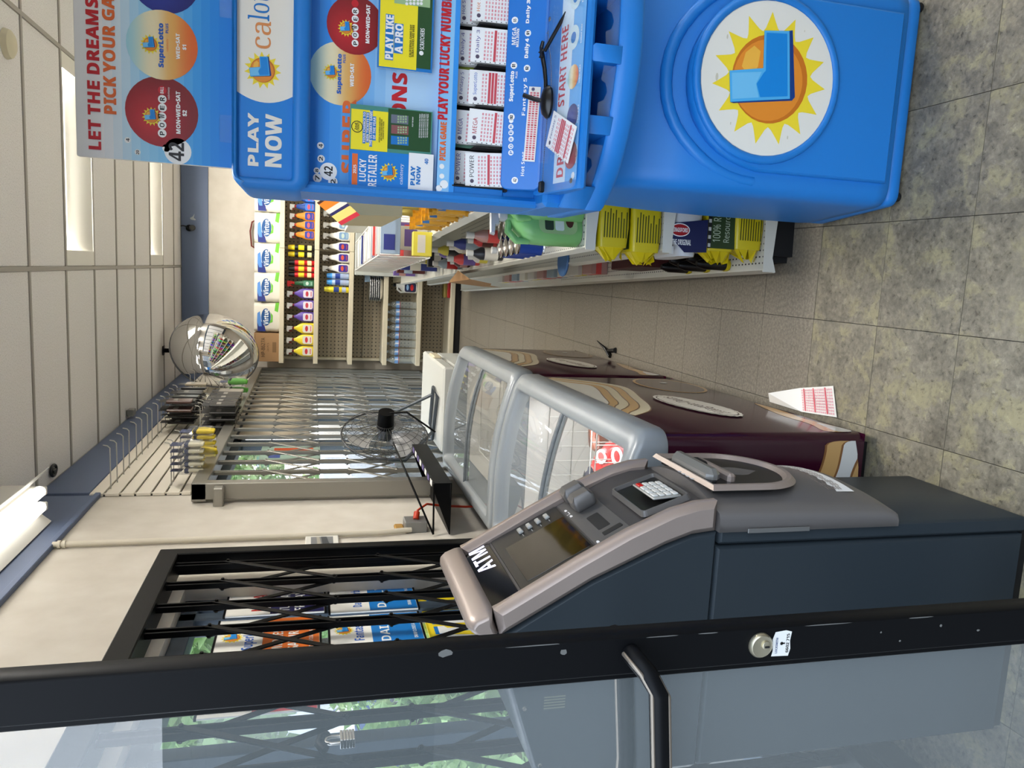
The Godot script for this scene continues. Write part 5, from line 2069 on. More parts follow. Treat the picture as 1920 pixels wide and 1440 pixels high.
func spray_can(called: String, label: String, body: Color, cap: Color, lab: Color, h: float, r: float) -> Node3D:
	var o := thing(called, label, "aerosol can")
	var b := B.new()
	b.lathe([Vector2(0, 0), Vector2(r * 0.94, 0), Vector2(r, 0.004), Vector2(r, h * 0.74), Vector2(r * 0.9, h * 0.78), Vector2(0, h * 0.78)], Transform3D(), 18)
	part("can", b, mat("can_%s" % body.to_html(), body, 0.32, 0.2), o)
	b = B.new()
	b.lathe([Vector2(r * 0.96, h * 0.76), Vector2(r * 0.96, h * 0.80), Vector2(r * 0.84, h * 0.93), Vector2(r * 0.7, h), Vector2(0, h)], Transform3D(), 18)
	part("cap", b, mat("cap_%s" % cap.to_html(), cap, 0.35), o)
	b = B.new(true)
	b.flat()
	for k in 8:
		var a0 := PI * (0.18 + 0.64 * k / 8.0)
		var a1 := PI * (0.18 + 0.64 * (k + 1) / 8.0)
		var rr := r + 0.0008
		for t in [[0.40, 0.62, lab], [0.12, 0.28, lab.lerp(WHT, 0.6)]]:
			b.ink(t[2])
			b.quad(Vector3(rr * cos(a1), h * t[0], rr * sin(a1)), Vector3(rr * cos(a0), h * t[0], rr * sin(a0)), Vector3(rr * cos(a0), h * t[1], rr * sin(a0)), Vector3(rr * cos(a1), h * t[1], rr * sin(a1)))
	part("label", b, mat("printed_ink"), o)
	return o


func row_of(proto: Node3D, called: String, xs: Array, y: float, z: float, labels: Array, group: String, turn := 0.0):
	# the first place takes the one that was built, the others copies of it
	for i in xs.size():
		var p := Vector3(xs[i], y, z + (0.006 if i % 2 else -0.004))
		if i == 0:
			proto.position = p
			proto.rotation.y = turn
			proto.set_meta("label", labels[0])
			proto.set_meta("group", group)
		else:
			copy(proto, called, p, turn + (0.05 if i % 3 == 1 else -0.04), labels[i], group)


func back_shelving():
	var cream := mat("shelf_cream")
	var o := thing("wall_shelving", "cream metal wall shelving with pegboard back at the end of the aisle", "shelving", Vector3(0.5, 0, -8.9))
	var peg := mat("pegboard", Color.WHITE, 0.6)
	var im := Image.create(32, 32, false, Image.FORMAT_RGB8)
	im.fill(Color(0.60, 0.55, 0.46))
	for y in 32:
		for x in 32:
			if Vector2(x - 15.5, y - 15.5).length() < 5.0:
				im.set_pixel(x, y, Color(0.10, 0.09, 0.08))
	peg.albedo_texture = ImageTexture.create_from_image(im)
	peg.uv1_triplanar = true
	peg.uv1_world_triplanar = true
	peg.uv1_scale = Vector3.ONE / 0.042
	var b: B
	for k in 3:
		for i in 2:
			b = B.new()
			b.slab(Vector3(-1.06 + 1.22 * k, 0.1 + 0.96 * i, -9.085), Vector3(0.155 + 1.22 * k, 1.055 + 0.88 * i, -9.07), 0.001)
			part("pegboard_panel", b, peg, o)
	for k in 4:
		b = B.new()
		b.slab(Vector3(-1.075 + 1.22 * k, 0.0, -9.09), Vector3(-1.045 + 1.22 * k, 1.97, -9.055), 0.002)
		part("upright", b, cream, o)
	for y in [1.955, 1.60, 1.235, 0.86, 0.49, 0.12]:
		for k in 3:
			if y < 1.2 and k > 0:
				continue
			var x0: float = -1.07 + 1.22 * k
			var x1: float = x0 + (1.22 if y > 1.2 else 0.98)
			b = B.new()
			b.slab(Vector3(x0, y - 0.012, -9.07), Vector3(x1 - 0.003, y, -8.62), 0.002)
			b.slab(Vector3(x0, y - 0.045, -8.632), Vector3(x1 - 0.003, y + 0.004, -8.618), 0.003)
			b.slab(Vector3(x0, y - 0.045, -9.0), Vector3(x0 + 0.008, y, -8.63))
			part("shelf", b, cream, o)
	b = B.new()
	b.slab(Vector3(-1.07, 0.0, -8.7), Vector3(2.5, 0.075, -8.66))
	part("kick_plate", b, mat("dark"), o)
	# blank end panel beside the lower shelves
	b = B.new()
	b.slab(Vector3(-0.095, 0.02, -8.61), Vector3(2.2, 1.185, -8.57), 0.006)
	solo("blank_panel", b, mat("pale_panel", Color(0.68, 0.69, 0.66), 0.5), "large blank pale panel filling the right of the lower back shelves", "panel")
	# paper towels on top
	var tp := thing("paper_towels", "", "paper towels")
	b = B.new()
	var r := []
	for k in 9:
		var y := 0.258 * k / 8.0
		var bulge := 0.006 * absf(sin(PI * k / 8.0 * 3.0))
		var q := rounded(-0.152 - bulge, -0.10, 0.152 + bulge, 0.10, 0.045, 4)
		var ringp := PackedVector3Array()
		for p in q:
			ringp.append(Vector3(p.x, y, p.y))
		r.append(ringp)
	b.loft(r)
	part("wrapped_rolls", b, mat("towel_white", Color(0.84, 0.82, 0.76), 0.45), tp)
	b = B.new(true).on(Transform3D(Basis(), Vector3(0, 0, 0.1006)))
	b.ink(Color(0.42, 0.72, 0.22)); b.sheet(pts([0.055, 0.016, 0.156, 0.004, 0.156, 0.04, 0.07, 0.052]), 0)
	b.ink(Color(0.12, 0.17, 0.45)); b.sheet(pts([-0.152, 0.14, -0.10, 0.15, -0.06, 0.172, -0.03, 0.20, -0.03, 0.228, -0.152, 0.222]), 0)
	b.ink(Color(0.32, 0.52, 0.78)); b.sheet(pts([-0.10, 0.180, 0.0, 0.190, 0.06, 0.20, 0.04, 0.225, -0.05, 0.228, -0.10, 0.21]), 1)
	b.ink(Color(0.10, 0.30, 0.52)); b.sheet(ring(24, 0.0, 0.138, 0.092, 0.048), 2)
	b.ink(Color(0.42, 0.72, 0.22)); b.sheet(pts([-0.07, 0.115, -0.02, 0.085, 0.05, 0.090, 0.02, 0.068, -0.05, 0.070]), 1)
	tx(b, "Virtue", -0.080, 0.112, 0.082, 0.165, 4, WHT, BOLD)
	part("print", b, mat("printed_ink"), tp)
	row_of(tp, "paper_towels", [-0.585, -0.272, 0.040, 0.353, 0.666], 1.957, -8.76, ["white paper towel pack on the top shelf, beside the cardboard box", "white paper towel pack second from the cardboard box on the top shelf", "white paper towel pack third from the cardboard box, middle of five", "white paper towel pack fourth from the cardboard box on the top shelf", "white paper towel pack on the top shelf, half hidden by the kiosk"], "paper towel packs on the top shelf")
	# cardboard box
	var cb := thing("cardboard_box", "brown cardboard carton with printed code on the top shelf behind the mirror", "box", Vector3(-0.91, 1.957, -8.8))
	b = B.new()
	b.slab(Vector3(-1.06, 1.957, -8.98), Vector3(-0.755, 2.215, -8.66), 0.002)
	part("carton", b, mat("cardboard"), cb)
	b = B.new(true).on(Transform3D(Basis(), Vector3(-1.06, 1.957, -8.6595)))
	tx(b, "HP-8627A", 0.05, 0.145, 0.255, 0.185, 0, Color(0.18, 0.12, 0.08), SANS)
	tx(b, "24 PCS", 0.11, 0.105, 0.20, 0.125, 0, Color(0.30, 0.20, 0.13), SANS)
	rc(b, 0.10, 0.03, 0.21, 0.07, 0, Color(0.48, 0.36, 0.24))
	rc(b, 0.0, 0.243, 0.305, 0.247, 0, Color(0.45, 0.34, 0.23))
	part("print", b, mat("printed_ink"), cb)
	# second shelf
	var nth := ["first", "second", "third", "fourth", "fifth", "sixth"]
	row_of(sprayer("spray_bottle", "", Color(0.92, 0.83, 0.22), Color(0.55, 0.06, 0.10), WHT, Color(0.86, 0.85, 0.82), Color(0.75, 0.20, 0.22), 0.285, 0.118, false), "spray_bottle", [-0.945, -0.820, -0.696], 1.602, -8.72, ["yellow spray bottle with white head, leftmost on the second shelf", "yellow spray bottle with white head, middle one of three on the second shelf", "yellow spray bottle with white head, next to the purple ones"], "yellow spray bottles on the second shelf")
	row_of(sprayer("spray_bottle", "", Color(0.36, 0.27, 0.60), Color(0.45, 0.05, 0.12), WHT, Color(0.84, 0.82, 0.86), Color(0.72, 0.22, 0.28), 0.285, 0.112, false), "spray_bottle", [-0.572, -0.447, -0.322], 1.602, -8.72, ["purple spray bottle with pale label, next to the yellow ones", "purple spray bottle with pale label, middle one of three", "purple spray bottle with pale label, next to the green bottle"], "purple spray bottles on the second shelf")
	var gs := sprayer("spray_bottle", "dark green spray bottle with a red trigger between purple bottles and red cans", Color(0.08, 0.30, 0.16), Color(0.82, 0.08, 0.08), Color(0.82, 0.08, 0.08), Color(0.30, 0.50, 0.40), Color(0.75, 0.80, 0.75), 0.285, 0.075, true)
	gs.position = Vector3(-0.212, 1.602, -8.72)
	row_of(spray_can("aerosol_can", "", Color(0.72, 0.08, 0.12), Color(0.05, 0.05, 0.06), Color(0.85, 0.75, 0.15), 0.27, 0.029), "aerosol_can", [-0.124, -0.060, 0.005], 1.602, -8.72, ["red aerosol can with black cap, next to the green spray bottle", "red aerosol can with black cap, middle one of three", "red aerosol can with black cap, next to the black and yellow cans"], "red aerosol cans on the second shelf")
	row_of(spray_can("aerosol_can", "", Color(0.07, 0.07, 0.08), Color(0.90, 0.80, 0.10), Color(0.88, 0.80, 0.12), 0.275, 0.030), "aerosol_can", [0.092, 0.164], 1.602, -8.72, ["black aerosol can with yellow collar, next to the red cans", "black aerosol can with yellow collar, next to the orange bottles"], "black and yellow aerosol cans on the second shelf")
	row_of(sprayer("spray_bottle", "", Color(0.78, 0.48, 0.10), Color(0.60, 0.06, 0.08), WHT, Color(0.14, 0.22, 0.58), Color(0.85, 0.35, 0.35), 0.265, 0.105, true), "spray_bottle", [0.302, 0.402, 0.498], 1.602, -8.72, ["orange glass cleaner bottle with red trigger, next to the black cans", "orange glass cleaner bottle with red trigger, middle one of three", "orange glass cleaner bottle with red trigger, next to the blue ones"], "orange spray bottles on the second shelf")
	row_of(sprayer("spray_bottle", "", Color(0.05, 0.22, 0.50), Color(0.60, 0.06, 0.08), WHT, Color(0.20, 0.42, 0.75), Color(0.85, 0.30, 0.35), 0.265, 0.105, true), "spray_bottle", [0.594, 0.684], 1.602, -8.72, ["blue glass cleaner bottle with red trigger, next to the orange ones", "blue glass cleaner bottle at the kiosk's edge, partly hidden"], "blue spray bottles on the second shelf")
	# third shelf
	row_of(sprayer("spray_bottle", "", Color(0.90, 0.89, 0.86), Color(0.80, 0.79, 0.77), Color(0.84, 0.83, 0.81), Color(0.20, 0.14, 0.52), Color(0.78, 0.30, 0.20), 0.285, 0.105, true), "spray_bottle", [-0.034, 0.080, 0.198], 1.238, -8.72, ["white spray bottle with purple and red label, next to the blue cans", "white spray bottle with purple and red label, middle one of three", "white spray bottle with purple and red label, next to the blue labelled ones"], "white spray bottles with purple labels on the third shelf")
	row_of(sprayer("spray_bottle", "", Color(0.90, 0.89, 0.86), Color(0.80, 0.79, 0.77), Color(0.84, 0.83, 0.81), Color(0.45, 0.58, 0.72), Color(0.72, 0.78, 0.74), 0.285, 0.105, true), "spray_bottle", [0.314, 0.426, 0.549], 1.238, -8.72, ["white spray bottle with blue grey label, next to the purple labelled ones", "white spray bottle with blue grey label, half behind the striped box", "white spray bottle with blue grey label, above the striped box"], "white spray bottles with blue labels on the third shelf")
	row_of(spray_can("aerosol_can", "", Color(0.62, 0.70, 0.82), Color(0.25, 0.58, 0.86), Color(0.14, 0.24, 0.55), 0.235, 0.032), "aerosol_can", [-0.118, -0.186], 1.238, -8.72, ["blue capped aerosol can on the third shelf, next to the white bottles", "blue capped aerosol can on the third shelf, next to the yellow can"], "blue aerosol cans on the third shelf")
	var yc := spray_can("aerosol_can", "yellow aerosol can with an oval label, leftmost on the third shelf", Color(0.88, 0.80, 0.15), Color(0.92, 0.86, 0.20), Color(0.14, 0.24, 0.52), 0.26, 0.033)
	yc.position = Vector3(-0.263, 1.238, -8.72)
	var gb := thing("soap_bottle", "green dish soap bottle with yellow cap by the kiosk's edge on the third shelf", "bottle", Vector3(0.655, 1.238, -8.72))
	b = B.new()
	b.lathe([Vector2(0, 0), Vector2(0.044, 0), Vector2(0.048, 0.006), Vector2(0.048, 0.12), Vector2(0.040, 0.155), Vector2(0.016, 0.178), Vector2(0.013, 0.19), Vector2(0, 0.19)], Transform3D(Basis(), Vector3(0.655, 1.238, -8.72)), 18, Vector2(1, 0.6))
	part("bottle", b, mat("soap_green", Color(0.08, 0.42, 0.14), 0.15), gb)
	b = B.new()
	b.lathe([Vector2(0.016, 0.188), Vector2(0.016, 0.21), Vector2(0.007, 0.216), Vector2(0.007, 0.228), Vector2(0, 0.228)], Transform3D(Basis(), Vector3(0.655, 1.238, -8.72)), 12)
	part("cap", b, mat("soap_cap", Color(0.90, 0.85, 0.20), 0.35), gb)
	# fourth shelf: foil trays and a tissue pack
	var ft := thing("foil_trays", "stack of shiny foil trays alone on the fourth shelf", "trays", Vector3(-0.235, 0.862, -8.8))
	for k in 6:
		b = B.new()
		var q := []
		var yb := 0.862 + 0.022 * k
		for e in [[0.10, 0.0], [0.13, 0.036], [0.142, 0.036], [0.142, 0.040], [0.128, 0.040], [0.098, 0.004]]:
			var ringp := PackedVector3Array()
			for p in rounded(-0.235 - e[0], -8.80 - e[0] * 0.75, -0.235 + e[0], -8.80 + e[0] * 0.75, 0.03, 3):
				ringp.append(Vector3(p.x, yb + e[1], p.y))
			q.append(ringp)
		b.loft(q, true, true)
		part("tray", b, mat("foil", Color(0.80, 0.80, 0.80), 0.22, 0.95), ft)
	var tis := thing("tissue_pack", "blue and white tissue pack at the right end of the fourth shelf", "tissue pack", Vector3(-0.105, 1.0, -8.82))
	part("pack", pouch(0.13, 0.20, 0.10), mat("tissue_blue", Color(0.70, 0.80, 0.88), 0.4), tis).position = Vector3(0, -0.138, 0)
	b = B.new(true).on(Transform3D(Basis(), Vector3(0, -0.138, 0.053)))
	b.ink(Color(0.25, 0.50, 0.72)); b.sheet(pts([-0.05, 0.05, 0.04, 0.06, 0.05, 0.13, -0.03, 0.15]), 0)
	part("print", b, mat("printed_ink"), tis)
	# fifth shelf: drain cleaner jug, pale bag, clear water bottles
	var jg := thing("cleaner_jug", "white handled jug with dark label and black cap on the fifth shelf", "jug", Vector3(-0.205, 0.492, -8.74))
	b = B.new()
	var jt := Transform3D(Basis(), Vector3(-0.205, 0.492, -8.74))
	var jr := []
	for p in [[0.0, 0.058, 0.0], [0.006, 0.062, 0.0], [0.13, 0.062, 0.0], [0.16, 0.055, 0.004], [0.185, 0.034, 0.012], [0.215, 0.020, 0.018], [0.235, 0.016, 0.020]]:
		var ringp := PackedVector3Array()
		for i in 18:
			var a := TAU * i / 18
			ringp.append(jt * Vector3(p[1] * signf(cos(a)) * pow(absf(cos(a)), 0.7) + p[2], p[0], 0.045 * sin(a) * p[1] / 0.062))
		jr.append(ringp)
	b.loft(jr)
	b.tube([jt * Vector3(-0.052, 0.135, 0), jt * Vector3(-0.056, 0.18, 0), jt * Vector3(-0.030, 0.215, 0), jt * Vector3(0.012, 0.215, 0)], 0.011, 8)
	part("body", b, mat("jug_white", Color(0.88, 0.88, 0.86), 0.35), jg)
	b = B.new()
	b.lathe([Vector2(0.018, 0.232), Vector2(0.018, 0.262), Vector2(0, 0.262)], jt.translated_local(Vector3(0.02, 0, 0)), 14)
	part("cap", b, mat("pen_black"), jg)
	b = B.new(true).on(jt.translated_local(Vector3(0, 0, 0.046)))
	b.ink(Color(0.12, 0.14, 0.28)); b.sheet(rounded(-0.05, 0.015, 0.05, 0.14, 0.02, 3), 0)
	b.ink(Color(0.75, 0.12, 0.15)); b.sheet(ring(14, 0.0, 0.06, 0.035, 0.018), 1)
	b.ink(Color(0.55, 0.70, 0.85)); b.sheet(ring(14, 0.0, 0.108, 0.032, 0.014), 1)
	part("label", b, mat("printed_ink"), jg)
	var bag := thing("snack_bag", "pale bag with yellow and orange print at the right end of the fifth shelf", "bag", Vector3(-0.10, 0.492, -8.8))
	part("pouch", pouch(0.12, 0.26, 0.09), mat("bag_pale", Color(0.82, 0.78, 0.66), 0.35), bag).position = Vector3.ZERO
	b = B.new(true).on(Transform3D(Basis(), Vector3(0, 0, 0.047)))
	b.ink(Color(0.90, 0.75, 0.20)); b.sheet(pts([-0.05, 0.03, 0.05, 0.03, 0.05, 0.13, -0.05, 0.15]), 0)
	b.ink(Color(0.85, 0.45, 0.15)); b.sheet(ring(12, 0.01, 0.08, 0.03), 1)
	part("print", b, mat("printed_ink"), bag)
	var wb := thing("water_bottle", "", "water bottle")
	b = B.new()
	var pf := [Vector2(0, 0), Vector2(0.034, 0.002), Vector2(0.040, 0.012)]
	for k in 6:
		pf.append(Vector2(0.0405, 0.02 + 0.028 * k))
		pf.append(Vector2(0.0375, 0.034 + 0.028 * k))
	pf += [Vector2(0.040, 0.20), Vector2(0.038, 0.25), Vector2(0.022, 0.288), Vector2(0.013, 0.298), Vector2(0.013, 0.31), Vector2(0, 0.31)]
	b.lathe(pf, Transform3D(), 16, Vector2.ONE, 80.0)
	var pet := glass("clear_bottle", 0.12, 0.05)
	part("bottle", b, pet, wb)
	b = B.new(true)
	b.flat()
	for k in 16:
		var a0 := -TAU * k / 16
		var a1 := -TAU * (k + 1) / 16
		b.ink(Color(0.45, 0.62, 0.82) if k % 4 else Color(0.80, 0.82, 0.85))
		b.quad(Vector3(0.0412 * cos(a0), 0.19, 0.0412 * sin(a0)), Vector3(0.0412 * cos(a1), 0.19, 0.0412 * sin(a1)), Vector3(0.0402 * cos(a1), 0.228, 0.0402 * sin(a1)), Vector3(0.0402 * cos(a0), 0.228, 0.0402 * sin(a0)))
		b.ink(Color(0.70, 0.18, 0.22))
		b.quad(Vector3(0.0416 * cos(a0), 0.186, 0.0416 * sin(a0)), Vector3(0.0416 * cos(a1), 0.186, 0.0416 * sin(a1)), Vector3(0.0416 * cos(a1), 0.191, 0.0416 * sin(a1)), Vector3(0.0416 * cos(a0), 0.191, 0.0416 * sin(a0)))
	part("label", b, mat("printed_ink"), wb)
	b = B.new()
	b.lathe([Vector2(0.0145, 0.300), Vector2(0.0145, 0.318), Vector2(0, 0.319)], Transform3D(), 12)
	part("cap", b, mat("cap_clear", Color(0.75, 0.80, 0.85), 0.3), wb)
	var wl := []
	for k in 8:
		wl.append("clear water bottle with blue band on the fifth shelf, %s from the jug" % ["first", "second", "third", "fourth", "fifth", "sixth", "seventh", "eighth"][k])
	row_of(wb, "water_bottle", [-0.40, -0.484, -0.568, -0.652, -0.742, -0.832, -0.925, -1.015], 0.492, -8.70, wl, "clear water bottles on the fifth shelf")
	# bottom shelf: red and yellow pack
	var rp := thing("red_pack", "red and olive pack lying at the right end of the bottom shelf", "pack", Vector3(-0.18, 0.122, -8.76))
	b = B.new()
	b.slab(Vector3(-0.30, 0.122, -8.84), Vector3(-0.10, 0.152, -8.68), 0.004)
	part("box", b, mat("pack_red", Color(0.62, 0.06, 0.08), 0.35), rp)
	b = B.new()
	b.slab(Vector3(-0.30, 0.152, -8.83), Vector3(-0.10, 0.19, -8.70), 0.006)
	part("card", b, mat("pack_olive", Color(0.52, 0.46, 0.20), 0.5), rp)
	# a cord on the wall above
	b = B.new()
	b.tube([Vector3(0.45, 2.215, -9.12), Vector3(0.42, 2.27, -9.11), Vector3(0.32, 2.29, -9.11), Vector3(0.16, 2.275, -9.11), Vector3(0.13, 2.22, -9.12)], 0.009, 6)
	solo("looped_cord", b, mat("cord_brown", Color(0.42, 0.14, 0.10), 0.6), "red brown cord looped on the back wall over the paper towels", "cord")


func gondola():
	# double-sided island: its aisle side leans 2.6 degrees off the tile lines
	var g := thing("island_shelving", "white island shelving unit along the right of the aisle behind the kiosk", "shelving", Vector3(0.05, 0, -2.41))
	g.rotation.y = 0.045
	var wht := mat("shelf_white")
	var perf := mat("perforated_white", Color.WHITE, 0.45)
	var im := Image.create(32, 32, false, Image.FORMAT_RGB8)
	im.fill(Color(0.83, 0.82, 0.77))
	for y in 32:
		for x in 32:
			if Vector2(absf(x - 15.5), maxf(0, absf(y - 15.5) - 3.0)).length() < 3.6:
				im.set_pixel(x, y, Color(0.08, 0.08, 0.08))
	perf.albedo_texture = ImageTexture.create_from_image(im)
	perf.uv1_triplanar = true
	perf.uv1_scale = Vector3.ONE / 0.022
	var add := func(called: String, b: B, m: Material):
		var p := part(called, b, m, g)
		p.position = Vector3.ZERO
	var b := B.new()
	b.slab(Vector3(0.53, 0.0, -5.6), Vector3(0.57, 1.32, -0.005), 0.003)
	add.call("spine_panel", b, wht)
	for s in [1, -1]:
		for k in 5:
			var z0: float = -0.004 - 1.13 * k
			var z1 := z0 - 1.126
			for sh in [[0.12, 0.0, 0.045], [0.50, 0.045, 0.03], [0.77, 0.040, 0.03], [1.10, 0.15, 0.03]]:
				if s < 0 and k == 0 and false:
					continue
				var xo: float = sh[1]
				var x0: float = 0.55 - s * (0.55 - xo)
				var x1: float = 0.55 - s * 0.02
				var y: float = sh[0] - 0.006 * k * (1 if sh[0] > 0.2 else 0)
				b = B.new()
				b.slab(Vector3(x0 + s * 0.012, y - 0.012, z1), Vector3(x1, y, z0), 0.001)
				add.call("shelf_deck", b, perf if k < 2 else wht)
				b = B.new()
				b.prism(pts([0.0, y - sh[2], 0.006, y - sh[2] - 0.002, 0.014, y - 0.002, 0.014, y + 0.004, 0.008, y + 0.004]), Transform3D(Basis(Vector3(s, 0, 0), Vector3.UP, Vector3(0, 0, s)), Vector3(x0, 0, z1 if s > 0 else z0)), 0.0, 1.124)
				add.call("price_channel", b, wht)
				if k == 0:
					b = B.new()
					b.prism(pts([x0 + s * 0.002, y + 0.004, x1, y + 0.006, x1, y - 0.07, x0 + s * 0.05, y - 0.03, x0 + s * 0.002, y - sh[2]]), Transform3D(), -0.004, 0.0)
					add.call("shelf_bracket", b, wht)
		b = B.new()
		b.slab(Vector3(0.55 - s * 0.51, 0.0, -5.6), Vector3(0.55 - s * 0.49, 0.09, -0.05))
		add.call("kick_plate", b, mat("dark"))
	b = B.new()
	b.slab(Vector3(0.06, 0.0, -0.05), Vector3(1.04, 0.105, -0.02))
	add.call("kick_end", b, mat("dark"))
	stock()


func on_shelf(x: float, y: float, z: float) -> Vector3:
	# a place on the island, x in from its aisle edge, z along it
	return Vector3(0.05, 0, -2.41) + Vector3(x, y, z).rotated(Vector3.UP, 0.045)


func fire_log(label: String, at: Vector3, flip: bool):
	var o := thing("fire_log", label, "fire log")
	var b := B.new()
	var r := []
	for k in 7:
		var x := 0.40 * k / 6.0
		var s: float = 0.94 if k in [0, 6] else 1.0
		var ringp := PackedVector3Array()
		for p in rounded(-0.055 * s, 0.058 - 0.055 * s, 0.055 * s, 0.058 + 0.055 * s, 0.014, 2):
			ringp.append(Vector3(x, p.y + 0.0015 * sin(k * 2.0 + p.x * 60), p.x))
		r.append(ringp)
	b.loft(r)
	part("wrapper", b, mat("log_yellow", Color(0.80, 0.72, 0.06), 0.32), o)
	b = B.new()
	b.flat()
	for k in 12:
		var a0 := TAU * k / 12
		var a1 := TAU * (k + 1) / 12
		var q := []
		for a in [a0, a1]:
			var d := Vector2(signf(cos(a)) * pow(absf(cos(a)), 0.5), signf(sin(a)) * pow(absf(sin(a)), 0.5))
			q.append(Vector3(0.004, 0.058 + d.y * 0.051, d.x * 0.051))
			var f := rng.randf_range(0.15, 0.55)
			q.append(Vector3(-rng.randf_range(0.018, 0.045), 0.045 + d.y * 0.05 * f + rng.randf_range(-0.02, 0.01), d.x * 0.05 * f))
		b.quad(q[0], q[2], q[3], q[1])
	part("crimped_end", b, mat("log_yellow"), o)
	b = B.new(true).on(Transform3D(Basis(), Vector3(0, 0, 0.0555)))
	if flip:
		rc(b, 0.008, 0.006, 0.392, 0.11, 0, Color(0.16, 0.24, 0.10))
		tx(b, "100% Renewable", 0.03, 0.062, 0.22, 0.092, 1, Color(0.70, 0.75, 0.65), SANS)
		tx(b, "Resource", 0.03, 0.028, 0.13, 0.05, 1, Color(0.70, 0.75, 0.65), SANS)
		rc(b, 0.008, 0.096, 0.392, 0.11, 1, Color(0.05, 0.05, 0.05))
		for k in 14:
			rc(b, 0.012 + 0.027 * k, 0.098, 0.024 + 0.027 * k, 0.108, 2, Color(0.75, 0.75, 0.72))
	else:
		for col in 3:
			for i in 9:
				rc(b, 0.03 + 0.12 * col, 0.014 + 0.0095 * i, 0.03 + 0.12 * col + rng.randf_range(0.06, 0.105), 0.0178 + 0.0095 * i, 0, Color(0.24, 0.26, 0.05))
	part("print", b, mat("printed_ink"), o)
	b = B.new(true).on(facing(Vector3(0, 0.1135, 0), Vector3.RIGHT, Vector3(0, 0, -1)))
	rc(b, 0.008, -0.042, 0.392, 0.042, 0, Color(0.17, 0.25, 0.11) if not flip else Color(0.80, 0.72, 0.06))
	tx(b, "100% Renewable Resource", 0.02, -0.02, 0.34, 0.012, 1, Color(0.70, 0.75, 0.65) if not flip else Color(0.2, 0.22, 0.05), SANS)
	part("side_print", b, mat("printed_ink"), o)
	o.position = at
	o.rotation.y = 0.045


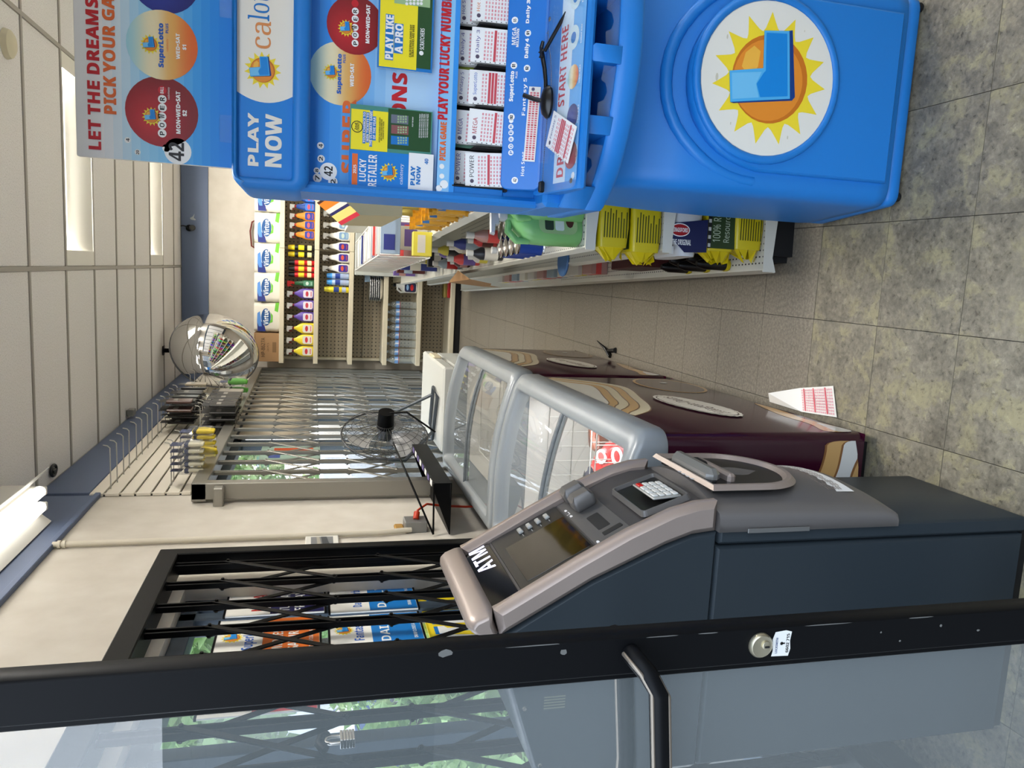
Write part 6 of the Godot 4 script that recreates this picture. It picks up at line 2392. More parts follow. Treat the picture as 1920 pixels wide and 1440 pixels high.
func stock():
	# fire logs and charcoal at the near end
	fire_log("yellow wrapped fire log lying lowest on the island's bottom deck", on_shelf(0.075, 0.121, -0.065), false)
	fire_log("green and yellow fire log with 100% renewable print, above the lowest log", on_shelf(0.065, 0.222, -0.075), true)
	fire_log("yellow wrapped fire log, lower of the two on the middle shelf", on_shelf(0.045, 0.501, -0.065), false)
	fire_log("yellow wrapped fire log, upper of the two on the middle shelf", on_shelf(0.055, 0.618, -0.060), false)
	var o := thing("charcoal_bag", "white and navy charcoal bag with a red oval on the fire logs", "bag")
	var b := B.new()
	var r := []
	for k in 13:
		var t := k / 12.0
		var e := pow(sin(PI * clampf(0.05 + t * 0.9, 0, 1)), 0.35)
		var p := PackedVector3Array()
		for i in 20:
			var a := TAU * i / 20
			p.append(Vector3(0.52 * t, 0.075 + 0.072 * e * signf(sin(a)) * pow(absf(sin(a)), 0.55) + 0.004 * sin(k * 1.9 + i * 1.3), 0.11 * signf(cos(a)) * pow(absf(cos(a)), 0.7) + 0.004 * sin(k * 2.7 + i)))
		r.append(p)
	b.loft(r)
	part("bag", b, mat("bag_white", Color(0.78, 0.78, 0.78), 0.35), o)
	b = B.new(true).on(facing(Vector3(0.0, 0.15, 0.114), Vector3(0, -1, 0), Vector3(1, 0, 0)))
	# reads sideways: right is down, up is along +x
	b.ink(Color(0.06, 0.10, 0.28)); b.sheet(pts([0.06, 0.012, 0.142, 0.016, 0.142, 0.125, 0.008, 0.105, 0.008, 0.06]), 0)
	b.ink(WHT); b.sheet(ring(24, 0.040, 0.085, 0.036, 0.022), 2)
	b.ink(Color(0.62, 0.07, 0.10)); b.sheet(ring(24, 0.040, 0.085, 0.033, 0.019), 3)
	tx(b, "KINGSFORD", 0.012, 0.078, 0.068, 0.092, 5, WHT, BOLD)
	tx(b, "THE ORIGINAL", 0.012, 0.036, 0.082, 0.054, 5, WHT, BOLD)
	b.ink(Color(0.25, 0.32, 0.38)); b.sheet(ring(18, 0.026, 0.165, 0.016, 0.022), 1)
	b.ink(WHT); b.sheet(ring(18, 0.026, 0.165, 0.011, 0.016), 2)
	b.ink(Color(0.12, 0.16, 0.22)); b.sheet(ring(8, 0.026, 0.165, 0.005, 0.010), 3)
	b.ink(Color(0.55, 0.15, 0.2)); b.sheet(ring(8, 0.075, 0.168, 0.008, 0.010), 1)
	b.ink(Color(0.80, 0.80, 0.78)); b.sheet(pts([0.006, 0.004, 0.02, 0.004, 0.02, 0.03, 0.006, 0.03]), 3)
	part("print", b, mat("printed_ink"), o)
	o.position = on_shelf(0.04, 0.332, -0.12)
	o.rotation.y = 0.045
	# green jugs
	var j := thing("green_jug", "", "jug")
	b = B.new()
	r = []
	for p in [[0.0, 0.060, 0.0], [0.006, 0.066, 0.0], [0.11, 0.068, 0.0], [0.165, 0.066, 0.0], [0.195, 0.058, 0.004], [0.22, 0.040, 0.012], [0.235, 0.024, 0.022], [0.25, 0.020, 0.024]]:
		var ringp := PackedVector3Array()
		for i in 20:
			var a := TAU * i / 20
			ringp.append(Vector3(p[1] * signf(cos(a)) * pow(absf(cos(a)), 0.7) + p[2], p[0], 0.045 * signf(sin(a)) * pow(absf(sin(a)), 0.8) * p[1] / 0.066))
		r.append(ringp)
	b.loft(r)
	b.tube([Vector3(-0.058, 0.175, 0), Vector3(-0.060, 0.215, 0), Vector3(-0.030, 0.242, 0), Vector3(0.016, 0.238, 0)], 0.013, 8)
	part("body", b, mat("jug_green", Color(0.47, 0.70, 0.42), 0.35), j)
	b = B.new()
	b.lathe([Vector2(0.020, 0.246), Vector2(0.020, 0.272), Vector2(0.013, 0.276), Vector2(0, 0.276)], Transform3D(Basis(), Vector3(0.024, 0, 0)), 14)
	b.prism(pts([-0.01, 0.272, 0.04, 0.272, 0.035, 0.30, -0.04, 0.302, -0.044, 0.288, -0.012, 0.284]), Transform3D(), -0.010, 0.010, 0.002)
	part("sprayer_cap", b, mat("cap_clearish", Color(0.72, 0.72, 0.72), 0.25), j)
	b = B.new(true).on(Transform3D(Basis(), Vector3(0, 0, 0.0465)))
	b.ink(Color(0.62, 0.74, 0.50)); b.sheet(rounded(-0.048, 0.02, 0.048, 0.15, 0.025, 4), 0)
	b.ink(Color(0.85, 0.88, 0.84)); b.sheet(rounded(-0.036, 0.065, 0.036, 0.095, 0.006, 2), 1)
	b.ink(Color(0.20, 0.25, 0.18)); b.sheet(rounded(-0.036, 0.10, 0.036, 0.13, 0.006, 2), 1)
	b.ink(Color(0.32, 0.16, 0.10)); b.sheet(ring(10, 0.0, 0.045, 0.025, 0.014), 1)
	part("label", b, mat("printed_ink"), j)
	row_of(j, "green_jug", [0.165, 0.235], 0.772, -2.50, ["green cleaner jug at the near corner of the island's upper shelf", "green cleaner jug behind the first, half hidden by the kiosk"], "green jugs on the island", 0.35)
	# cans and jars farther along that shelf
	var cn := thing("food_can", "", "can")
	b = B.new()
	b.lathe([Vector2(0, 0), Vector2(0.036, 0), Vector2(0.038, 0.003), Vector2(0.036, 0.006), Vector2(0.036, 0.104), Vector2(0.038, 0.107), Vector2(0.036, 0.110), Vector2(0.033, 0.106), Vector2(0, 0.106)], Transform3D(), 18)
	part("can", b, mat("steel"), cn)
	b = B.new()
	b.lathe([Vector2(0.0364, 0.010), Vector2(0.0364, 0.100)], Transform3D(), 18)
	part("label", b, mat("can_blue", Color(0.08, 0.25, 0.60), 0.35), cn)
	var xs := []
	var nth := ["nearest", "second", "third", "fourth", "fifth", "sixth", "seventh", "eighth", "ninth", "tenth", "eleventh", "twelfth"]
	for i in 8:
		var p := on_shelf(0.085 + 0.075 * (i % 2), 0.768, -0.50 - 0.085 * (i / 2) - 0.02 * (i % 2))
		var lb := "blue labelled can behind the green jugs, %s of its rows" % nth[i]
		if i == 0:
			cn.position = p
			cn.set_meta("label", lb)
			cn.set_meta("group", "cans on the island's upper shelf")
		else:
			copy(cn, "food_can", p, 0.3 * i, lb, "cans on the island's upper shelf")
	var cols := [Color(0.80, 0.78, 0.75), Color(0.72, 0.55, 0.52), Color(0.12, 0.12, 0.14), Color(0.70, 0.12, 0.12), Color(0.82, 0.80, 0.76), Color(0.20, 0.24, 0.52), Color(0.85, 0.30, 0.28), Color(0.88, 0.86, 0.80), Color(0.30, 0.10, 0.08), Color(0.86, 0.80, 0.30), Color(0.60, 0.66, 0.70), Color(0.45, 0.36, 0.62)]
	var cname := ["off-white", "dusty pink", "black", "dark red", "cream", "navy", "coral red", "ivory", "dark brown", "pale yellow", "blue grey", "violet"]
	for i in 12:
		# short bottles and jars
		var at := on_shelf(0.09 + 0.07 * (i % 2), 0.766, -0.92 - 0.13 * i)
		var q := thing("small_bottle", "small %s bottle on the island's upper shelf past the cans" % cname[i], "bottle", at, "small bottles on the island's upper shelf")
		b = B.new()
		var hh := 0.11 + 0.03 * ((i * 7) % 4)
		b.lathe([Vector2(0, 0), Vector2(0.026, 0), Vector2(0.029, 0.005), Vector2(0.029, hh * 0.62), Vector2(0.014, hh * 0.80), Vector2(0.012, hh * 0.84), Vector2(0, hh * 0.84)], Transform3D(Basis(), at), 14)
		part("bottle", b, mat("small_%d" % i, cols[i], 0.3), q)
		b = B.new()
		b.lathe([Vector2(0.015, hh * 0.82), Vector2(0.015, hh), Vector2(0, hh)], Transform3D(Basis(), at), 12)
		part("cap", b, mat("cap_white", Color(0.86, 0.86, 0.84), 0.4), q)
		var lb := B.new()
		lb.lathe([Vector2(0.0295, hh * 0.14), Vector2(0.0295, hh * 0.52)], Transform3D(Basis(), at), 14)
		part("label", lb, mat("small_%d" % ((i + 5) % 12), cols[(i + 5) % 12], 0.4), q)
	# cartons standing farther off
	for i in 12:
		var at := on_shelf(0.085 + 0.03 * (i % 3), 0.764, -2.60 - 0.20 * i)
		var q := thing("carton", "small %s carton standing far along the island's upper shelf" % cname[(i * 5 + 2) % 12], "carton", at, "cartons on the island's upper shelf")
		b = B.new()
		var hh := 0.15 + 0.035 * ((i * 5) % 4)
		b.box(at + Vector3(0.05, hh / 2, 0), Vector3(0.10, hh, 0.06), 0.002, Basis(Vector3.UP, 0.045))
		part("box", b, mat("small_%d" % ((i * 5 + 2) % 12), cols[(i * 5 + 2) % 12], 0.4), q)
		b = B.new()
		b.box(at + Vector3(0.05, hh * 0.6, 0.0), Vector3(0.1008, hh * 0.3, 0.0608), 0.0, Basis(Vector3.UP, 0.045))
		part("label_band", b, mat("small_%d" % ((i * 5 + 4) % 12), cols[(i * 5 + 4) % 12], 0.4), q)
	# bottom deck farther along: a maroon carton with jars, small cartons
	var mc := thing("maroon_carton", "maroon carton on the bottom deck beyond the charcoal bag", "carton", on_shelf(0.05, 0.122, -0.62))
	b = B.new()
	b.box(on_shelf(0.19, 0.20, -0.85), Vector3(0.30, 0.155, 0.36), 0.004, Basis(Vector3.UP, 0.045))
	part("box", b, mat("maroon_card", Color(0.26, 0.05, 0.07), 0.55), mc)
	for i in 5:
		var at := on_shelf(0.035 + 0.022 * (i % 2), 0.122, -0.24 - 0.075 * i)
		var q := thing("lighter_bottle", "black bottle with yellow foot on the bottom deck's edge, %s from the near end" % nth[i], "bottle", at, "black bottles by the charcoal")
		b = B.new()
		b.lathe([Vector2(0.022, 0.0), Vector2(0.024, 0.004), Vector2(0.024, 0.016), Vector2(0, 0.016)], Transform3D(Basis(), at), 10)
		part("foot", b, mat("log_yellow"), q)
		b = B.new()
		b.lathe([Vector2(0.021, 0.014), Vector2(0.021, 0.10), Vector2(0.010, 0.13), Vector2(0, 0.13)], Transform3D(Basis(), at), 12)
		part("bottle", b, mat("pen_black"), q)
	for i in 10:
		var at := on_shelf(0.03, 0.122, -1.55 - 0.22 * i)
		var q := thing("snack_carton", "low %s carton on the island's bottom deck, %s past the maroon one" % [cname[(i * 3 + 1) % 12], nth[i]], "carton", at, "cartons on the island's bottom deck")
		b = B.new()
		b.box(at + Vector3(0.09, 0.045, 0), Vector3(0.16, 0.09, 0.15), 0.003, Basis(Vector3.UP, 0.045))
		part("box", b, mat("small_%d" % ((i * 3 + 1) % 12), cols[(i * 3 + 1) % 12], 0.45), q)
		b = B.new()
		b.box(at + Vector3(0.09, 0.05, 0), Vector3(0.1608, 0.03, 0.1508), 0.0, Basis(Vector3.UP, 0.045))
		part("label_band", b, mat("small_%d" % ((i * 3 + 6) % 12), cols[(i * 3 + 6) % 12], 0.4), q)
	var bd := thing("blue_disc", "blue round lid poking out over the middle shelf's edge", "lid", on_shelf(0.03, 0.50, -1.05))
	b = B.new()
	b.lathe([Vector2(0, 0), Vector2(0.07, 0), Vector2(0.073, 0.006), Vector2(0.07, 0.012), Vector2(0, 0.012)], Transform3D(Basis(), on_shelf(0.07, 0.50, -1.05)), 24)
	part("lid", b, mat("lid_blue", Color(0.25, 0.42, 0.62), 0.4), bd)
	# paper bag hooked on a shelf edge
	var pb := thing("paper_bag", "torn brown paper bag hanging off the far shelf edge over the aisle", "bag", on_shelf(0.02, 0.70, -2.2))
	b = B.new()
	b.flat()
	var w := [on_shelf(-0.01, 0.80, -1.75), on_shelf(-0.012, 0.80, -2.45), on_shelf(-0.03, 0.60, -2.35), on_shelf(-0.035, 0.52, -2.2), on_shelf(-0.03, 0.62, -2.05), on_shelf(-0.025, 0.66, -1.85), on_shelf(0.05, 0.805, -2.1)]
	b.tri(w[0], w[1], w[2]); b.tri(w[0], w[2], w[4]); b.tri(w[2], w[3], w[4]); b.tri(w[0], w[4], w[5]); b.tri(w[0], w[6], w[1])
	part("sheet", b, mat("kraft", Color(0.66, 0.50, 0.33), 0.85), pb)
	# top shelf: gold pouches, snack bags, writing pads, the striped box
	var gp := thing("gold_pouch", "", "snack pouch")
	part("pouch", pouch(0.13, 0.205, 0.06), mat("gold_foil", Color(0.72, 0.64, 0.30), 0.28, 0.5), gp)
	for i in 11:
		var p := on_shelf(0.275 + 0.012 * (i % 3), 1.102, -0.24 - 0.078 * i)
		var lb := "gold foil pouch on the top shelf, %s from the near end" % nth[i]
		if i == 0:
			gp.position = p; gp.rotation.y = 0.1; gp.set_meta("label", lb); gp.set_meta("group", "gold pouches on the top shelf")
		else:
			copy(gp, "gold_pouch", p, 0.1 + 0.08 * (i % 2), lb, "gold pouches on the top shelf")
	var sb := thing("cookie_bag", "", "snack bag")
	part("pouch", pouch(0.10, 0.125, 0.05), mat("cookie_yellow", Color(0.85, 0.62, 0.16), 0.3), sb)
	b = B.new(true).on(Transform3D(Basis(), Vector3(0, 0, 0.0285)))
	b.ink(Color(0.40, 0.18, 0.08)); b.sheet(ring(12, 0.012, 0.035, 0.024, 0.018), 0)
	b.ink(Color(0.25, 0.48, 0.75)); b.sheet(pts([-0.042, 0.085, 0.042, 0.085, 0.042, 0.112, -0.042, 0.112]), 0)
	b.ink(WHT); b.sheet(ring(10, -0.016, 0.07, 0.016, 0.012), 0)
	part("print", b, mat("printed_ink"), sb)
	for i in 10:
		var p := on_shelf(0.205 + 0.006 * (i % 2), 1.102, -0.12 - 0.095 * i)
		var lb := "yellow and brown cookie bag on the top shelf's edge, %s from the near end" % nth[i]
		if i == 0:
			sb.position = p; sb.set_meta("label", lb); sb.set_meta("group", "cookie bags on the top shelf")
		else:
			copy(sb, "cookie_bag", p, -0.1 + 0.1 * (i % 3), lb, "cookie bags on the top shelf")
	var pads := ["blue grey", "white", "red edged", "white", "navy", "white", "blue grey", "white", "white", "orange", "white", "navy", "white", "pale blue", "white", "white", "white", "grey"]
	var pcol := {"white": Color(0.88, 0.88, 0.86), "red edged": Color(0.75, 0.22, 0.2), "navy": Color(0.12, 0.16, 0.45), "blue grey": Color(0.55, 0.62, 0.70), "orange": Color(0.85, 0.55, 0.3), "pale blue": Color(0.62, 0.75, 0.86), "grey": Color(0.66, 0.66, 0.64)}
	var rack := thing("wire_rack", "stepped white wire rack of card packs on the island's top shelves", "rack", on_shelf(0.1, 1.1, -1.6))
	b = B.new()
	for s in [0.055, 0.24]:
		b.tube([on_shelf(s, 1.115, -1.13), on_shelf(s, 1.115, -3.0)], 0.004, 6)
		b.tube([on_shelf(s, 1.34, -1.13), on_shelf(s, 1.345, -3.0)], 0.004, 6)
	for i in 20:
		var z := -1.15 - 0.1 * i
		b.tube([on_shelf(0.055, 1.115, z), on_shelf(0.055, 1.34, z), on_shelf(0.24, 1.34, z), on_shelf(0.24, 1.115, z)], 0.003, 5)
	part("wires", b, mat("white_enamel"), rack)
	for i in 18:
		var z := -1.20 - 0.1 * i
		var q := thing("card_pack", "%s card pack in the wire rack, number %s from its near end" % [pads[i], ["one", "two", "three", "four", "five", "six", "seven", "eight", "nine", "ten", "eleven", "twelve", "thirteen", "fourteen", "fifteen", "sixteen", "seventeen", "eighteen"][i]], "card pack", on_shelf(0.15, 1.105, z), "card packs in the wire rack")
		b = B.new()
		b.box(on_shelf(0.15, 1.285, z), Vector3(0.165, 0.09 + 0.02 * (i % 3), 0.010), 0.002, Basis(Vector3.UP, 0.045) * Basis(Vector3.RIGHT, -0.14))
		part("card", b, mat("pad_" + pads[i].replace(" ", "_"), pcol[pads[i]], 0.5), q)
		b = B.new()
		b.box(on_shelf(0.15 - 0.03 + 0.02 * (i % 4), 1.29, z) + Vector3(0, 0, 0.001), Vector3(0.07, 0.05, 0.0105), 0.0, Basis(Vector3.UP, 0.045) * Basis(Vector3.RIGHT, -0.14))
		part("window", b, mat("pad_navy" if i % 3 == 0 else "pad_pale_blue", pcol["navy"] if i % 3 == 0 else pcol["pale blue"], 0.5), q)
	for i in 14:
		var at := on_shelf(0.07 + 0.035 * (i % 3), 1.095, -1.22 - 0.14 * i)
		var q := thing("shelf_packet", "small %s packet standing under the wire rack, %s from its near end" % [cname[(i * 7 + 9) % 12], (nth + ["thirteenth", "fourteenth"])[i]], "packet", at, "packets under the wire rack")
		var hh := 0.09 + 0.02 * ((i * 3) % 4)
		b = B.new()
		b.box(at + Vector3(0.05, hh / 2, 0), Vector3(0.11, hh, 0.05), 0.003, Basis(Vector3.UP, 0.045))
		part("box", b, mat("small_%d" % ((i * 7 + 9) % 12), cols[(i * 7 + 9) % 12], 0.4), q)
		b = B.new()
		b.box(at + Vector3(0.05, hh * 0.55, 0), Vector3(0.08, hh * 0.4, 0.0506), 0.0, Basis(Vector3.UP, 0.045))
		part("label_band", b, mat("small_%d" % ((i * 7 + 4) % 12), cols[(i * 7 + 4) % 12], 0.4), q)
	var bx := thing("striped_box", "tilted box with orange, navy and red striped top, over the card packs", "box", Vector3(0.28, 1.34, -2.72))
	b = B.new()
	var off := Vector3(-0.03, 0.055, -0.16)
	var fq := [Vector3(0.170, 1.475, -2.70), Vector3(0.255, 1.575, -2.70), Vector3(0.46, 1.575, -2.70), Vector3(0.46, 1.335, -2.70), Vector3(0.174, 1.335, -2.70)]
	b.flat()
	b.quad(fq[0], fq[4], fq[3], fq[2]); b.tri(fq[0], fq[2], fq[1])
	for i in 5:
		var c := (i + 1) % 5
		b.face(fq[i], fq[c], fq[c] + off, fq[i] + off, Vector3((fq[i] + fq[c]).x / 2 - 0.32, (fq[i] + fq[c]).y / 2 - 1.46, 0))
	b.quad(fq[0] + off, fq[2] + off, fq[3] + off, fq[4] + off); b.tri(fq[0] + off, fq[1] + off, fq[2] + off)
	part("box", b, mat("box_tan", Color(0.78, 0.72, 0.55), 0.6), bx)
	b = B.new(true)
	b.flat()
	var nrm: Vector3 = (fq[1] - fq[0]).cross(off).normalized() * -0.0008
	if nrm.y < 0:
		nrm = -nrm
	var stripes := [[0.0, 0.12, Color(0.75, 0.15, 0.22)], [0.12, 0.34, Color(0.90, 0.80, 0.45)], [0.34, 0.42, Color(0.12, 0.12, 0.35)], [0.42, 0.55, Color(0.86, 0.84, 0.80)], [0.55, 0.78, Color(0.88, 0.48, 0.12)], [0.78, 0.85, Color(0.25, 0.12, 0.10)], [0.85, 1.0, Color(0.86, 0.80, 0.70)]]
	for s in stripes:
		b.ink(s[2])
		var p0: Vector3 = fq[0].lerp(fq[1], s[0]) + nrm
		var p1: Vector3 = fq[0].lerp(fq[1], s[1]) + nrm
		b.face(p0, p1, p1 + off, p0 + off, nrm)
	part("stripes", b, mat("printed_ink"), bx)


func hang_pack(called: String, label: String, cat: String, body: Color, w: float, h: float, d: float, kind: int) -> Node3D:
	# a carded pack hanging from a hook: hole at the origin, faces along x
	var o := thing(called, label, cat)
	var b := B.new()
	b.box(Vector3(0, -0.03, 0), Vector3(0.0015, 0.06, w * 0.9), 0.0)
	part("header_card", b, mat("header_blue", Color(0.16, 0.20, 0.34), 0.45) if kind != 2 else mat("header_black", Color(0.06, 0.06, 0.07), 0.4), o)
	b = B.new()
	if kind == 2:
		b.box(Vector3(0, -0.05 - h * 0.5, 0), Vector3(d, h, w), d * 0.3)
		part("case", b, mat("case_%s" % body.to_html(), body, 0.35), o)
		b = B.new()
		b.box(Vector3(d * 0.4, -0.05 - h * 0.35, 0), Vector3(d * 0.5, h * 0.18, w * 0.5), d * 0.1)
		part("case_clip", b, mat("case_grey", Color(0.55, 0.53, 0.50), 0.4), o)
	else:
		for s in 4:
			var z := (s - 1.5) * w * 0.2
			b.tube([Vector3(0, -0.07, z), Vector3(0.003, -0.07 - h * 0.45, z * 1.1), Vector3(0, -0.06 - h, z * 0.9)], [d * 0.32, d * 0.42, d * 0.26], 7)
		part("glove", b, mat("glove_%s" % body.to_html(), body, 0.6), o)
		b = B.new()
		b.box(Vector3(0, -0.085, 0), Vector3(d * 0.95, 0.03, w * 0.86), d * 0.25)
		part("cuff", b, mat("rubber") if kind == 1 else mat("header_blue"), o)
	if kind != 2:
		b = B.new()
		b.box(Vector3(0, -0.045 - h * 0.5, 0), Vector3(d * 1.25, h * 1.08, w * 1.06), d * 0.2)
		part("bag", b, mat("plastic_film"), o)
	return o


func slatwall_stock():
	var sw := thing("slatwall", "pale slatted wall panel with dark grooves above the far window", "slatwall", Vector3(-1.27, 2.3, -6.8))
	var b := B.new()
	b.slab(Vector3(-1.2795, 2.245, -9.1), Vector3(-1.274, 2.752, -4.40))
	part("backing", b, mat("dark"), sw)
	var ys := [2.245, 2.302, 2.376, 2.447, 2.528, 2.602, 2.680, 2.755]
	for i in ys.size() - 1:
		b = B.new()
		b.slab(Vector3(-1.278, ys[i] + 0.005, -9.1), Vector3(-1.262, ys[i + 1] - 0.005, -4.395), 0.002)
		part("slat", b, mat("slat_cream", Color(0.88, 0.85, 0.79), 0.55), sw)
	# wire display hooks
	var hk := thing("display_hook", "", "hook")
	b = B.new()
	b.tube([Vector3(-0.235, 0, 0), Vector3(0.0, 0.0, 0), Vector3(0.012, 0.012, 0), Vector3(0.016, 0.034, 0)], 0.0032, 6)
	part("wire", b, mat("hook_grey", Color(0.70, 0.69, 0.66), 0.35, 0.4), hk)
	b = B.new()
	b.box(Vector3(-0.236, -0.005, 0), Vector3(0.004, 0.05, 0.022), 0.001)
	b.tube([Vector3(-0.232, -0.026, -0.04), Vector3(-0.232, -0.026, 0.04)], 0.0028, 5)
	part("back_plate", b, mat("hook_grey"), hk)
	var zs := [-4.488, -4.61, -4.788, -4.94, -5.132, -5.277, -5.448, -5.613, -5.807, -5.957, -6.115, -6.30, -6.48, -6.66, -7.35, -7.6, -7.85]
	var nth := ["first", "second", "third", "fourth", "fifth", "sixth", "seventh", "eighth", "ninth", "tenth", "eleventh", "twelfth", "thirteenth", "fourteenth", "fifteenth", "sixteenth", "seventeenth"]
	for i in zs.size():
		var lb := "white wire hook in the slatwall's top row, %s from the near end" % nth[i]
		if i == 0:
			hk.position = Vector3(-1.036, 2.667, zs[0]); hk.set_meta("label", lb); hk.set_meta("group", "hooks in the slatwall's top row")
		else:
			copy(hk, "display_hook", Vector3(-1.036, 2.667 - rng.randf() * 0.006, zs[i]), rng.randf_range(-0.03, 0.03), lb, "hooks in the slatwall's top row")
	var low := [-4.55, -4.63, -4.88, -5.72, -5.85, -5.95, -6.10, -6.25, -6.9, -7.2]
	for i in low.size():
		copy(hk, "display_hook", Vector3(-1.036, 2.372, low[i]), rng.randf_range(-0.03, 0.03), "white wire hook in the slatwall's lower row, %s from the near end" % nth[i], "hooks in the slatwall's lower row")
	var wg := hang_pack("glove_pack", "", "gloves", Color(0.80, 0.78, 0.68), 0.10, 0.11, 0.030, 0)
	pack_run(wg, "glove_pack", 5, Vector3(-1.03, 2.372, -4.55), Vector3(-0.037, 0, 0), "pack of off-white gloves on the slatwall", "white glove packs", nth)
	var yg := hang_pack("glove_pack", "", "gloves", Color(0.84, 0.74, 0.08), 0.11, 0.13, 0.036, 1)
	pack_run(yg, "glove_pack", 6, Vector3(-1.025, 2.372, -4.88), Vector3(-0.035, -0.003, 0.004), "pack of yellow gloves with black cuffs on the slatwall", "yellow glove packs", nth)
	copy(yg, "glove_pack", Vector3(-1.09, 2.33, -4.63), 0.5, "yellow glove pack hanging crooked at the near end of the slatwall", "yellow glove packs")
	var bp := hang_pack("case_pack", "", "phone cases", Color(0.09, 0.085, 0.085), 0.115, 0.18, 0.016, 2)
	var n := 0
	for zz in [-5.98, -6.15, -6.35, -6.55]:
		for k in 4:
			var p := Vector3(-1.03 - 0.05 * k, 2.665, zz + 0.01 * k)
			var lb := "dark carded case in the slatwall's upper cluster, %s on peg %s" % [nth[k], ["one", "two", "three", "four"][n / 4]]
			if n == 0:
				bp.position = p; bp.set_meta("label", lb); bp.set_meta("group", "dark carded cases on the slatwall")
			else:
				copy(bp, "case_pack", p, rng.randf_range(-0.1, 0.1), lb, "dark carded cases on the slatwall")
			n += 1
	n = 0
	for zz in [-5.83, -5.97, -6.12, -6.28]:
		for k in 4:
			copy(bp, "case_pack", Vector3(-1.03 - 0.05 * k, 2.372, zz + 0.01 * k), rng.randf_range(-0.1, 0.1), "dark carded case in the slatwall's lower cluster, %s on hook %s" % [nth[k], ["one", "two", "three", "four"][n / 4]], "dark carded cases on the slatwall")
			n += 1
	var br := hang_pack("case_pack", "", "phone cases", Color(0.30, 0.20, 0.17), 0.12, 0.17, 0.02, 2)
	pack_run(br, "case_pack", 2, Vector3(-1.02, 2.665, -5.90), Vector3(-0.06, 0, 0.0), "brown carded case with grey clip on the slatwall", "brown carded cases", nth)
	var gr := hang_pack("case_pack", "", "phone cases", Color(0.62, 0.58, 0.50), 0.12, 0.16, 0.02, 2)
	pack_run(gr, "case_pack", 3, Vector3(-1.025, 2.665, -6.75), Vector3(-0.055, 0, 0.02), "pale carded case at the far side of the slatwall", "pale carded cases", nth)
	var g2 := hang_pack("case_pack", "", "phone cases", Color(0.58, 0.55, 0.50), 0.12, 0.18, 0.02, 2)
	pack_run(g2, "case_pack", 2, Vector3(-1.025, 2.372, -6.42), Vector3(-0.055, 0, 0.02), "grey carded case in the slatwall's lower cluster", "grey carded cases", nth)
	var gg := hang_pack("glove_pack", "", "gloves", Color(0.26, 0.58, 0.08), 0.13, 0.16, 0.06, 1)
	pack_run(gg, "glove_pack", 2, Vector3(-1.03, 2.372, -6.95), Vector3(-0.08, 0, -0.05), "bright green glove bundle under the mirror dome", "green glove bundles", nth)


func pack_run(o: Node3D, called: String, n: int, at: Vector3, step: Vector3, label: String, group: String, nth: Array):
	for k in n:
		var lb := "%s, %s from the hook's tip" % [label, nth[k]]
		if k == 0:
			o.position = at; o.set_meta("label", lb); o.set_meta("group", group)
		else:
			copy(o, called, at + step * k, rng.randf_range(-0.08, 0.08), lb, group)


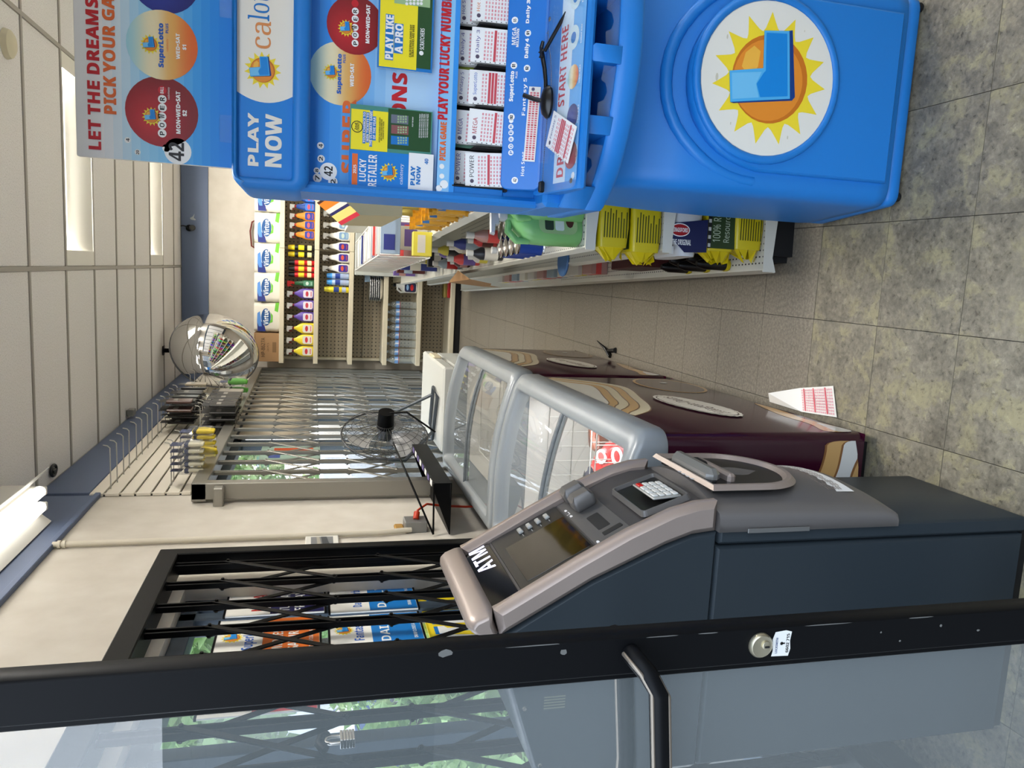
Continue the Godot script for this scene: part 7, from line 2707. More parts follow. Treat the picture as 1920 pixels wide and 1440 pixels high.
func small_things():
	var b := B.new()
	# convex mirror dome hung from the ceiling
	var d := Vector3(0.60, -0.26, 0.75).normalized()
	var c := Vector3(-0.87, 2.52, -7.92)
	var mir := thing("mirror_dome", "convex security mirror dome hung from the ceiling near the far left corner", "mirror", Vector3(-0.87, 2.13, -7.92))
	var u := d.cross(Vector3.UP).normalized()
	var bas := Basis(u, d, u.cross(d))
	var pf := []
	for k in 15:
		var a := PI / 2 * k / 14.0
		pf.append(Vector2(0.405 * cos(a), 0.19 * sin(a)))
	b.lathe(pf, Transform3D(bas, c), 48, Vector2.ONE, 90.0)
	part("mirror", b, mat("mirror", Color(0.80, 0.80, 0.80), 0.03, 1.0), mir)
	b = B.new()
	b.lathe([Vector2(0.0, -0.012), Vector2(0.40, -0.012), Vector2(0.412, -0.006), Vector2(0.412, 0.004), Vector2(0.405, 0.006)], Transform3D(bas, c), 48)
	part("backing", b, mat("mirror_back", Color(0.35, 0.35, 0.36), 0.5), mir)
	b = B.new()
	b.slab(Vector3(-0.915, 2.60, -8.03), Vector3(-0.875, 3.0, -8.015), 0.002)
	b.slab(Vector3(-0.94, 2.992, -8.06), Vector3(-0.85, 3.0, -7.98), 0.002)
	part("bracket", b, mat("black_paint"), mir)
	# camera on the blue band
	var cm := thing("security_camera", "small black security camera on the blue band of the back wall", "camera", Vector3(0.315, 2.84, -9.1))
	b = B.new()
	b.lathe([Vector2(0.035, 0), Vector2(0.035, 0.012), Vector2(0.02, 0.02), Vector2(0, 0.02)], Transform3D(Basis(Vector3.RIGHT, Vector3(0, 0, 1), Vector3(0, -1, 0)), Vector3(0.315, 2.915, -9.135)), 16)
	b.tube([Vector3(0.315, 2.905, -9.12), Vector3(0.315, 2.885, -9.08)], 0.012, 8)
	part("mount", b, mat("black_paint"), cm)
	b = B.new()
	b.tube([Vector3(0.315, 2.885, -9.11), Vector3(0.315, 2.868, -9.02)], 0.032, 14)
	part("body", b, mat("case_dark", Color(0.10, 0.10, 0.11), 0.4), cm)
	b = B.new()
	b.tube([Vector3(0.315, 2.868, -9.021), Vector3(0.315, 2.866, -9.012)], 0.022, 14)
	part("lens", b, mat("gloss_black"), cm)
	b = B.new()
	b.tube([Vector3(0.315, 2.915, -9.12), Vector3(0.33, 2.95, -9.11), Vector3(0.335, 2.975, -9.115), Vector3(0.33, 2.999, -9.12)], 0.005, 6)
	part("lead", b, mat("black_paint"), cm)
	b = B.new(true).on(Transform3D(Basis(), Vector3(0, 0, -9.1348)))
	b.ink(Color(0.62, 0.64, 0.66)); b.sheet(pts([0.40, 2.855, 0.41, 2.85, 0.425, 2.87, 0.47, 2.862, 0.44, 2.88, 0.42, 2.91, 0.405, 2.90]), 0)
	part("patch", b, mat("printed_ink"), cm, "bare filler patch beside the camera")
	# ceiling fittings
	var sm := thing("smoke_detector", "round cream smoke detector on the ceiling near the kiosk sign", "smoke detector", Vector3(0.927, 2.96, -4.217))
	b = B.new()
	b.lathe([Vector2(0, -0.035), Vector2(0.045, -0.035), Vector2(0.062, -0.024), Vector2(0.068, -0.004), Vector2(0.068, 0.0), Vector2(0, 0)], Transform3D(Basis(), Vector3(0.927, 3.004, -4.217)), 28)
	part("case", b, mat("detector_cream", Color(0.80, 0.77, 0.66), 0.5), sm)
	var rg := thing("ceiling_ring", "small dark ring fitting on the ceiling above the strip light's far end", "fitting", Vector3(-1.2, 2.99, -4.66))
	b = B.new()
	var loop := []
	for k in 16:
		loop.append(Vector3(-1.2 + 0.03 * cos(TAU * k / 16), 2.992, -4.66 + 0.045 * sin(TAU * k / 16)))
	b.tube(loop, 0.008, 6, true)
	b.box(Vector3(-1.2, 2.99, -4.65), Vector3(0.018, 0.02, 0.05), 0.003)
	part("ring", b, mat("case_dark"), rg)
	var jb := thing("ceiling_box", "small grey junction box where the ceiling meets the slatwall", "box", Vector3(-1.22, 2.95, -6.5))
	b = B.new()
	b.box(Vector3(-1.215, 2.975, -6.5), Vector3(0.05, 0.05, 0.09), 0.004)
	part("box", b, mat("box_grey", Color(0.50, 0.50, 0.49), 0.5), jb)
	# conduits on the pale wall
	b = B.new()
	b.tube([Vector3(-1.262, 2.70, -3.615), Vector3(-1.262, 1.30, -3.63), Vector3(-1.262, 1.14, -3.66)], 0.013, 10)
	for y in [2.68, 2.66]:
		b.tube([Vector3(-1.262, y, -3.615), Vector3(-1.262, y - 0.012, -3.615)], 0.018, 10)
	solo("conduit", b, mat("pipe_paint", Color(0.80, 0.77, 0.70), 0.5), "painted conduit running down the pale wall between the two windows", "conduit")
	b = B.new()
	b.tube([Vector3(-1.27, 2.72, -4.41), Vector3(-1.268, 2.5, -4.412), Vector3(-1.27, 2.25, -4.41)], 0.006, 6)
	solo("wall_cable", b, mat("pipe_paint"), "thin painted cable along the slatwall's near edge", "cable")
	var pic := thing("framed_picture", "small grey picture in a white frame on the pale wall above the cash machine", "picture", Vector3(-1.27, 1.49, -3.53))
	b = B.new()
	b.slab(Vector3(-1.281, 1.49, -3.62), Vector3(-1.262, 1.64, -3.42), 0.003)
	part("frame", b, mat("white_enamel"), pic)
	b = B.new(true).on(facing(Vector3(-1.2618, 1.515, -3.44), Vector3(0, 0, -1), Vector3.UP))
	b.ink(Color(0.45, 0.46, 0.47)); b.sheet(pts([0, 0, 0.16, 0, 0.16, 0.10, 0, 0.10]), 0)
	b.ink(Color(0.22, 0.25, 0.27)); b.sheet(pts([0, 0.01, 0.16, 0.03, 0.16, 0.055, 0, 0.045]), 1)
	b.ink(Color(0.62, 0.60, 0.56)); b.sheet(pts([0, 0.05, 0.16, 0.062, 0.16, 0.075, 0, 0.07]), 1)
	part("photo", b, mat("printed_ink"), pic)
	var ob := thing("outlet_box", "galvanised outlet box with a tan patch on the wall above the second freezer", "outlet box", Vector3(-1.26, 1.07, -3.7))
	b = B.new()
	b.slab(Vector3(-1.281, 1.06, -3.76), Vector3(-1.225, 1.17, -3.66), 0.004)
	part("box", b, mat("galvanised", Color(0.55, 0.55, 0.54), 0.45, 0.6), ob)
	b = B.new()
	b.slab(Vector3(-1.281, 1.17, -3.76), Vector3(-1.262, 1.215, -3.69), 0.006)
	part("patch", b, mat("foam_tan", Color(0.62, 0.47, 0.22), 0.9), ob)
	var oc := thing("orange_cord", "orange power cord plugged in behind the freezers", "cord", Vector3(-1.24, 0.75, -3.9))
	b = B.new()
	b.tube([Vector3(-1.225, 1.11, -3.71), Vector3(-1.19, 1.10, -3.74), Vector3(-1.19, 1.04, -3.84), Vector3(-1.22, 0.95, -3.9), Vector3(-1.235, 0.82, -3.92), Vector3(-1.24, 0.55, -3.95)], 0.006, 8)
	part("cord", b, mat("cord_orange", Color(0.72, 0.20, 0.08), 0.5), oc)
	b = B.new()
	b.tube([Vector3(-1.225, 1.112, -3.705), Vector3(-1.196, 1.105, -3.73)], 0.015, 8)
	part("plug", b, mat("cord_orange"), oc)
	# black metal shelf with price tickets
	var rk := thing("black_rack", "black metal wall rack with price tickets above the second freezer", "rack", Vector3(-1.14, 0.95, -4.0))
	b = B.new()
	b.prism(pts([-1.272, 0.958, -1.016, 0.966, -1.016, 1.046, -1.05, 1.046]), Transform3D(), -3.606, -3.60)
	b.prism(pts([-1.272, 0.958, -1.016, 0.966, -1.016, 1.046, -1.05, 1.046]), Transform3D(), -4.45, -4.444)
	part("end_plate", b, mat("black_paint"), rk)
	b = B.new()
	b.slab(Vector3(-1.272, 0.958, -4.45), Vector3(-1.016, 0.963, -3.60))
	b.slab(Vector3(-1.019, 0.958, -4.45), Vector3(-1.014, 1.046, -3.60), 0.001)
	part("tray", b, mat("black_paint"), rk)
	b = B.new()
	b.tube([Vector3(-1.268, 1.04, -3.60), Vector3(-1.009, 1.157, -3.60), Vector3(-1.004, 1.157, -4.44), Vector3(-1.268, 1.04, -4.44)], 0.0055, 6)
	b.tube([Vector3(-1.016, 1.046, -3.60), Vector3(-1.268, 1.04, -3.60)], 0.005, 6)
	part("guard_wire", b, mat("black_paint"), rk)
	b = B.new()
	b.slab(Vector3(-1.05, 1.040, -4.44), Vector3(-1.012, 1.046, -3.61), 0.001)
	part("ticket_ledge", b, mat("black_paint"), rk)
	for k in 8:
		b = B.new()
		b.slab(Vector3(-1.046, 1.046, -4.40 + 0.098 * k), Vector3(-1.018, 1.0475, -4.345 + 0.098 * k))
		part("price_ticket", b, mat("paper") if k % 2 else mat("ticket_violet", Color(0.40, 0.34, 0.55), 0.5), rk)
	# fan standing on the chest freezer
	var fn := thing("floor_fan", "round wire-caged metal fan standing on the white chest freezer", "fan", Vector3(-1.0, 0.83, -4.9))
	var fc := Vector3(-1.05, 1.165, -4.88)
	var ax := Vector3(0.93, 0.0, 0.36).normalized()
	var fu := Vector3.UP
	var fv := ax.cross(fu)
	for s in [-1, 1]:
		b = B.new()
		for r in [0.06, 0.11, 0.16, 0.21, 0.25]:
			var lp := []
			var bulge: float = s * 0.085 * sqrt(1.0 - pow(r / 0.275, 2))
			for k in 28:
				lp.append(fc + ax * bulge + (fu * cos(TAU * k / 28) + fv * sin(TAU * k / 28)) * r)
			b.tube(lp, 0.0018, 4, true)
		for k in 32:
			var dir := fu * cos(TAU * k / 32) + fv * sin(TAU * k / 32)
			var sp := []
			for j in 6:
				var r: float = [0.05, 0.12, 0.18, 0.23, 0.26, 0.27][j]
				sp.append(fc + ax * (s * 0.085 * sqrt(maxf(0.0, 1.0 - pow(r / 0.275, 2)))) + dir * r)
			b.tube(sp, 0.0016, 4)
		part("cage", b, mat("cage_grey", Color(0.30, 0.30, 0.30), 0.35, 0.6), fn)
	b = B.new()
	var hoop := []
	for k in 36:
		hoop.append(fc + (fu * cos(TAU * k / 36) + fv * sin(TAU * k / 36)) * 0.272)
	b.tube(hoop, 0.006, 6, true)
	part("cage_hoop", b, mat("cage_grey"), fn)
	for k in 3:
		b = B.new()
		var a := TAU * k / 3 + 0.4
		b.grid(func(p, q):
			var ang: float = a + (p - 0.5) * 1.1 * (0.5 + q * 0.7)
			return fc + ax * ((p - 0.5) * 0.07) + (fu * cos(ang) + fv * sin(ang)) * lerpf(0.05, 0.235, q), 6, 5)
		part("blade", b, mat("blade_grey", Color(0.62, 0.62, 0.62), 0.35, 0.5), fn)
	b = B.new()
	b.tube([fc + ax * 0.06, fc + ax * 0.17], [0.055, 0.05], 16)
	part("motor", b, mat("black_paint"), fn)
	b = B.new()
	b.tube([fc - ax * 0.02, fc + ax * 0.05], 0.045, 14)
	part("hub", b, mat("cage_grey"), fn)
	b = B.new()
	var foot := [Vector3(-0.80, 0.845, -4.84), Vector3(-0.76, 0.845, -5.02), Vector3(-1.02, 0.845, -5.10), Vector3(-1.10, 0.845, -4.98)]
	b.tube(foot, 0.012, 8, true)
	b.tube([fc - fv * 0.272, fc - fv * 0.285 + Vector3(0, -0.10, 0), foot[1].lerp(foot[2], 0.2)], 0.011, 8)
	b.tube([fc + fv * 0.272, fc + fv * 0.285 + Vector3(0, -0.10, 0), foot[3].lerp(foot[0], 0.2)], 0.011, 8)
	part("stand", b, mat("stand_grey", Color(0.33, 0.35, 0.37), 0.4, 0.5), fn)
	b = B.new()
	b.tube([fc + ax * 0.16, fc + ax * 0.18 + Vector3(0, -0.12, 0.05), fc + ax * 0.05 + Vector3(0, -0.30, 0.12)], 0.006, 6)
	part("lead", b, mat("black_paint"), fn)
	# slip dropped on the floor, folded in two
	var sl := thing("playslip", "pink and white folded playslip dropped on the floor against the near freezer", "playslip", Vector3(-0.37, 0, -2.2))
	var q := [Vector3(-0.398, 0.004, -2.10), Vector3(-0.302, 0.003, -2.135), Vector3(-0.335, 0.004, -2.305), Vector3(-0.412, 0.012, -2.27), Vector3(-0.372, 0.05, -2.42), Vector3(-0.405, 0.035, -2.43)]
	b = B.new()
	b.flat()
	b.quad(q[0], q[1], q[2], q[3])
	b.face(q[3], q[2], q[4], q[5], Vector3(0, 1, 1))
	part("sheet", b, mat("paper"), sl)
	b = B.new(true)
	b.flat()
	for k in 16:
		for i in 9:
			var red: bool = k in [3, 9, 14]
			b.ink(Color(0.85, 0.35, 0.40) if red else Color(0.90, 0.68, 0.70))
			var s0 := 0.05 + 0.058 * k
			var t0 := 0.06 + 0.1 * i
			var ps := []
			for w in [[s0, t0], [s0, t0 + (0.1 if red else 0.065)], [s0 + 0.04, t0 + (0.1 if red else 0.065)], [s0 + 0.04, t0]]:
				ps.append(q[0].lerp(q[3], w[0]).lerp(q[1].lerp(q[2], w[0]), w[1]) + Vector3(0, 0.0008, 0))
			b.face(ps[0], ps[1], ps[2], ps[3], Vector3.UP)
	part("print", b, mat("printed_ink"), sl)
	# scrap of black plastic at the second freezer's foot
	b = B.new()
	b.tube([Vector3(-0.425, 0.006, -4.05), Vector3(-0.39, 0.012, -4.12), Vector3(-0.35, 0.05, -4.16)], [0.014, 0.010, 0.002], 6)
	b.tube([Vector3(-0.40, 0.008, -4.10), Vector3(-0.385, 0.006, -3.98)], [0.008, 0.016], 6)
	solo("plastic_scrap", b, mat("pen_black"), "scrap of black plastic on the floor by the second freezer's foot", "scrap")


func other_aisles():
	# the rest of the shop, seen in the mirror dome
	var wht := mat("shelf_white")
	for k in 2:
		var x := 2.35 + 1.9 * k
		var o := thing("island_shelving", "white island shelving unit in another aisle, seen in the mirror dome, %s from the kiosk" % ["first", "second"][k], "shelving", Vector3(x, 0, -5))
		var b := B.new()
		b.slab(Vector3(x - 0.02, 0, -7.4), Vector3(x + 0.02, 1.5, -3.0), 0.003)
		for y in [0.12, 0.5, 0.85, 1.2]:
			b.slab(Vector3(x - 0.42, y - 0.03, -7.4), Vector3(x + 0.42, y, -3.0), 0.003)
		part("shelves", b, wht, o)
		b = B.new(true)
		for s in [-1, 1]:
			for y in [0.12, 0.5, 0.85, 1.2]:
				for i in 26:
					b.ink(Color.from_hsv(rng.randf(), rng.randf_range(0.2, 0.8), rng.randf_range(0.35, 0.9)))
					var h := rng.randf_range(0.14, 0.27)
					b.box(Vector3(x + s * 0.24, y + h / 2, -3.1 - 0.16 * i), Vector3(0.26, h, rng.randf_range(0.08, 0.15)))
		part("packets", b, mat("printed_ink"), o).set_meta("kind", "stuff")
	var c := thing("drinks_cooler", "row of dark glass-doored drinks coolers along the right wall, seen in the mirror dome", "cooler", Vector3(5.7, 0, -5))
	var b := B.new()
	b.slab(Vector3(5.45, 0.0, -8.6), Vector3(5.99, 2.2, -2.4), 0.01)
	part("cabinet", b, mat("slate_frame"), c)
	for i in 8:
		b = B.new()
		b.slab(Vector3(5.43, 0.25, -8.5 + 0.76 * i), Vector3(5.45, 2.05, -7.82 + 0.76 * i), 0.004)
		part("door", b, mat("shade_glass"), c)


func print_topper(p: B):
	tx(p, "LET THE DREAMS", 0.223, 2.079, 0.536, 2.104, 3, RED, HEAVY)
	tx(p, "PICK YOUR GAME", 0.301, 2.047, 0.594, 2.072, 3, ORG, HEAVY)
	ball(p, 0.316, 1.955, 0.0752, 1, BRED)
	ball(p, 0.595, 1.947, 0.0719, 1, BBLU)
	ball(p, 0.457, 1.953, 0.0729, 2, BORG)
	sun(p, 0.304, 1.976, 0.0204, 3, 0)
	dk(p, 0.270, 1.955, 0.0091, 3, WHT)
	tx(p, "P", 0.266, 1.950, 0.274, 1.960, 4, INK, BOLD)
	dk(p, 0.288, 1.955, 0.0091, 3, WHT)
	tx(p, "O", 0.283, 1.950, 0.292, 1.960, 4, INK, BOLD)
	dk(p, 0.306, 1.955, 0.0091, 3, WHT)
	tx(p, "W", 0.302, 1.950, 0.311, 1.960, 4, INK, BOLD)
	dk(p, 0.325, 1.954, 0.0091, 3, WHT)
	tx(p, "E", 0.320, 1.950, 0.329, 1.959, 4, INK, BOLD)
	dk(p, 0.343, 1.954, 0.0090, 3, WHT)
	tx(p, "R", 0.339, 1.949, 0.348, 1.959, 4, INK, BOLD)
	dk(p, 0.362, 1.954, 0.0089, 3, RED)
	tx(p, "BALL", 0.355, 1.951, 0.369, 1.958, 4, WHT, BOLD)
	tx(p, "calottery", 0.344, 1.938, 0.370, 1.943, 3, WHT, SERIF)
	tx(p, "MON•WED•SAT", 0.272, 1.917, 0.363, 1.926, 3, WHT, HEAVY)
	tx(p, "$2", 0.311, 1.903, 0.324, 1.913, 3, WHT, HEAVY)
	sun(p, 0.456, 1.977, 0.0212, 3, 0)
	tx(p, "SuperLotto", 0.410, 1.947, 0.502, 1.961, 4, BLU, HEAVY)
	tx(p, "PLUS", 0.483, 1.940, 0.503, 1.946, 4, BLU, BOLD)
	tx(p, "calottery", 0.445, 1.939, 0.471, 1.945, 4, ORG, SERIF)
	tx(p, "WED•SAT", 0.431, 1.917, 0.485, 1.925, 4, WHT, HEAVY)
	tx(p, "$1", 0.452, 1.903, 0.463, 1.912, 4, WHT, HEAVY)
	dk(p, 0.249, 2.026, 0.0063, 1, WHT)
	tx(p, "4", 0.246, 2.022, 0.253, 2.029, 3, INK, BOLD)
	dk(p, 0.225, 2.006, 0.0060, 1, WHT)
	tx(p, "20", 0.220, 2.003, 0.229, 2.009, 3, INK, BOLD)
	dk(p, 0.239, 1.947, 0.0083, 1, WHT)
	dk(p, 0.234, 1.923, 0.0284, 1, WHT)
	tx(p, "42", 0.213, 1.910, 0.253, 1.942, 3, INK, BOLD)


func print_header(p: B):
	tx(p, "PLAY", 0.212, 1.749, 0.327, 1.772, 3, CRM, HEAVY)
	tx(p, "NOW", 0.213, 1.699, 0.328, 1.735, 3, CRM, HEAVY)
	sun(p, 0.421, 1.741, 0.0398, 2, 0)
	tx(p, "ca", 0.467, 1.724, 0.525, 1.757, 3, TAN, SERIF)
	tx(p, "lottery", 0.526, 1.714, 0.665, 1.773, 3, SBL, SERIF)


func print_poster(p: B):
	ball(p, 0.446, 1.570, 0.0715, 1, BORG)
	ball(p, 0.558, 1.538, 0.0657, 2, BRED)
	sun(p, 0.447, 1.591, 0.0197, 3, 0)
	tx(p, "SuperLotto", 0.400, 1.565, 0.490, 1.578, 4, BLU, HEAVY)
	tx(p, "PLUS", 0.471, 1.559, 0.490, 1.565, 4, BLU, BOLD)
	tx(p, "WED•SAT", 0.419, 1.539, 0.472, 1.548, 4, WHT, HEAVY)
	sun(p, 0.549, 1.559, 0.0196, 3, 0)
	dk(p, 0.518, 1.538, 0.0081, 3, WHT)
	tx(p, "P", 0.514, 1.533, 0.522, 1.542, 4, INK, BOLD)
	dk(p, 0.536, 1.538, 0.0081, 3, WHT)
	tx(p, "O", 0.532, 1.534, 0.540, 1.543, 4, INK, BOLD)
	dk(p, 0.553, 1.539, 0.0081, 3, WHT)
	tx(p, "W", 0.550, 1.534, 0.557, 1.543, 4, INK, BOLD)
	dk(p, 0.572, 1.539, 0.0081, 3, WHT)
	tx(p, "E", 0.568, 1.534, 0.575, 1.543, 4, INK, BOLD)
	dk(p, 0.589, 1.539, 0.0080, 3, WHT)
	tx(p, "R", 0.585, 1.535, 0.593, 1.544, 4, INK, BOLD)
	dk(p, 0.606, 1.540, 0.0082, 3, RED)
	tx(p, "MON•WED•SAT", 0.521, 1.505, 0.607, 1.514, 4, WHT, HEAVY)
	tx(p, "SUPER", 0.219, 1.532, 0.391, 1.564, 1, ORG, HEAVY)
	tx(p, "MILLIONS", 0.209, 1.413, 0.463, 1.449, 1, RED, HEAVY)
	dk(p, 0.203, 1.619, 0.0104, 3, WHT)
	tx(p, "7", 0.197, 1.614, 0.209, 1.624, 4, INK, BOLD)
	dk(p, 0.197, 1.583, 0.0111, 3, WHT)
	tx(p, "2", 0.191, 1.577, 0.204, 1.588, 4, INK, BOLD)
	dk(p, 0.248, 1.611, 0.0087, 3, WHT)
	tx(p, "2", 0.243, 1.607, 0.253, 1.616, 4, INK, BOLD)
	dk(p, 0.278, 1.613, 0.0081, 3, WHT)
	tx(p, "4", 0.274, 1.608, 0.282, 1.617, 4, INK, BOLD)
	dk(p, 0.261, 1.642, 0.0045, 3, WHT)
	dk(p, 0.234, 1.647, 0.0042, 3, WHT)
	dk(p, 0.220, 1.621, 0.0071, 3, WHT)
	tx(p, "8", 0.216, 1.617, 0.224, 1.624, 4, INK, BOLD)
	dk(p, 0.220, 1.594, 0.0202, 5, WHT)
	tx(p, "42", 0.209, 1.584, 0.232, 1.604, 6, INK, BOLD)


func print_strip(p: B):
	tx(p, "PICK A GAME", 0.264, 1.319, 0.354, 1.334, 3, ORG, HEAVY)
	tx(p, "PLAY YOUR LUCKY NUMBERS", 0.359, 1.318, 0.667, 1.342, 3, RED, HEAVY)
	dk(p, 0.250, 1.327, 0.0061, 1, WHT)
	dk(p, 0.227, 1.326, 0.0061, 1, WHT)
	dk(p, 0.198, 1.332, 0.0075, 1, WHT)
	dk(p, 0.208, 1.320, 0.0102, 1, WHT)


func print_leaflet_lucky(q: B):
	rc(q, 0.188, 1.346, 0.273, 1.548, 0, SGN)
	rc(q, 0.192, 1.527, 0.264, 1.540, 1, ORG)
	tx(q, "2025", 0.218, 1.530, 0.238, 1.537, 3, WHT, BOLD)
	tx(q, "LUCKY", 0.201, 1.507, 0.253, 1.523, 3, WHT, BOLD)
	tx(q, "RETAILER", 0.191, 1.482, 0.265, 1.502, 3, WHT, BOLD)
	sun(q, 0.227, 1.453, 0.0226, 2, 0)
	tx(q, "calottery", 0.201, 1.417, 0.249, 1.427, 3, WHT, SERIF)
	rc(q, 0.191, 1.346, 0.277, 1.406, 1, WHT)
	tx(q, "PLAY", 0.201, 1.390, 0.246, 1.401, 4, SBL, HEAVY)
	tx(q, "NOW", 0.204, 1.377, 0.247, 1.387, 4, SBL, HEAVY)
	tx(q, "40", 0.253, 1.359, 0.266, 1.368, 4, SBL, BOLD)


func print_leaflet_chance(r: B):
	rc(r, 0.273, 1.352, 0.377, 1.547, 0, FRM)
	rc(r, 0.274, 1.458, 0.366, 1.544, 1, YEL)
	rc(r, 0.282, 1.355, 0.375, 1.458, 1, GRN)
	dk(r, 0.326, 1.530, 0.0136, 2, INK)
	dk(r, 0.326, 1.530, 0.0117, 3, YEL)
	tx(r, "2nd", 0.318, 1.530, 0.334, 1.536, 4, INK, BOLD)
	tx(r, "CHANCE", 0.317, 1.525, 0.336, 1.530, 4, INK, BOLD)
	rc(r, 0.289, 1.510, 0.362, 1.517, 2, SBL)
	tx(r, "YOUR CHANCE TO", 0.291, 1.511, 0.360, 1.516, 4, WHT, BOLD)
	rc(r, 0.292, 1.502, 0.361, 1.509, 2, SBL)
	tx(r, "WIN TICKETS TO", 0.294, 1.503, 0.359, 1.508, 4, WHT, BOLD)
	rc(r, 0.283, 1.494, 0.367, 1.501, 2, SBL)
	tx(r, "THE ULTIMATE GAME", 0.285, 1.495, 0.364, 1.501, 4, WHT, BOLD)
	rc(r, 0.298, 1.486, 0.353, 1.494, 2, SBL)
	tx(r, "OF THE YEAR", 0.301, 1.487, 0.351, 1.493, 4, WHT, BOLD)
	tx(r, "ENTER CALIFORNIA GAME DAY", 0.295, 1.476, 0.352, 1.479, 4, INK, BOLD)
	tx(r, "AND CHANCE SCRATCHERS FOR", 0.299, 1.471, 0.348, 1.475, 4, INK, BOLD)
	tx(r, "CHANCES TO WIN", 0.303, 1.467, 0.343, 1.470, 4, INK, BOLD)
	rc(r, 0.293, 1.408, 0.313, 1.450, 2, SBL)
	rc(r, 0.295, 1.430, 0.299, 1.434, 3, LGN)
	rc(r, 0.301, 1.430, 0.305, 1.434, 3, LGN)
	rc(r, 0.307, 1.431, 0.311, 1.435, 3, LGN)
	rc(r, 0.296, 1.424, 0.300, 1.428, 3, LGN)
	rc(r, 0.302, 1.424, 0.306, 1.428, 3, LGN)
	rc(r, 0.308, 1.424, 0.312, 1.428, 3, LGN)
	rc(r, 0.297, 1.418, 0.300, 1.422, 3, LGN)
	rc(r, 0.302, 1.418, 0.306, 1.422, 3, LGN)
	rc(r, 0.308, 1.418, 0.312, 1.422, 3, LGN)
	rc(r, 0.297, 1.412, 0.301, 1.416, 3, LGN)
	rc(r, 0.303, 1.412, 0.307, 1.416, 3, LGN)
	rc(r, 0.309, 1.412, 0.313, 1.416, 3, LGN)
	rc(r, 0.318, 1.409, 0.338, 1.450, 2, BRD)
	rc(r, 0.320, 1.431, 0.324, 1.435, 3, LGN)
	rc(r, 0.326, 1.431, 0.330, 1.435, 3, LGN)
	rc(r, 0.332, 1.431, 0.335, 1.435, 3, LGN)
	rc(r, 0.320, 1.425, 0.324, 1.429, 3, LGN)
	rc(r, 0.326, 1.425, 0.330, 1.429, 3, LGN)
	rc(r, 0.332, 1.425, 0.336, 1.429, 3, LGN)
	rc(r, 0.321, 1.419, 0.325, 1.423, 3, LGN)
	rc(r, 0.327, 1.419, 0.331, 1.423, 3, LGN)
	rc(r, 0.333, 1.419, 0.337, 1.423, 3, LGN)
	rc(r, 0.322, 1.413, 0.325, 1.417, 3, LGN)
	rc(r, 0.327, 1.413, 0.331, 1.417, 3, LGN)
	rc(r, 0.333, 1.413, 0.337, 1.417, 3, LGN)
	rc(r, 0.342, 1.410, 0.362, 1.451, 2, GRY)
	rc(r, 0.344, 1.432, 0.348, 1.436, 3, LGN)
	rc(r, 0.350, 1.432, 0.354, 1.436, 3, LGN)
	rc(r, 0.356, 1.432, 0.360, 1.436, 3, LGN)
	rc(r, 0.345, 1.426, 0.349, 1.430, 3, LGN)
	rc(r, 0.351, 1.426, 0.355, 1.430, 3, LGN)
	rc(r, 0.356, 1.426, 0.360, 1.430, 3, LGN)
	rc(r, 0.345, 1.420, 0.349, 1.424, 3, LGN)
	rc(r, 0.351, 1.420, 0.355, 1.424, 3, LGN)
	rc(r, 0.357, 1.420, 0.361, 1.424, 3, LGN)
	rc(r, 0.346, 1.414, 0.350, 1.418, 3, LGN)
	rc(r, 0.352, 1.414, 0.356, 1.418, 3, LGN)
	rc(r, 0.358, 1.414, 0.362, 1.418, 3, LGN)
	tx(r, "PLAY THE WAY", 0.338, 1.398, 0.361, 1.401, 4, WHT, BOLD)
	tx(r, "SEE RULES FOR CHANCES AND PRIZES", 0.314, 1.381, 0.369, 1.384, 4, WHT, BOLD)
	tx(r, "SEE RULES FOR CHANCES AND PRIZES", 0.314, 1.376, 0.370, 1.379, 4, WHT, BOLD)
	tx(r, "SEE RULES FOR CHANCES AND PRIZES", 0.315, 1.371, 0.370, 1.374, 4, WHT, BOLD)
	tx(r, "SEE RULES FOR CHANCES AND PRIZES", 0.315, 1.367, 0.371, 1.369, 4, WHT, BOLD)
	tx(r, "SEE RULES FOR CHANCES AND PRIZES", 0.316, 1.362, 0.371, 1.365, 4, WHT, BOLD)


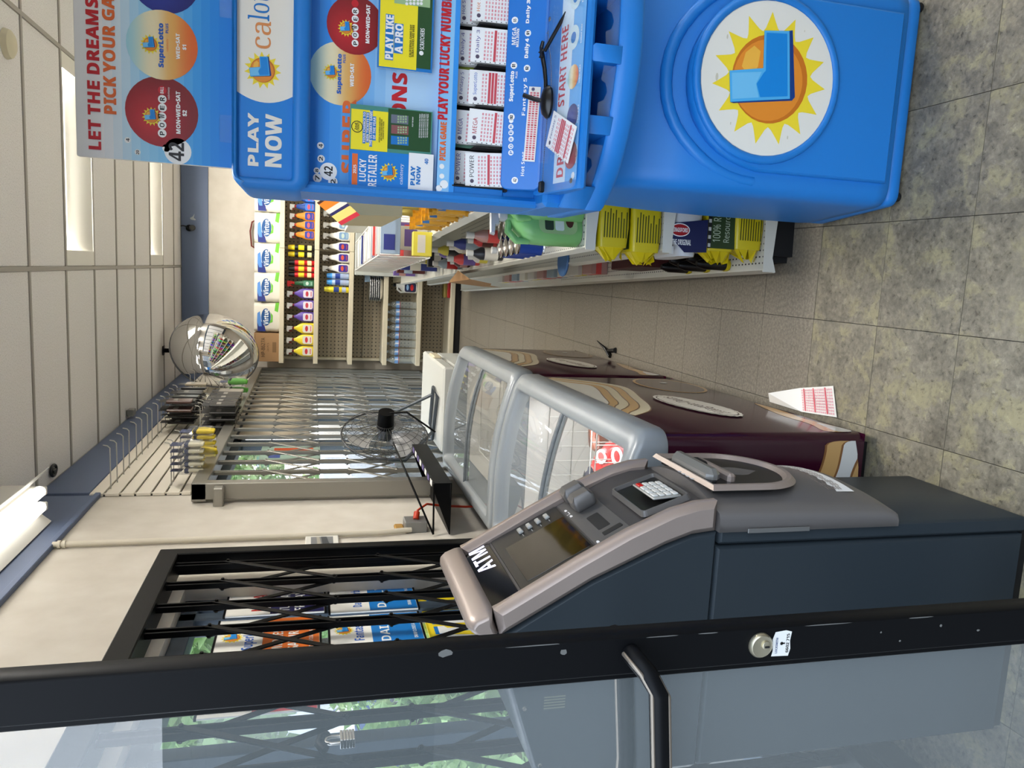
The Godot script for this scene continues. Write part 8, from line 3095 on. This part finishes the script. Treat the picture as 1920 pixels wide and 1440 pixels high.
func print_leaflet_pro(s: B):
	rc(s, 0.466, 1.357, 0.752, 1.487, 0, SBL)
	rc(s, 0.469, 1.395, 0.747, 1.483, 1, YEL)
	rc(s, 0.474, 1.361, 0.756, 1.395, 1, GRN)
	rc(s, 0.485, 1.450, 0.587, 1.470, 2, SBL)
	rc(s, 0.502, 1.428, 0.569, 1.449, 2, SBL)
	tx(s, "PLAY LIKE", 0.487, 1.451, 0.585, 1.469, 4, WHT, HEAVY)
	tx(s, "A PRO", 0.503, 1.429, 0.568, 1.447, 4, WHT, HEAVY)
	tx(s, "CALIFORNIA GAME DAY", 0.497, 1.408, 0.570, 1.413, 4, INK, BOLD)
	tx(s, "SCRATCHERS ARE HERE", 0.498, 1.402, 0.570, 1.407, 4, INK, BOLD)
	tx(s, "SCRATCHERS", 0.517, 1.378, 0.565, 1.388, 4, WHT, BOLD)
	dk(s, 0.509, 1.384, 0.0052, 3, WHT)
	rc(s, 0.613, 1.367, 0.718, 1.451, 2, LGN)
	dk(s, 0.615, 1.422, 0.0035, 3, WHT)
	dk(s, 0.624, 1.422, 0.0035, 3, WHT)
	dk(s, 0.632, 1.422, 0.0035, 3, WHT)
	dk(s, 0.640, 1.423, 0.0035, 3, WHT)
	dk(s, 0.617, 1.413, 0.0035, 3, WHT)
	dk(s, 0.625, 1.414, 0.0035, 3, WHT)
	dk(s, 0.633, 1.414, 0.0035, 3, WHT)
	dk(s, 0.641, 1.414, 0.0035, 3, WHT)
	dk(s, 0.618, 1.405, 0.0035, 3, WHT)
	dk(s, 0.626, 1.405, 0.0035, 3, WHT)
	dk(s, 0.634, 1.405, 0.0035, 3, WHT)
	dk(s, 0.642, 1.406, 0.0035, 3, WHT)
	dk(s, 0.619, 1.396, 0.0035, 3, WHT)
	dk(s, 0.627, 1.396, 0.0035, 3, WHT)
	dk(s, 0.635, 1.397, 0.0035, 3, WHT)
	dk(s, 0.643, 1.397, 0.0035, 3, WHT)
	dk(s, 0.620, 1.388, 0.0036, 3, WHT)
	dk(s, 0.628, 1.388, 0.0036, 3, WHT)
	dk(s, 0.636, 1.388, 0.0035, 3, WHT)
	dk(s, 0.644, 1.388, 0.0035, 3, WHT)


func print_prices(u: B):
	dk(u, 0.292, -0.023, 0.0065, 1, WHT)
	tx(u, "P", 0.289, -0.027, 0.296, -0.020, 2, SBL, BOLD)
	dk(u, 0.307, -0.022, 0.0064, 1, WHT)
	tx(u, "O", 0.303, -0.026, 0.311, -0.019, 2, SBL, BOLD)
	dk(u, 0.324, -0.022, 0.0064, 1, WHT)
	tx(u, "W", 0.320, -0.025, 0.327, -0.018, 2, SBL, BOLD)
	dk(u, 0.339, -0.021, 0.0064, 1, WHT)
	tx(u, "E", 0.336, -0.024, 0.343, -0.017, 2, SBL, BOLD)
	dk(u, 0.353, -0.020, 0.0064, 1, WHT)
	tx(u, "R", 0.350, -0.023, 0.357, -0.017, 2, SBL, BOLD)
	dk(u, 0.367, -0.020, 0.0054, 1, WHT)
	dk(u, 0.376, -0.020, 0.0081, 1, WHT)
	tx(u, "$2", 0.372, -0.024, 0.380, -0.016, 2, INK, HEAVY)
	tx(u, "SuperLotto", 0.412, -0.025, 0.482, -0.012, 2, WHT, HEAVY)
	tx(u, "PLUS", 0.466, -0.030, 0.481, -0.025, 2, WHT, BOLD)
	dk(u, 0.495, -0.020, 0.0080, 1, WHT)
	tx(u, "$1", 0.491, -0.024, 0.498, -0.015, 2, INK, HEAVY)
	tx(u, "MEGA", 0.542, -0.022, 0.582, -0.012, 2, WHT, BOLD)
	tx(u, "MILLIONS", 0.537, -0.029, 0.579, -0.023, 2, WHT, HEAVY)
	dk(u, 0.598, -0.017, 0.0079, 1, WHT)
	tx(u, "$5", 0.594, -0.021, 0.601, -0.013, 2, INK, BOLD)
	tx(u, "Hot Spot", 0.238, -0.061, 0.295, -0.050, 2, WHT, BOLD)
	tx(u, "Fantasy 5", 0.380, -0.056, 0.467, -0.045, 2, WHT, BOLD)
	dk(u, 0.489, -0.052, 0.0080, 1, WHT)
	tx(u, "$2", 0.485, -0.056, 0.493, -0.048, 2, INK, HEAVY)
	tx(u, "Daily 4", 0.512, -0.056, 0.557, -0.044, 2, WHT, HEAVY)
	dk(u, 0.569, -0.050, 0.0076, 1, WHT)
	tx(u, "$1", 0.565, -0.054, 0.573, -0.046, 2, INK, HEAVY)
	tx(u, "Daily 3", 0.591, -0.054, 0.644, -0.043, 2, WHT, HEAVY)
	dk(u, 0.227, -0.036, 0.0082, 1, WHT)
	tx(u, "42", 0.223, -0.040, 0.231, -0.032, 2, INK, BOLD)
